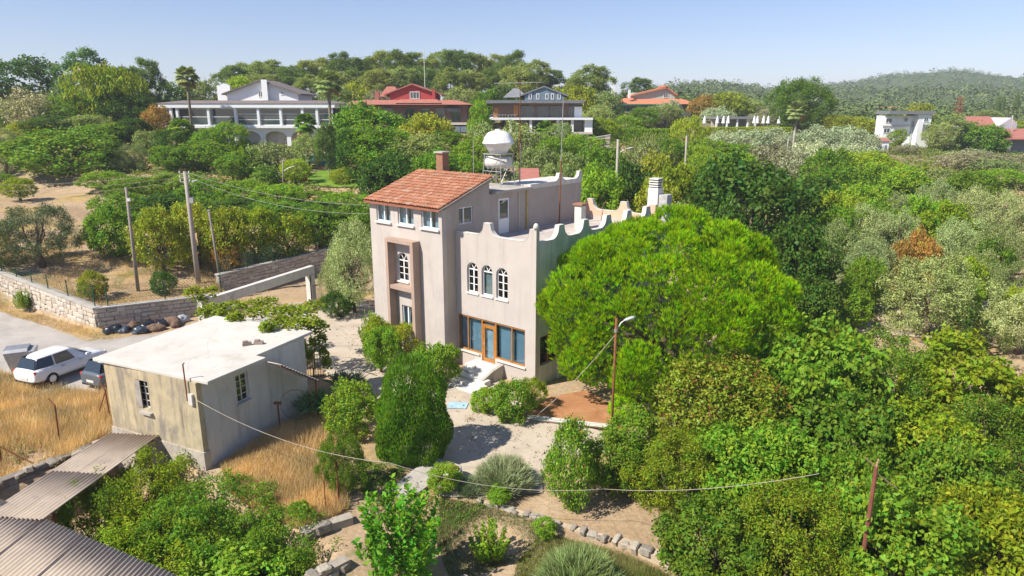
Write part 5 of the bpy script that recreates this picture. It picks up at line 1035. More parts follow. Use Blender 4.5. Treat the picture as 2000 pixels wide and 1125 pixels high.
# small far houses in the valley
for cx, by, Y, w_, h_, roof, lb in ((1705, 222, 330, 16, 7, False, 'tiny white flat-roofed house in the valley below the far hill'), (1620, 235, 240, 34, 7, True, 'tiny low orange-roofed house behind the palm tree'), (1960, 158, 820, 24, 8, False, 'tiny dark house on the skyline of the far hill'), (1745, 218, 300, 40, 6, True, 'low red-roofed row above the white three-storey house'), (1718, 197, 500, 36, 4, False, 'long pale building at the foot of the far hill')):
    v = Far('far_house', lb, cx, by, Y, 'house'); v.box('wall', cx-w_/2, cx+w_/2, by-h_, by+6, 0, 8, M_VW)
    if roof: v.hip('roof', cx-w_/2, cx+w_/2, by-h_, by-h_-4, 0, 8, M_ORT, 2.0, 0.3)
    else: v.box('roof', cx-w_/2-0.5, cx+w_/2+0.5, by-h_-1, by-h_, -0.4, 8.4, M_SLATE)
    v.window(cx-w_*0.3, cx-w_*0.1, by-h_*0.8, by-h_*0.35, -0.02); v.window(cx+w_*0.1, cx+w_*0.3, by-h_*0.8, by-h_*0.35, -0.02)
# red roof patch of a hidden outbuilding right of the tank, and one beyond the orchard
v = Far('outbuilding', 'small outbuilding with coral red roof seen just right of the rooftop tank', 1035, 368, 66, 'outbuilding'); v.box('wall', 1018, 1052, 352, 385, 0, 3, M_PALE); MB().hexa([(v.x(1014), -0.3, v.z(352)), (v.x(1054), -0.3, v.z(352)), (v.x(1054), 3.2, v.z(336)), (v.x(1014), 3.2, v.z(336))], [(v.x(1014), -0.3, v.z(350)), (v.x(1054), -0.3, v.z(350)), (v.x(1054), 3.2, v.z(334)), (v.x(1014), 3.2, v.z(334))]).build('roof', M_REDT, v.root)
kc = aty(594, 362, 83); kd = thing('garden_toy', 'small bright red toy house on the lawn', 'toy', (kc[0], kc[1], tzf(kc[0], kc[1])+0.1)); MB().box(-0.4, 0.4, -0.3, 0.3, 0, 0.5).build('box', plain('red_plastic', (0.55, 0.03, 0.03), 0.4, bmp=0), kd, bevel=0.04); MB().prism([(-0.5, 0.5), (0.5, 0.5), (0.0, 0.85)], -0.38, 0.38).build('roof', plain('pink_red_plastic', (0.65, 0.10, 0.10), 0.4, bmp=0), kd)

# ------------------------------------------------------------------ vegetation
def unit(v): return v/np.maximum(np.linalg.norm(v, axis=-1, keepdims=True), 1e-9)
def sph(R, n): return unit(R.normal(size=(n, 3)))
def leaf_quads(P, D, N, L, asp, bend=0.12):
    S = unit(np.cross(D, N)); N2 = np.cross(S, D); L = np.asarray(L).reshape(-1, 1)
    V = np.stack([P-D*L*0.5, P+S*L*asp*0.5+N2*L*bend, P+D*L*0.5, P-S*L*asp*0.5+N2*L*bend], 1).reshape(-1, 3)
    return V, np.arange(len(P)*4).reshape(-1, 4)
def tint_of(R, n, clump, k):
    c = R.rand(clump.max()+1); t = np.stack([0.5*c[clump]+0.5*R.rand(n), R.rand(n)*0.6+0.4*R.rand(clump.max()+1)[clump], R.rand(n)*0.6+0.4*R.rand(clump.max()+1)[clump]], 1)
    return np.repeat(t, k, 0)
def lobes(R, nl, hw, cb, lr, spread=(0.45, 0.75), top=0.25):
    c0 = np.array([0, 0, hw*(1+cb)/2]); rad = np.array([0.5, 0.5, hw*(1-cb)/2])
    k_ = np.arange(nl)+0.5; ph = np.arccos(1-2*k_/nl); th = k_*2.399963+R.rand()*6.28
    d = np.stack([np.sin(ph)*np.cos(th), np.sin(ph)*np.sin(th), np.cos(ph)], 1); d = unit(d+0.35*R.normal(size=d.shape)/math.sqrt(nl)*2+np.array([0, 0, top*0.6]))
    r = R.uniform(*spread, len(d))[:, None]
    return c0, rad, c0+d*rad*r, d, lr*R.uniform(0.75, 1.3, len(d))
def norm(V, C, c0, hw):                                    # crown exactly one unit wide and hw high
    s = 0.5/np.percentile(np.hypot(V[:, 0], V[:, 1]), 98.5); z = hw/np.percentile(V[:, 2], 99.7); k = np.array([s, s, z]); return V*k, C*k, c0*k
def crown(seed, hw=0.9, cb=0.2, nl=18, nt=30, nlf=9, L=0.045, asp=0.55, lr=0.24, tw=0.03, up=0.35, flat=0.85, droop=0.0, spread=(0.45, 0.75), top=0.25):
    R = np.random.RandomState(seed); c0, rad, C, d, r = lobes(R, nl, hw, cb, lr, spread, top); nl = len(C)
    li = np.repeat(np.arange(nl), nt); q = unit(sph(R, nl*nt)+0.75*d[li]+np.array([0, 0, 0.25]))
    T = C[li]+q*(r[li]*R.uniform(0.55, 1.12, len(li))**0.7)[:, None]*np.array([1, 1, flat])
    T[:, 2] = np.maximum(T[:, 2], hw*cb*0.55+0.01)
    ti = np.repeat(np.arange(len(T)), nlf); n = len(ti)
    P = T[ti]+R.normal(size=(n, 3))*tw; P[:, 2] = np.maximum(P[:, 2], 0.01)
    N = unit(0.55*q[ti]+0.8*sph(R, n)+np.array([0, 0, up])); D = unit(np.cross(N, sph(R, n))+np.array([0, 0, -droop])+0.3*q[ti])
    V, F = leaf_quads(P, D, N, L*R.uniform(0.65, 1.3, n), asp)
    V, C, c0 = norm(V, C, c0, hw); return V, F, tint_of(R, n, ti, 4), C, c0
def trunk_mesh(name, C, c0, hw, r, mat, seed, nlimb=7, lean=0.05, sides=6):
    R = np.random.RandomState(seed+99); m = MB(); fork = np.array([R.uniform(-lean, lean), R.uniform(-lean, lean), c0[2]*0.55])
    m.tube([(0, 0, -0.04), fork*np.array([0.4, 0.4, 0.5]), fork], [r*1.25, r, r*0.8], sides)
    perm = R.permutation(len(C))[:nlimb]
    for i in perm: mid = (fork+C[i])/2+R.normal(size=3)*0.03; m.tube([fork*np.array([1, 1, 0.92]), mid, C[i]], [r*0.6, r*0.38, r*0.12], max(4, sides-2), sides == 8)
    if sides == 8:                                        # bare twig ends poking out of the near fruit trees
        for i in perm[:9]: a = C[i]; e_ = c0+(C[i]-c0)*R.uniform(1.25, 1.5)+np.array([0, 0, R.uniform(0, .06)]); m.tube([a, (a+e_)/2+R.normal(size=3)*0.012, e_], [r*0.14, r*0.09, r*0.04], 4)
    return m.mesh(name, mat, True)
M_BARK = plain('grey_brown_bark', (0.15, 0.11, 0.08), 0.95, var=0.35, scale=8, bmp=0.5); M_BARKP = plain('pale_bark', (0.26, 0.21, 0.17), 0.95, var=0.3, scale=8, bmp=0.5)
ML = leafmat('broad_leaf', 0.36, 0.55, 0.15); MLG = leafmat('glossy_leaf', 0.3, 0.5, 0.16); MLO = leafmat('olive_leaf', 0.14, 0.6, 0.15, 0.02); MLN = leafmat('needle_leaf', 0.38, 0.55, 0.15, 0.03)
MLR = leafmat('reddish_leaf', 0.3, 0.5, 0.25, 0.05, (0.20, 0.07, 0.02), 0.22); MLW = leafmat('flowering_leaf', 0.25, 0.5, 0.2, 0.04, (0.75, 0.72, 0.66), 0.16); MLF = leafmat('red_flowering_leaf', 0.25, 0.5, 0.2, 0.04, (0.55, 0.03, 0.03), 0.012); MLY = leafmat('turning_leaf', 0.3, 0.5, 0.2, 0.05, (0.26, 0.20, 0.03), 0.18)
PROTO = {}
def proto(kind, mat, trunk_r, seeds, hw, bark=None, nlimb=7, maker=None, sides=6, **kw):
    out = []
    for s in seeds:
        if maker: V, F, T, C, c0 = maker(s, hw, **kw)
        else: V, F, T, C, c0 = crown(s, hw, **kw)
        cm = fast_mesh(kind+'_crown', V, F, T, mat)
        tm_ = trunk_mesh(kind+'_trunk', C, c0, hw, trunk_r, bark or M_BARK, s, nlimb, sides=sides) if trunk_r else None
        out.append((cm, tm_, hw))
    PROTO[kind] = out
def tufts(R, P, D, L, k, wid, spreadk=0.7):
    n = len(P); pi = np.repeat(np.arange(n), k); d = unit(D[pi]+spreadk*sph(R, n*k)); Ln = (np.asarray(L)[pi]*R.uniform(0.7, 1.2, n*k))[:, None]
    s = unit(np.cross(d, sph(R, n*k)))*wid
    V = np.stack([P[pi]-s, P[pi]+s, P[pi]+d*Ln], 1).reshape(-1, 3); return V, np.arange(n*k*3).reshape(-1, 3), pi
def pine_hero(seed, hw, nl=92, nt=210, k=9, L=0.024, wid=0.0022, cb=0.02, lr=0.086, **kw):
    R = np.random.RandomState(seed); c0, rad, C, d, r = lobes(R, nl, hw, cb, lr, (0.83, 0.97), 0.05); nl = len(C)
    li = np.repeat(np.arange(nl), nt); q = unit(sph(R, nl*nt)+0.55*d[li]+np.array([0, 0, 0.45]))
    T = C[li]+q*(r[li]*R.uniform(0.5, 1.05, len(li))**0.5)[:, None]*np.array([1, 1, 0.95]); T[:, 2] = np.maximum(T[:, 2], 0.07)
    C2 = c0+(C-c0)*0.55; T2 = C2[np.repeat(np.arange(nl), 22)]+sph(R, nl*22)*0.12; li = np.append(li, np.repeat(np.arange(nl), 22)); q = np.vstack([q, sph(R, nl*22)]); T = np.vstack([T, T2])
    D = unit(0.5*q+np.array([0, 0, 0.8])+0.22*sph(R, len(T)))
    V, F, pi = tufts(R, T, D, np.full(len(T), L), k, wid, 0.5); V, C, c0 = norm(V, C, c0, hw)
    c = R.rand(nl); t = np.stack([0.35*c[li]+0.65*R.rand(len(li)), R.rand(len(li)), R.rand(len(li))], 1)
    return V, F, np.repeat(t[pi], 3, 0), c0+(C-c0)*0.8, c0
def juniper(seed, hw, n=26000, L=0.045, **kw):
    R = np.random.RandomState(seed); h = 1-np.sqrt(R.rand(n)); a = R.rand(n)*6.2832; h = np.clip(h, 0, 1)
    prof = np.interp(h, [0, 0.12, 0.35, 0.7, 0.9, 1.0], [0.42, 0.50, 0.50, 0.42, 0.27, 0.06]); lump = 1+0.13*np.sin(3*a+5*h)*np.sin(9*h+2)+0.07*np.sin(7*a-11*h)
    rr_ = prof*lump*R.uniform(0.25, 1.0, n)**0.22*1.03; P = np.stack([rr_*np.cos(a), rr_*np.sin(a), 0.02+h*hw*0.97], 1)
    out = np.stack([np.cos(a), np.sin(a), np.full(n, 0.5)], 1); D = unit(np.array([0, 0, 1.0])+0.45*out+0.4*sph(R, n)); N = unit(out+0.5*sph(R, n))
    V, F = leaf_quads(P, D, N, L*R.uniform(0.6, 1.3, n), 0.42); cl = (np.floor(a*4)*17+np.floor(h*14)).astype(int)
    C = np.array([[0, 0, hw*0.7], [0.1, 0, hw*0.5]]); return V, F, tint_of(R, n, cl, 4), C, np.array([0, 0, hw*0.5])
def shoots(seed, hw, ns=46, per=58, L=0.070, lean=0.42, asp=0.55, **kw):
    R = np.random.RandomState(seed); Ps, Ds, cl = [], [], []; C = []
    for s in range(ns):
        a = R.rand()*6.2832; ro = lean*math.sqrt(R.rand()); h = hw*R.uniform(0.55, 1.0)*(1-0.35*(ro/lean)**2); tip = np.array([ro*math.cos(a)*1.1, ro*math.sin(a)*1.1, h]); b = np.array([ro*0.5*math.cos(a), ro*0.5*math.sin(a), 0.0]); C.append(tip*0.9)
        t = R.uniform(0.12, 1, per)**0.8; q = R.rand(per)*6.2832; out = np.stack([np.cos(q), np.sin(q), np.full(per, 0.35)], 1)
        Ps.append(b+(tip-b)*t[:, None]+out*(0.02+0.05*(1-t))[:, None]); Ds.append(unit(out+0.3*sph(R, per)+np.array([0, 0, 0.25]))); cl.append(np.full(per, s))
    P = np.vstack(Ps); D = np.vstack(Ds); n = len(P); N = unit(np.array([0, 0, 1.0])+0.6*sph(R, n)); V, F = leaf_quads(P, D, N, L*R.uniform(0.6, 1.25, n), asp)
    return V, F, tint_of(R, n, np.concatenate(cl), 4), np.array(C), np.array([0, 0, hw*0.3])
def lavender(seed, hw, n=1500, k=4, **kw):
    R = np.random.RandomState(seed); d = sph(R, n); d[:, 2] = np.abs(d[:, 2])*0.9+0.1; d = unit(d); P = d*np.array([0.34, 0.34, hw*0.5])*R.uniform(0.3, 1, n)[:, None]
    V, F, pi = tufts(R, P, unit(d+np.array([0, 0, 0.7])), np.full(n, 0.17), k*2, 0.0055, 0.45); return V, F, np.repeat(np.stack([R.rand(n)]*3, 1)[pi], 3, 0), np.array([[0, 0, hw*.4]]), np.array([0, 0, hw*.3])
def yucca(seed, hw, heads=5, per=60, **kw):
    R = np.random.RandomState(seed); P, D = [], []
    for h in range(heads):
        a = h*2.4; c = np.array([0.18*math.cos(a)*math.sqrt(h), 0.18*math.sin(a)*math.sqrt(h), hw*R.uniform(0.1, 0.45)]); d = sph(R, per); d[:, 2] = d[:, 2]*0.6+0.45; P.append(np.repeat(c[None], per, 0)); D.append(unit(d))
    P = np.vstack(P); D = np.vstack(D); n = len(P); L = R.uniform(0.30, 0.48, n); V, F = leaf_quads(P+D*(L*0.5)[:, None], D, unit(np.cross(D, sph(R, n))), L, 0.09, 0.02)
    return V, F, np.repeat(np.stack([R.rand(n)]*3, 1), 4, 0), np.array([[0, 0, hw*0.3]]), np.array([0, 0, hw*0.3])
def palm_crown(seed, hw, nf=34, kb=16, **kw):
    R = np.random.RandomState(seed); Vs, Fs, Ts = [], [], []; o = 0; c = np.array([0, 0, hw*0.80])
    for f in range(nf):
        a = f*2.3999; el = math.radians(75-115*f/nf+R.uniform(-8, 8)); d = np.array([math.cos(a)*math.cos(el), math.sin(a)*math.cos(el), math.sin(el)]); pl_ = 0.20; q = c+d*pl_
        side = unit(np.cross(d, np.array([0, 0, 1.0]))); up_ = np.cross(side, d); dead = el < math.radians(-34)
        for k in range(kb):
            t = math.radians(-75+150*k/(kb-1)); dd = unit(d*math.cos(t)+side*math.sin(t)+np.array([0, 0, -0.25])); Ln = 0.27*(0.75+0.25*math.cos(t)); s = np.cross(dd, up_)*0.020
            Vs += [q-s, q+dd*Ln*0.55+s*1.6+up_*0.02, q+dd*Ln+np.array([0, 0, -0.05]), q+dd*Ln*0.55-s*1.6]; Fs.append((o, o+1, o+2, o+3)); o += 4; Ts += [(R.rand(), R.rand(), 0.96 if dead else 0.2)]*4
        s = side*0.008; Vs += [c-s, c+s, q+s, q-s]; Fs.append((o, o+1, o+2, o+3)); o += 4; Ts += [(0.4, 0.5, 0.2)]*4
    return np.array(Vs), np.array(Fs), np.array(Ts), np.array([[0, 0, hw*0.78]]), np.array([0, 0, hw*1.4])
def box_hedge(seed, hw, n=7000, L=0.02, **kw):
    R = np.random.RandomState(seed); P = R.uniform(-0.5, 0.5, (n, 3)); ax = R.randint(0, 3, n); sg = np.where(R.rand(n) < 0.5, -1, 1); N = np.zeros((n, 3)); i = np.arange(n); sg = np.where(ax == 2, 1, sg); P[i, ax] = sg*0.5*R.uniform(0.9, 1.06, n); N[i, ax] = sg
    P[:, 1] *= 0.1; P[:, 2] = (P[:, 2]+0.5)*hw; N = unit(N+0.7*sph(R, n)); D = unit(np.cross(N, sph(R, n))); V, F = leaf_quads(P, D, N, L*R.uniform(.6, 1.3, n), 0.6); return V, F, tint_of(R, n, R.randint(0, 200, n), 4), np.array([[0, 0, hw*.5]]), np.array([0, 0, hw*.5])
MLP = leafmat('palm_leaf', 0.2, 0.45, 0.3, 0.03, (0.30, 0.19, 0.08), 0.10)
proto('broad', ML, 0.035, (1, 2, 3, 4), 0.85, nl=24, nt=24, nlf=16, tw=0.024, L=0.038, cb=0.08, lr=0.18)
proto('fig', MLG, 0.03, (5, 6, 7), 0.75, nl=30, nt=26, nlf=14, tw=0.024, L=0.034, asp=0.7, cb=0.03, lr=0.17, up=0.35)
proto('far', ML, 0.035, (11, 12, 13, 14), 0.95, nl=24, nt=22, nlf=14, tw=0.026, L=0.042, cb=0.06, lr=0.18)
proto('farpine', MLN, 0.022, (21, 22, 23, 24), 1.6, bark=M_BARKP, nl=30, nt=34, nlf=10, L=0.060, asp=0.3, cb=0.24, lr=0.15, flat=0.9, spread=(0.35, 0.9))
proto('poplar', ML, 0.025, (31, 32), 1.7, nl=26, nt=40, nlf=8, L=0.045, cb=0.08, lr=0.17)
proto('willow', ML, 0.035, (33, 34), 1.05, nl=18, nt=34, nlf=9, L=0.075, asp=0.25, cb=0.04, droop=1.3, lr=0.24)
proto('olive', MLO, 0.035, (41, 42, 43), 0.78, nl=30, nt=28, nlf=19, L=0.030, asp=0.28, cb=0.12, lr=0.135, spread=(0.5, 1.0), up=0.3, tw=0.026)
proto('farolive', MLO, 0.035, (44, 45, 46), 0.7, nl=22, nt=28, nlf=8, L=0.055, asp=0.35, cb=0.06, lr=0.17, spread=(0.5, 0.95), up=0.45, tw=0.04)
proto('fruit', ML, 0.022, (51, 52, 53), 0.85, nl=40, nt=27, nlf=16, tw=0.024, L=0.038, asp=0.55, cb=0.04, lr=0.135, up=0.3, droop=0.45, spread=(0.5, 0.98), sides=8, nlimb=12)
proto('mulberry', ML, 0.02, (55, 56), 0.95, nl=38, nt=25, nlf=14, tw=0.026, L=0.042, asp=0.65, cb=0.03, lr=0.15, up=0.3, droop=0.6, spread=(0.45, 1.0), sides=8, nlimb=16)
proto('finefruit', MLY, 0.02, (57, 58), 0.8, nl=44, nt=26, nlf=22, L=0.025, asp=0.4, cb=0.03, lr=0.12, up=0.25, tw=0.022, spread=(0.5, 1.0), sides=8, nlimb=16)
proto('redfruit', MLR, 0.022, (54,), 0.85, nl=36, nt=28, nlf=18, tw=0.024, L=0.028, asp=0.5, cb=0.03, lr=0.15, up=0.25, droop=0.2, sides=8)
proto('fern', ML, 0.02, (61, 62), 0.62, nl=36, nt=22, nlf=24, L=0.027, asp=0.38, cb=0.0, lr=0.125, up=0.4, tw=0.022, spread=(0.55, 1.0))
proto('shrub', ML, 0.02, (71, 72, 73), 0.8, nl=20, nt=26, nlf=15, tw=0.026, L=0.042, cb=0.0, lr=0.19, up=0.3)
proto('gloss', MLG, 0.02, (74, 75), 0.7, nl=20, nt=30, nlf=14, tw=0.026, L=0.042, asp=0.6, cb=0.0, lr=0.18, up=0.4)
proto('flowershrub', MLW, 0.02, (76,), 0.8, nl=16, nt=36, nlf=8, L=0.06, cb=0.0, lr=0.24)
proto('redflower', MLF, 0.02, (77,), 0.9, nl=18, nt=60, nlf=9, L=0.042, cb=0.0, lr=0.22)
proto('turning', MLY, 0.03, (78, 79), 0.85, nl=18, nt=36, nlf=9, L=0.05, cb=0.06)
proto('roundpine', MLN, 0.03, (81,), 0.85, nl=44, nt=30, nlf=10, L=0.045, asp=0.28, cb=0.10, lr=0.14, spread=(0.55, 1.0), up=0.5)
proto('heropine', MLN, 0.028, (91,), 0.80, maker=pine_hero, sides=10, nlimb=14)
proto('conifer', MLN, 0.03, (92,), 1.35, maker=juniper, nlimb=1)
proto('column', ML, 0.03, (93,), 3.2, maker=juniper, nlimb=1, n=3500, L=0.16)
proto('shoots', ML, 0.012, (94, 95), 1.1, maker=shoots, nlimb=24)
proto('youngtree', ML, 0.012, (96,), 1.3, maker=shoots, nlimb=12, ns=16, per=34, L=0.10)
proto('lavender', MLO, 0.012, (97,), 0.75, maker=lavender, nlimb=1)
proto('yucca', MLO, 0.025, (98,), 0.85, maker=yucca, nlimb=1)
proto('palm', MLP, 0.06, (99, 100), 1.7, maker=palm_crown, nlimb=1, bark=M_BARKP, sides=8)
proto('hedge', ML, 0.01, (101,), 0.11, maker=box_hedge, nlimb=1)
for cm, tm_, hw in PROTO['palm']:                          # palms: one straight bole instead of limbs
    m = MB().tube([(0, 0, -1.6), (0.01, 0, hw*0.4), (0, 0, hw*0.8)], [0.05, 0.035, 0.045], 8); m2 = m.mesh('palm_bole', M_BARKP, True)
PROTO['palm'] = [(a, m2, c) for a, b, c in PROTO['palm']]
KC = dict(dk=(0.052, 0.102, 0.012), md=(0.110, 0.190, 0.015), br=(0.150, 0.245, 0.018), lime=(0.22, 0.285, 0.018), ol=(0.255, 0.30, 0.12), olg=(0.20, 0.245, 0.080), yl=(0.215, 0.245, 0.018), pn=(0.19, 0.225, 0.06), pd=(0.105, 0.155, 0.038),
          hero=(0.225, 0.375, 0.003), brn=(0.30, 0.18, 0.04), gr=(0.25, 0.245, 0.14), sil=(0.31, 0.34, 0.20), fr=(0.180, 0.240, 0.012), bl=(0.09, 0.165, 0.055), lav=(0.21, 0.245, 0.13))
CNT = {}; prs = random.Random(5)
NAMES = dict(broad='broadleaf_tree', fig='fig_tree', far='broadleaf_tree', farpine='pine_tree', poplar='poplar_tree', willow='willow_tree', olive='olive_tree', farolive='olive_tree', fruit='fruit_tree', redfruit='fruit_tree', mulberry='mulberry_tree', finefruit='fruit_tree', fern='bush', shrub='shrub', gloss='shrub', flowershrub='flowering_shrub', redflower='flowering_shrub', turning='broadleaf_tree', roundpine='pine_tree', heropine='pine_tree', conifer='conifer', column='cypress_tree', shoots='bush', youngtree='young_tree', lavender='lavender_bush', yucca='yucca', palm='palm_tree', hedge='hedge')
CATS = dict(fern='bush', shrub='shrub', gloss='shrub', flowershrub='shrub', redflower='shrub', shoots='bush', lavender='bush', yucca='plant', hedge='hedge')
PLACED = []
def plant(kind, cx, top, wpx, col, label, Y=None, by=None, group=None, dz=0.0, rz=None, ysq=1.0, zb=None):
    if by is not None: b = hit(cx, by)
    else: b = aty(cx, top, Y); b = np.array([b[0], b[1], tzf(b[0], b[1])])
    if zb is not None: b[2] = zb
    topz = float(aty(cx, top, b[1])[2]); H = max(topz-b[2], 0.5)
    dep = b[1]*_c+(CAMH-(b[2]+topz)/2)*_s; Wd = wpx*dep/FPX
    i = CNT.get(kind, 0); CNT[kind] = i+1; cm, tm_, hw = PROTO[kind][i % len(PROTO[kind])]
    if kind in ('broad', 'fig', 'far', 'turning', 'farolive', 'poplar', 'willow', 'farpine') and b[1] > 50: Wd *= 1.2
    if kind == 'palm': H = hw*Wd*1.02; b[2] = topz-H
    root = thing(NAMES[kind], label, CATS.get(kind, 'tree'), (b[0], b[1], b[2]+dz), prs.uniform(0, 6.28) if rz is None else rz, group)
    c = obj('crown', cm, root, scale=(Wd, Wd*ysq, H/hw))
    k = KC[col] if isinstance(col, str) else col; j = 1.28*prs.uniform(0.76, 1.15) if 'olive' in kind else (1.0 if kind == 'heropine' else 1.16 if kind in ('fruit', 'mulberry', 'finefruit', 'redfruit', 'fern') else 1.26)*prs.uniform(0.86, 1.12); c.color = (k[0]*1.06*j*prs.uniform(.92, 1.08), k[1]*1.09*j, k[2]*1.1*j, 1)
    if tm_: obj('trunk', tm_, root, scale=(Wd, Wd, H/hw))
    PLACED.append((b[0], b[1], Wd/2)); return root
ORD = ['first', 'second', 'third', 'fourth', 'fifth', 'sixth', 'seventh', 'eighth', 'ninth', 'tenth', 'eleventh', 'twelfth', 'thirteenth', 'fourteenth', 'fifteenth', 'sixteenth']
def row(items, template, group):
    for i, (kind, cx, top, w, Y, col) in enumerate(items): plant(kind, cx, top, w, col, template.format(ORD[i]), Y=Y, group=group)
# the hero pine and the planting round the house
plant('heropine', 1288, 420, 490, 'hero', 'huge round bright green pine overhanging the right side of the house', by=770, rz=0.4)
plant('conifer', 808, 684, 138, (0.080, 0.165, 0.012), 'dense cone-shaped conifer standing on the path in front of the house', by=888)
plant('gloss', 856, 672, 98, 'br', 'rounded glossy green shrub between the conifer and the white steps', by=752)
plant('shrub', 792, 632, 80, 'yl', 'loose olive-green shrub against the beige stair block', by=705)
plant('shrub', 742, 618, 66, 'yl', 'tall leafy shrub left of the stair block alcove', by=712)
plant('broad', 745, 640, 80, 'br', 'low green bush at the courtyard edge below the alcove', by=728)
plant('shrub', 690, 752, 115, 'br', 'bright feathery shrub between shed and cone-shaped conifer', by=850)
plant('fern', 672, 845, 115, 'md', 'broad green bush at the edge of the dry grass, below the conifer', by=960)
plant('yucca', 622, 745, 90, 'bl', 'spiky blue-green yucca at the shed corner', by=812)
plant('yucca', 680, 715, 70, (0.10, 0.15, 0.08), 'grey-green spiky plants along the courtyard edge by the shed', by=760)
plant('gloss', 948, 760, 62, 'br', 'bright low shrub at the foot of the white steps', by=806)
plant('gloss', 1000, 745, 85, 'md', 'round leafy green shrub on the house corner bed', by=822)
plant('shrub', 1040, 738, 60, 'fr', 'thin twiggy shrub at the house corner', by=795)
plant('lavender', 985, 862, 150, 'lav', 'grey-green lavender mound beside the path', by=950)
plant('lavender', 918, 915, 75, 'lav', 'small grey-green mound left of the lavender', by=960)
plant('redflower', 1112, 826, 115, 'br', 'upright green shrub with a few red flowers near the lamp post', by=985)
plant('shrub', 1235, 800, 130, 'br', 'bright green bush behind the rusty lamp post', by=905)
plant('broad', 1190, 850, 140, 'md', 'leafy green bush right of the red-flowering shrub', by=960)
plant('shrub', 1215, 770, 60, 'hero', 'small bush at the end of the red soil bed', by=825)
plant('shoots', 780, 925, 200, (0.11, 0.27, 0.015), 'vivid green bush of upright leafy shoots at the bottom edge', by=1140)
plant('shoots', 955, 1010, 95, 'br', 'small green sapling bush on the bare garden terrace', by=1095)
plant('shrub', 1065, 1015, 55, 'br', 'little green clump on the stone edging', by=1045)
plant('lavender', 1130, 1040, 210, (0.22, 0.26, 0.09), 'wide feathery grey-green bush at the bottom centre', by=1150)
plant('shrub', 975, 950, 50, 'br', 'small weed clump at the stone row below the lavender', by=985)
plant('shrub', 868, 905, 70, 'br', 'low green succulents around the pale urn', by=960)
plant('fern', 300, 880, 240, 'fr', 'feathery green bush growing up against the stained shed wall', by=1040, dz=-0.4)
plant('fern', 205, 925, 200, 'md', 'feathery green bush spilling onto the corrugated roof edge', by=1080, dz=-0.3)
plant('fern', 420, 950, 300, 'md', 'wide feathery green thicket below the shed corner', by=1110, dz=-0.2)
plant('fern', 545, 1000, 260, 'br', 'feathery green thicket left of the low stone wall', by=1135, dz=-0.2)
plant('fern', 320, 1000, 340, 'fr', 'feathery green thicket in the hollow beside the wide corrugated roof', by=1150, dz=-0.3)
plant('gloss', 480, 1060, 240, 'br', 'leafy green bush cut by the bottom edge below the thicket', by=1190, dz=-0.2)
plant('shrub', 585, 980, 45, 'br', 'small green weed on the lip of the dry grass mound', by=1010)
plant('shoots', 50, 560, 42, 'md', 'green weed sprouting at the foot of the sunlit stone wall', by=607)
plant('shrub', 185, 530, 60, 'yl', 'yellow-green bush behind the wire fence corner', by=585)
plant('broad', 660, 570, 75, 'dk', 'dark green bush at the courtyard edge left of the house', by=620)
plant('olive', 694, 428, 120, 'ol', 'grey-green olive tree against the left wall of the house', by=612)
plant('olive', 664, 500, 90, 'ol', 'small olive tree in front of the rough stone wall', by=605)
plant('shoots', 722, 600, 50, 'br', 'leggy young plant at the left house corner', by=680)
plant('shrub', 568, 640, 60, 'md', 'shrub at the back corner of the shed under the vine', Y=36)
# orchard on the left
plant('olive', 85, 398, 165, (0.105, 0.12, 0.055), 'old silver-green olive tree with twin trunks in the fenced field', by=520)
plant('olive', -15, 420, 120, 'olg', 'olive tree cut by the left edge behind the fence', by=530)
plant('broad', 40, 346, 56, 'fr', 'small lone tree in the dry field near the left edge', by=392)
plant('broad', 12, 340, 36, 'md', 'little tree at the left edge beside the lone field tree', by=372)
row([('fig', 215, 400, 105, 54, 'md'), ('turning', 305, 405, 100, 52, 'yl'), ('turning', 375, 396, 90, 54, 'yl'), ('turning', 432, 405, 85, 54, 'yl'), ('broad', 500, 405, 90, 56, 'fr'), ('turning', 560, 415, 75, 57, 'fr'), ('broad', 620, 402, 95, 60, 'md')], 'orchard tree, {} from the left in the row behind the wire fences', 'front row of the orchard')
row([('broad', 205, 335, 90, 76, 'br'), ('broad', 270, 345, 100, 74, 'md'), ('broad', 340, 338, 100, 75, 'br'), ('broad', 405, 350, 110, 72, 'md'), ('broad', 470, 352, 110, 71, 'br'), ('broad', 540, 360, 105, 70, 'br'), ('broad', 605, 374, 100, 69, 'md'), ('broad', 675, 376, 100, 68, 'br')], 'bright green orchard tree, {} from the left in the upper row', 'upper row of the orchard')
row([('fig', 240, 375, 100, 67, 'md'), ('fig', 310, 378, 110, 66, 'dk'), ('fig', 390, 385, 110, 65, 'md'), ('fig', 460, 388, 110, 65, 'dk'), ('fig', 535, 392, 110, 64, 'md'), ('fig', 610, 395, 110, 63, 'dk'), ('fig', 690, 400, 90, 62, 'md')], 'dense dark orchard tree, {} from the left in the middle row', 'middle row of the orchard')
plant('shrub', 320, 530, 55, 'dk', 'dark low bush behind the concrete pole', by=575); plant('turning', 445, 480, 60, 'brn', 'rusty-leaved bush by the short timber pole', Y=53)
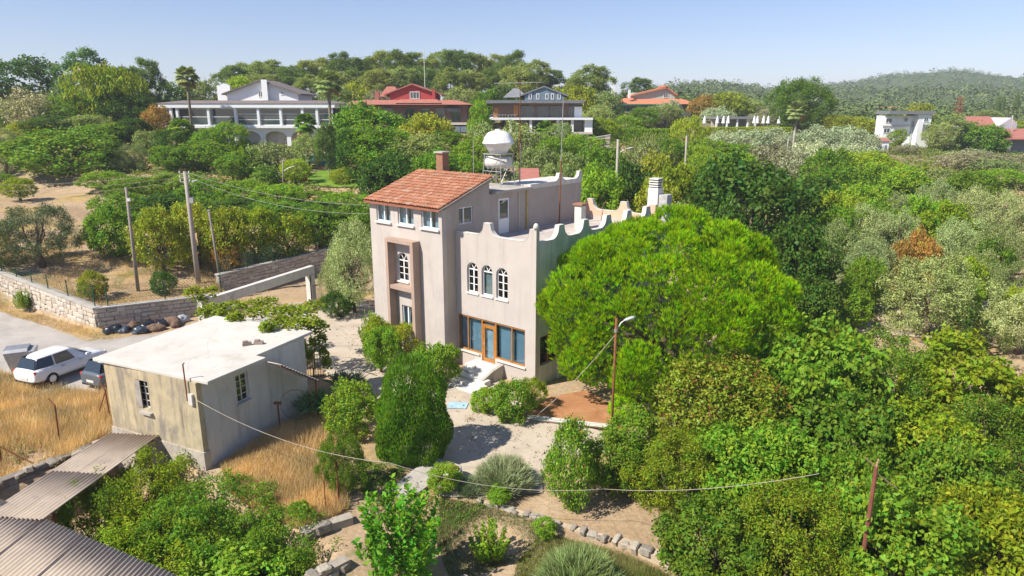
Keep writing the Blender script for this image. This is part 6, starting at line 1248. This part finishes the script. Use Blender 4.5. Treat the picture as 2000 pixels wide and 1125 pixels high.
# left hillside
plant('fig', 135, 250, 200, 'md', 'large spreading fig tree above the dry field', by=340)
plant('olive', 12, 252, 100, 'olg', 'olive tree with a curved bare trunk at the left edge', by=345)
plant('olive', 262, 282, 76, 'olg', 'grey olive bush on the dry slope right of the large fig', by=337)
row([('far', 25, 112, 165, 130, 'dk'), ('poplar', 158, 95, 108, 128, 'bl'), ('willow', 198, 128, 135, 112, 'fr'), ('farpine', 268, 114, 70, 122, 'pd'), ('far', 335, 160, 70, 128, 'md'), ('far', 395, 155, 60, 132, 'olg'), ('far', 466, 150, 70, 130, 'lime')], 'tall tree, {} from the left on the skyline left of the white villa', 'trees left of the white villa')
row([('farolive', 60, 172, 110, 108, 'gr'), ('far', 130, 180, 95, 110, 'md'), ('far', 240, 180, 100, 110, 'dk'), ('far', 20, 195, 90, 112, 'md'), ('far', 100, 225, 110, 100, 'dk'), ('far', 170, 225, 90, 100, 'olg'), ('far', 255, 230, 65, 98, 'dk'), ('turning', 300, 205, 52, 101, 'brn'), ('far', 50, 235, 80, 100, 'yl'), ('far', 215, 240, 80, 97, 'md')], 'hillside tree, {} of the lower clump left of the white villa', 'lower clump on the left hillside')
# garden of the white villa
plant('palm', 362, 130, 56, 'olg', 'tall fan palm in front of the left end of the white villa', Y=101); plant('palm', 640, 138, 66, 'olg', 'tall fan palm in front of the right end of the white villa', Y=101)
plant('palm', 595, 222, 56, 'md', 'small palm in front of the villa arches', Y=98); plant('palm', 1560, 198, 52, 'olg', 'fan palm in front of the round pine', Y=128)
row([('palm', 350, 232, 62, 95, 'br'), ('far', 290, 255, 60, 93, 'olg'), ('far', 332, 252, 60, 90, 'dk'), ('far', 405, 248, 60, 93, 'br'), ('far', 445, 238, 76, 95, 'br'), ('far', 398, 275, 95, 88, 'md'), ('farolive', 530, 276, 95, 86, 'olg'), ('column', 469, 282, 18, 84, 'lime'), ('far', 330, 285, 70, 86, 'md'), ('far', 470, 292, 80, 84, 'md'), ('flowershrub', 520, 322, 70, 80, 'md'), ('far', 600, 262, 60, 93, 'olg')], 'garden plant, {} of the bushes below the white villa', 'garden below the white villa')
plant('far', 575, 310, 58, 'lime', 'small lime-green tree beside the lawn', Y=81); plant('shrub', 666, 328, 52, 'yl', 'yellow-green bush at the lawn edge', Y=80); plant('farpine', 636, 240, 46, 'pd', 'slender dark tree with bare trunk on the lawn', Y=83)
# trees between villa and red house, behind the tiled roof
plant('fig', 720, 200, 145, 'md', 'dense round dark green tree between the white villa and the red house', Y=95)
row([('far', 700, 250, 85, 80, 'dk'), ('far', 750, 245, 120, 79, 'md'), ('far', 815, 262, 105, 78, 'olg'), ('fig', 742, 305, 80, 73, 'dk'), ('fig', 775, 298, 120, 72, 'dk'), ('fig', 845, 290, 110, 72, 'md')], 'tall dark tree, {} of the thick clump behind the tiled roof', 'clump behind the tiled roof')
row([('turning', 838, 222, 105, 92, 'yl'), ('far', 880, 255, 80, 88, 'md'), ('far', 937, 195, 42, 100, 'br'), ('farolive', 945, 240, 70, 93, 'olg'), ('farolive', 1010, 236, 90, 95, 'olg'), ('far', 930, 268, 90, 82, 'br'), ('far', 890, 300, 90, 75, 'br'), ('far', 1090, 240, 60, 96, 'olg'), ('palm', 1065, 236, 45, 97, 'md')], 'tree, {} from the left below the red house and dark villa', 'trees below the red house and dark villa')
row([('broad', 1085, 268, 95, 82, 'md'), ('farolive', 1050, 285, 80, 78, 'olg'), ('far', 1140, 262, 90, 86, 'br'), ('broad', 1180, 285, 100, 74, 'md'), ('fig', 1235, 318, 110, 66, 'dk'), ('broad', 1165, 322, 110, 62, 'br'), ('turning', 1290, 295, 90, 72, 'yl'), ('turning', 1285, 345, 90, 62, 'yl'), ('broad', 1110, 300, 90, 72, 'olg'), ('farolive', 1260, 275, 80, 84, 'olg'), ('broad', 1350, 395, 100, 56, 'olg'), ('broad', 1330, 320, 90, 70, 'fr')], 'leafy tree, {} of the thicket right of the rooftop tank', 'thicket right of the rooftop tank')
# pine wood on the crest
xs = [(455, 128), (492, 120), (528, 118), (566, 128), (604, 118), (640, 114), (676, 102), (712, 112), (748, 100), (784, 98), (820, 104), (856, 98), (892, 98), (928, 104), (962, 106), (1000, 100)]
row([('farpine', x, t, 68, 158+(i % 3)*7, 'pn' if i % 3 else 'pd') for i, (x, t) in enumerate(xs)], 'tall pine, {} from the left along the crest of the hilltop wood', 'crest of the pine wood')
xs = [(470, 148), (515, 145), (560, 150), (605, 146), (660, 140), (700, 138), (740, 135), (780, 132), (830, 130), (880, 132), (925, 136), (970, 134), (1010, 130), (1040, 118), (1065, 135)]
row([('farpine' if i % 4 else 'far', x, t, 70, 146+(i % 3)*3, ('pn', 'olg', 'pd')[i % 3]) for i, (x, t) in enumerate(xs)], 'shorter tree, {} from the left in the front rank of the pine wood', 'front rank of the pine wood')
row([('farolive', 580, 178, 60, 128, 'olg'), ('far', 660, 165, 70, 132, 'olg'), ('turning', 700, 160, 60, 134, 'yl'), ('farolive', 735, 175, 50, 130, 'gr'), ('far', 900, 170, 70, 135, 'olg'), ('far', 950, 175, 60, 130, 'md'), ('far', 985, 165, 70, 132, 'pd')], 'low tree, {} from the left between the villas and the pine wood', 'low trees under the pine wood')
plant('farpine', 1158, 128, 82, 'pn', 'open-crowned lone pine right of the dark villa', Y=148); plant('farpine', 1122, 152, 40, 'pn', 'small pine left of the open-crowned lone pine', Y=150)
row([('turning', 1115, 168, 90, 128, 'yl'), ('far', 1175, 180, 80, 130, 'olg'), ('far', 1170, 205, 60, 118, 'olg'), ('farpine', 1252, 152, 60, 190, 'pd'), ('far', 1180, 230, 60, 108, 'fr'), ('far', 1225, 225, 60, 118, 'br'), ('far', 1258, 210, 60, 135, 'md')], 'tree, {} from the left around the white chimneys of the orange-roofed house', 'trees around the orange-roofed house')
row([('turning', 1372, 185, 50, 160, 'brn'), ('far', 1300, 205, 70, 140, 'olg'), ('farolive', 1310, 195, 45, 145, 'sil'), ('turning', 1430, 180, 72, 158, 'yl'), ('turning', 1465, 188, 66, 160, 'olg'), ('farolive', 1400, 208, 60, 152, 'sil'), ('farolive', 1500, 210, 60, 155, 'gr'), ('farolive', 1480, 222, 50, 150, 'gr')], 'scrubby tree, {} in the band behind the pool pavilion', 'band behind the pool pavilion')
plant('willow', 1345, 226, 66, 'lime', 'lime-green weeping tree below the orange-roofed house', Y=108)
plant('roundpine', 1568, 152, 132, (0.075, 0.135, 0.012), 'big isolated round-topped pine behind the fan palm', Y=136)
plant('hedge', 1250, 253, 125, 'br', 'clipped boxy hedge below the orange-roofed house', Y=112, rz=0.0); plant('hedge', 1460, 249, 160, 'lime', 'low trimmed yellow-green hedge in front of the closed parasols', Y=130, rz=0.0)
# olive band and right-hand groves
row([('farolive', 1410, 255, 80, 112, 'sil'), ('farolive', 1465, 252, 80, 114, 'sil'), ('farolive', 1520, 250, 84, 112, 'sil'), ('farolive', 1600, 243, 90, 112, 'sil'), ('farolive', 1650, 245, 84, 114, 'sil'), ('farolive', 1685, 255, 80, 110, 'sil'), ('farolive', 1590, 275, 90, 98, 'sil'), ('farolive', 1660, 278, 90, 98, 'sil'), ('farolive', 1500, 285, 100, 94, 'gr'), ('farolive', 1555, 290, 90, 92, 'gr')], 'silvery olive, {} of the pale band below the fan palm', 'silver olive band')
row([('far', 1390, 272, 90, 100, 'br'), ('far', 1440, 280, 90, 98, 'md'), ('broad', 1400, 300, 100, 86, 'br'), ('broad', 1310, 270, 70, 94, 'md'), ('broad', 1455, 298, 80, 86, 'br'), ('broad', 1360, 330, 90, 72, 'br'), ('broad', 1375, 285, 70, 92, 'lime')], 'green bushy tree, {} below the yellow-green hedge', 'green slope below the hedge')
row([('turning', 1640, 225, 60, 132, 'yl'), ('turning', 1690, 228, 66, 138, 'yl'), ('far', 1755, 252, 30, 122, 'fr'), ('turning', 1795, 203, 60, 145, 'yl'), ('far', 1855, 222, 74, 128, 'olg'), ('far', 1838, 240, 48, 124, 'olg'), ('fig', 1922, 240, 86, 126, 'md'), ('far', 1985, 235, 60, 150, 'yl'), ('farolive', 1765, 284, 50, 116, 'gr'), ('far', 1930, 215, 50, 180, 'olg')], 'tree, {} from the left around the white three-storey house', 'trees around the white three-storey house')
plant('column', 1952, 186, 9, 'pd', 'tiny dark cypress, left one of the pair on the valley slope', Y=240); plant('column', 1962, 184, 9, 'pd', 'tiny dark cypress, right one of the pair on the valley slope', Y=240); plant('column', 1990, 178, 10, 'pd', 'single dark cypress at the right edge of the valley', Y=240)
plant('fig', 1475, 303, 225, 'dk', 'very large dark glossy tree behind the round pine', Y=57); plant('fig', 1545, 425, 200, 'dk', 'dark glossy tree in the shade right of the round pine', Y=43); plant('fig', 1420, 380, 150, 'dk', 'dark tree squeezed between the round pine and the large glossy tree', Y=50); plant('fig', 1590, 530, 150, 'dk', 'dark low tree at the shaded foot of the round pine', Y=39); plant('fig', 1500, 520, 150, 'dk', 'dark tree filling the gap right behind the round pine', Y=40)
row([('broad', 1625, 290, 110, 82, 'md'), ('broad', 1700, 296, 110, 88, 'lime'), ('broad', 1655, 325, 120, 74, 'md'), ('broad', 1735, 320, 120, 80, 'br'), ('broad', 1600, 345, 100, 68, 'dk'), ('youngtree', 1810, 305, 80, 86, 'lime'), ('broad', 1775, 330, 100, 78, 'br'), ('broad', 1690, 360, 110, 68, 'br'), ('broad', 1640, 375, 90, 64, 'lime')], 'green tree, {} of the thicket below the white three-storey house', 'thicket below the white three-storey house')
row([('farolive', 1880, 300, 90, 98, 'gr'), ('farolive', 1940, 310, 100, 95, 'olg'), ('farolive', 1990, 300, 80, 100, 'gr'), ('broad', 1960, 330, 90, 84, 'br'), ('farolive', 1850, 330, 90, 84, 'olg'), ('farolive', 1905, 290, 70, 108, 'gr')], 'scrubby olive, {} of the group below the white saloon car', 'scrub below the far road')
gro = [('olive', 1840, 350, 95, 66, 'ol'), ('olive', 1915, 365, 112, 62, 'ol'), ('olive', 1985, 375, 112, 60, 'ol'), ('olive', 1765, 378, 100, 60, 'ol'), ('olive', 1685, 400, 112, 56, 'ol'), ('olive', 1755, 412, 110, 54, 'ol'), ('olive', 1640, 430, 120, 51, 'olg'), ('olive', 1880, 425, 112, 53, 'ol'), ('olive', 1965, 440, 140, 50, 'olg'), ('olive', 1700, 465, 112, 48, 'ol'), ('olive', 1900, 485, 112, 46, 'olg'), ('olive', 1990, 510, 112, 43, 'olg')]
row(gro, 'grey-green olive, {} of the grove right of the dark glossy trees', 'olive grove on the right')
row([('broad', 1720, 392, 80, 57, 'md'), ('broad', 1690, 515, 80, 45, 'md'), ('broad', 1880, 545, 80, 43, 'br'), ('broad', 1945, 465, 80, 49, 'md'), ('broad', 1640, 400, 80, 56, 'br'), ('broad', 1900, 335, 90, 74, 'md')], 'fresh green bush, {} of those scattered through the olive grove', 'green bushes in the olive grove')
plant('olive', 1810, 500, 205, 'olg', 'largest olive tree of the right-hand grove, beside the earth track', by=655); plant('olive', 1985, 570, 170, 'ol', 'olive tree cut by the right edge beside the earth track', by=690); plant('broad', 1815, 385, 90, 'br', 'bright green tree in the middle of the olive grove', Y=58)
plant('broad', 1855, 395, 95, 'fr', 'green tree beside the bright one in the olive grove', Y=56); plant('turning', 1812, 448, 80, 'brn', 'orange-brown bush in the middle of the olive grove', Y=49); plant('turning', 1765, 470, 60, 'brn', 'small rusty bush left of the orange-brown one', Y=48); plant('shrub', 1895, 500, 80, 'lime', 'lime-green bush on the olive grove track', Y=45)
plant('youngtree', 1895, 585, 90, 'dk', 'small dark leafy tree on the earth track', by=690); plant('broad', 1640, 555, 110, 'md', 'green tree at the end of the shaded trees, left of the largest olive', by=650); plant('shrub', 1985, 560, 50, 'lime', 'lime bush at the right edge above the track', Y=39); plant('shrub', 1700, 500, 70, 'br', 'small green bush among the olives left of the rusty bush', Y=46)
# near fruit trees, lower right
nf = [('redfruit', 1415, 712, 240, 26.5, (0.15, 0.20, 0.015), 'fruit tree with reddish young leaves in front of the round pine'), ('mulberry', 1600, 650, 240, 28, 'br', 'mulberry right of the round pine foot, tallest of the near group'), ('finefruit', 1745, 672, 215, 29, 'md', 'fine-leaved fruit tree under the earth track in the back row'), ('mulberry', 1905, 668, 240, 28, 'fr', 'mulberry in the back row nearest the right edge'), ('finefruit', 1335, 862, 200, 23, 'fr', 'fine-leaved fruit tree at the stone edging, nearest the lavender'), ('fruit', 1490, 850, 240, 22.5, 'br', 'fruit tree in front of the blue barrel'), ('mulberry', 1645, 790, 230, 24.5, 'md', 'mulberry just left of the timber post'), ('fruit', 1810, 815, 230, 24, 'fr', 'fruit tree just right of the timber post'), ('finefruit', 1970, 795, 240, 24.5, 'md', 'fine-leaved fruit tree in the middle row cut by the right edge'), ('fruit', 1400, 1000, 230, 19, 'md', 'fruit tree at the bottom edge nearest the stone edging'), ('finefruit', 1560, 965, 240, 18.8, 'fr', 'fine-leaved fruit tree at the bottom edge left of the timber post'), ('mulberry', 1775, 960, 260, 18.2, 'br', 'mulberry at the bottom edge right of the timber post'), ('fruit', 1960, 985, 260, 18.5, 'fr', 'yellow-green fruit tree filling the bottom right corner'), ('shrub', 1275, 890, 110, 24.5, 'md', 'small leafy bush beside the rope end'), ('fruit', 1885, 880, 200, 21.5, 'md', 'darker fruit tree between the timber post and the right edge'), ('fruit', 1690, 900, 190, 20.8, 'br', 'bright fruit tree directly behind the timber post'), ('mulberry', 1520, 745, 150, 27, 'md', 'narrow mulberry above the blue barrel')]
for kind, cx, top, w, Y, col, lb in nf: plant(kind, cx, top-12, w*1.14, col, lb, Y=Y, group='near fruit trees')
for c_ in [o for o in COL.objects if o.name.startswith('palm_tree')]:  # palm boles keep a human-scale girth
    for ch in c_.children:
        if ch.name.startswith('trunk'): ch.scale = (ch.scale[0]*1.3, ch.scale[1]*1.3, ch.scale[2])
# grape vine over the shed roof and the gate beam
R = np.random.RandomState(17)
def vine(label, blobs, n, L, col):
    Ps = []; cl = []
    for i, (c, rx, ry, rz_, k) in enumerate(blobs): q = sph(R, k); q[:, 2] = np.abs(q[:, 2])*np.sign(R.rand(k)-0.2); Ps.append(np.array(c)+q*np.array([rx, ry, rz_])*R.uniform(0.4, 1, (k, 1))); cl.append(np.full(k, i*40)+R.randint(0, 40, k))
    P = np.vstack(Ps); n = len(P); N = unit(np.array([0, 0, 1.0])+0.8*sph(R, n)); D = unit(np.cross(N, sph(R, n))); V, F = leaf_quads(P, D, N, L*R.uniform(0.6, 1.3, n), 0.85)
    root = thing('grape_vine', label, 'vine'); c = obj('foliage', fast_mesh('vine_foliage', V, F, tint_of(R, n, np.concatenate(cl), 4), ML), root); c.color = (*col, 1); return root
bl = []
for px, py, z, rr_ in ((420, 605, 3.4, 0.7), (455, 600, 3.3, 0.8), (490, 598, 3.2, 0.8), (520, 592, 3.2, 0.8), (500, 612, 3.6, 0.7), (540, 612, 3.7, 0.8), (565, 608, 3.6, 0.8), (590, 612, 3.7, 0.8), (545, 632, 3.95, 0.65), (575, 635, 3.9, 0.7), (605, 632, 3.8, 0.7), (622, 640, 3.5, 0.6), (430, 618, 3.5, 0.5), (460, 622, 3.9, 0.5), (400, 612, 3.4, 0.5), (522, 642, 3.95, 0.4), (610, 600, 3.2, 0.7)):
    p = gz(px, py, z); bl.append((p, rr_, rr_, 0.42, 260))
for px, py, z in ((628, 665, 2.7), (632, 690, 2.0), (638, 712, 1.3), (612, 675, 2.5), (605, 700, 1.8)): bl.append((gz(px, py, z), 0.3, 0.3, 0.5, 150))
v_ = vine('grape vine trailing over the back of the white shed roof', bl, 0, 0.17, (0.20, 0.265, 0.014))
m = MB(); q = gz(612, 735, 0.2); m.tube([(q[0], q[1], 0), (q[0]+0.1, q[1]+0.2, 1.8), (q[0]-0.2, q[1]+0.1, 3.4)], [0.05, 0.04, 0.03]); m.tube([gz(610, 632, 3.5), gz(540, 615, 3.4), gz(470, 605, 3.3), gz(410, 605, 3.2)], 0.03); m.build('stem', M_BARK, v_)
for k in range(3): a, b = gz(410+20*k, 612-8*k, 3.15), gz(620, 640-24*k, 3.15); MB().tube([a, b], 0.02, 5).build('support_wire', M_STEEL, v_)
vt = pa+np.array([0, 0, 0.25]); v2 = vine('small vine clump on top of the left gate pillar', [(vt+np.array([-0.5, 0, 0.1]), 0.7, 0.5, 0.5, 260), (vt+np.array([0.5, 0.2, 0.2]), 0.6, 0.5, 0.4, 200), (vt+np.array([0, 0, -0.5]), 0.4, 0.5, 0.6, 120)], 0, 0.18, (0.22, 0.27, 0.014)); MB().tube([vt+np.array([-0.3, -0.3, -2.9]), vt], 0.04).build('stem', M_BARK, v2)

# ------------------------------------------------------------------ stuff: grasses, undergrowth, far woods
def free(X, Y, pad=0.2):                                    # keep off buildings and paving
    ok = np.ones(X.shape, bool); c = math.cos(math.radians(40)); s = math.sin(math.radians(40)); dx, dy_ = X-HC[0], Y-HC[1]; lx, ly = dx*c-dy_*s, dx*s+dy_*c
    ok &= ~((lx > -12) & (lx < 0.3+pad) & (ly > -1.2-pad) & (ly < 13.3)); ok &= ~((lx > -4.4) & (lx < -1.4) & (ly > -3.0) & (ly < 0))
    l = (X-SK[0])*DL[0]+(Y-SK[1])*DL[1]; r = (X-SK[0])*DR[0]+(Y-SK[1])*DR[1]; ok &= ~((l > -0.1-pad) & (l < 5.6) & (r > -0.1) & (r < 6.2)); return ok
def inpoly(X, Y, poly): return poly_sd(X, Y, [np.array(p[:2]) for p in poly]) > 0
def vnoise(X, Y, s): return 0.5+0.25*(np.sin(X/s+1.7*np.sin(Y/s*0.7))+np.sin(Y/s*1.3+1.3*np.sin(X/s*0.9)))
def blades(name, label, poly, n, h, wid, col, mat, clump=0.35, flop=0.5, thin=0.0):
    P = np.array([p[:2] for p in poly]); lo, hi = P.min(0), P.max(0); X = R.uniform(lo[0], hi[0], n*3); Y = R.uniform(lo[1], hi[1], n*3); k = inpoly(X, Y, poly) & free(X, Y) & (vnoise(X, Y, 0.9)+0.4*R.rand(n*3) > 0.35+thin); X, Y = X[k][:n], Y[k][:n]; n = len(X)
    Z = tz(X, Y); d = sph(R, n)*flop; d[:, 2] = 1; d = unit(d); H = h*R.uniform(0.4, 1.1, n)*(0.5+vnoise(X, Y, 1.3)); s = unit(np.cross(d, sph(R, n)))*wid; B = np.stack([X, Y, Z-0.02], 1); T = B+d*H[:, None]
    V = np.stack([B-s, B+s, T], 1).reshape(-1, 3); o = obj(name, fast_mesh(name, V, np.arange(n*3).reshape(-1, 3), np.repeat(np.stack([R.rand(n)*0.5+0.5*vnoise(X, Y, 0.45), R.rand(n), 0.45*R.rand(n)+0.65*vnoise(X+3, Y-1, 0.8)], 1), 3, 0), mat)); o.color = (*col, 1); return tag(o, label, 'grass', None, 'stuff')
MG = leafmat('dry_blade', 0.25, 0.8, 0.1, 0.03, (0.36, 0.30, 0.17), 0.2)
STRAW = (0.60, 0.45, 0.25)
blades('dry_grass', 'golden dry grass in the plot below the parked cars', [gz(*q) for q in ((-300, 745), (30, 735), (150, 770), (215, 770), (225, 840), (120, 900), (-40, 955), (-300, 1050))], 60000, 0.62, 0.013, STRAW, MG)
blades('dry_grass', 'golden dry grass on the mound in front of the shed', [gz(*q) for q in ((430, 905), (520, 850), (560, 815), (640, 815), (660, 900), (680, 980), (600, 1025), (520, 1000), (450, 960))], 42000, 0.6, 0.011, STRAW, MG)
blades('dry_grass', 'dry grass verge along the foot of the sunlit stone wall', [gz(*q) for q in ((-40, 592), (60, 612), (190, 650), (290, 648), (220, 668), (120, 648), (0, 615), (-60, 605))], 9000, 0.3, 0.012, (0.52, 0.38, 0.18), MG)
blades('dry_grass', 'thin dry grass inside the fenced field', [W1C[:2]+dW1L*14+np.array([0, .8]), W1C[:2]+np.array([0, 1.0]), W1C[:2]+dW1R*9+np.array([0, .8]), np.array([-19, 58]), np.array([-46, 58])], 26000, 0.28, 0.014, (0.52, 0.39, 0.19), MG, thin=0.12)
blades('green_grass', 'thin green grass over the garden terrace at the bottom centre', [gz(*q) for q in ((1010, 1060), (1060, 1010), (1200, 1040), (1310, 1075), (1330, 1200), (980, 1200))], 26000, 0.26, 0.009, (0.17, 0.20, 0.045), MG)
blades('green_grass', 'patchy weeds on the bare garden terrace below the lavender', [gz(*q) for q in ((860, 950), (960, 965), (1080, 1000), (1000, 1060), (880, 1100), (850, 1020))], 12000, 0.22, 0.009, (0.15, 0.18, 0.06), MG, thin=0.2)
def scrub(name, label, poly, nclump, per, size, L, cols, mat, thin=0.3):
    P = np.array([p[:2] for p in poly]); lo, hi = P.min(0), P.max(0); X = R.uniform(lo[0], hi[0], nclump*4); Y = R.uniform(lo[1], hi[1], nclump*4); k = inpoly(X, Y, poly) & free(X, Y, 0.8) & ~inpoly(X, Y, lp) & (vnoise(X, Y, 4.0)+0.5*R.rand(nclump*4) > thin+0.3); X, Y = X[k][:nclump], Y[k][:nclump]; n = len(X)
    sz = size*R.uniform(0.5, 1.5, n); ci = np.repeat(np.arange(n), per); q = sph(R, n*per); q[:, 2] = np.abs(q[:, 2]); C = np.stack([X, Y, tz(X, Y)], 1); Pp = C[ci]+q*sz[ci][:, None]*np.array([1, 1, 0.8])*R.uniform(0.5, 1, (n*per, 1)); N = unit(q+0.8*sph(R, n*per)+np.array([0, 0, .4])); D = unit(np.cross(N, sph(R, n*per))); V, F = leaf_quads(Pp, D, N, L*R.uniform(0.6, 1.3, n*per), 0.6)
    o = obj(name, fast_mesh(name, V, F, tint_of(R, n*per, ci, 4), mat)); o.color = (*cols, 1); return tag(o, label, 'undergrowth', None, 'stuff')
MU = leafmat('scrub_leaf', 0.25, 0.6, 0.15, 0.08, (0.24, 0.19, 0.06), 0.22)
A_ = lambda *q: [np.array(p) for p in q]
scrub('undergrowth', 'mixed undergrowth covering the slope behind the house', A_((-34, 78), (-8, 62), (10, 54), (30, 58), (60, 66), (110, 100), (110, 150), (60, 150), (20, 112), (-10, 106), (-60, 106), (-70, 96)), 7000, 22, 0.9, 0.30, (0.15, 0.215, 0.039), MU, 0.12)
scrub('undergrowth', 'low weeds among the olive grove on the right', A_((14, 40), (44, 40), (70, 60), (60, 68), (30, 58), (12, 54)), 1500, 20, 0.5, 0.18, (0.221, 0.247, 0.078), MU, 0.55)
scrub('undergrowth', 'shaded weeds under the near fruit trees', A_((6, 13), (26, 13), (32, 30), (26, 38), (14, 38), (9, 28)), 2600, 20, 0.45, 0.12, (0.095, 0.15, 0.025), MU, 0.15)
scrub('undergrowth', 'weeds and ivy in the hollow beside the corrugated roofs', [gz(*q) for q in ((300, 880), (400, 950), (600, 1050), (660, 1180), (200, 1180), (130, 1000))], 900, 26, 0.45, 0.11, (0.10, 0.17, 0.02), MU, 0.0)
scrub('undergrowth', 'low garden weeds around the urn and the concrete slab', [gz(*q) for q in ((700, 900), (780, 910), (850, 950), (950, 960), (900, 1000), (830, 1010), (720, 990))], 300, 24, 0.25, 0.08, (0.11, 0.19, 0.025), MU, 0.1)
scrub('undergrowth', 'rough scrub on the left hillside below the tall trees', A_((-120, 95), (-50, 92), (-34, 104), (-30, 170), (-130, 170)), 1800, 20, 1.2, 0.38, (0.13, 0.189, 0.046), MU, 0.05)
scrub('weeds', 'green weeds scattered through the dry grass below the parked cars', [gz(*q) for q in ((-100, 780), (210, 780), (220, 840), (120, 900), (-40, 950))], 130, 22, 0.28, 0.09, (0.17, 0.21, 0.05), MU, 0.3)
scrub('weeds', 'green weeds scattered over the dry mound and its edges', [gz(*q) for q in ((420, 920), (540, 830), (660, 830), (690, 980), (600, 1030), (440, 970))], 90, 22, 0.24, 0.08, (0.16, 0.21, 0.04), MU, 0.3)
scrub('leaf_litter', 'dry fallen leaves scattered over the concrete courtyard', [gz(*q) for q in ((640, 640), (720, 640), (790, 720), (1000, 800), (1080, 830), (1050, 900), (900, 880), (880, 800), (740, 740))], 420, 3, 0.16, 0.075, (0.20, 0.12, 0.05), MG, -0.4).location.z = 0.05
# far woods: one mass
n = 10500; A = np.radians(R.uniform(-2, 44, n)); RR = np.exp(R.uniform(math.log(175), math.log(1350), n)); 
n2 = 1500; A = np.append(A, np.radians(R.uniform(-42, 0, n2))); RR = np.append(RR, np.exp(R.uniform(math.log(180), math.log(600), n2)))
X, Y = RR*np.sin(A), RR*np.cos(A); dens = 0.6*vnoise(X, Y, 48)+0.45*vnoise(X+9, Y, 15)+0.3*R.rand(len(X))-0.15; keep = (dens > 0.28+0.14*(RR < 420)) & ~((X > 78) & (X < 150) & (RR < 215) & (Y < 160)); X, Y, RR = X[keep], Y[keep], RR[keep]
per = np.where(RR < 420, 56, 34); sz = np.where(RR < 420, 2.4, 3.2)*np.exp(R.normal(0, 0.30, len(X))); ci = np.repeat(np.arange(len(X)), per); N_ = len(ci); q = sph(R, N_); q[:, 2] = np.abs(q[:, 2])
C = np.stack([X, Y, tz(X, Y)-0.3], 1); P = C[ci]+q*sz[ci][:, None]*np.array([1, 1, 1.25])*R.uniform(0.7, 1, (N_, 1)); Nn = unit(q+0.5*sph(R, N_)+np.array([0, 0, .2])); D = unit(np.cross(Nn, sph(R, N_)))
V, F = leaf_quads(P, D, Nn, sz[ci]*np.where(RR[ci] < 420, 0.26, 0.32)*R.uniform(.6, 1.3, N_), 0.75)
o = obj('far_woods', fast_mesh('far_woods', V, F, tint_of(R, N_, ci, 4), leafmat('far_wood_leaf', 0.1, 0.7, 0.1, 0.05, (0.17, 0.17, 0.09), 0.12))); o.color = (0.115, 0.16, 0.05, 1); tag(o, 'distant pine woods and groves covering the valley and the far hills', 'woods', None, 'stuff')

# ------------------------------------------------------------------ summer haze: one even box of air round camera, ground and all
hz = MB().box(-2700, 2700, -90, 3750, -12, 95).build('haze', bpy.data.materials.new('haze_air')); m = hz.data.materials[0]; m.use_nodes = True; nt = m.node_tree
for n_ in list(nt.nodes):
    if n_.type != 'OUTPUT_MATERIAL': nt.nodes.remove(n_)
pv = nt.nodes.new('ShaderNodeVolumePrincipled'); pv.inputs['Color'].default_value = (0.80, 0.88, 1.0, 1); pv.inputs['Density'].default_value = 0.00036
nt.links.new(pv.outputs[0], nt.nodes[0].inputs['Volume']); tag(hz, 'pale blue summer haze lying over the valley', 'haze', None, 'stuff')
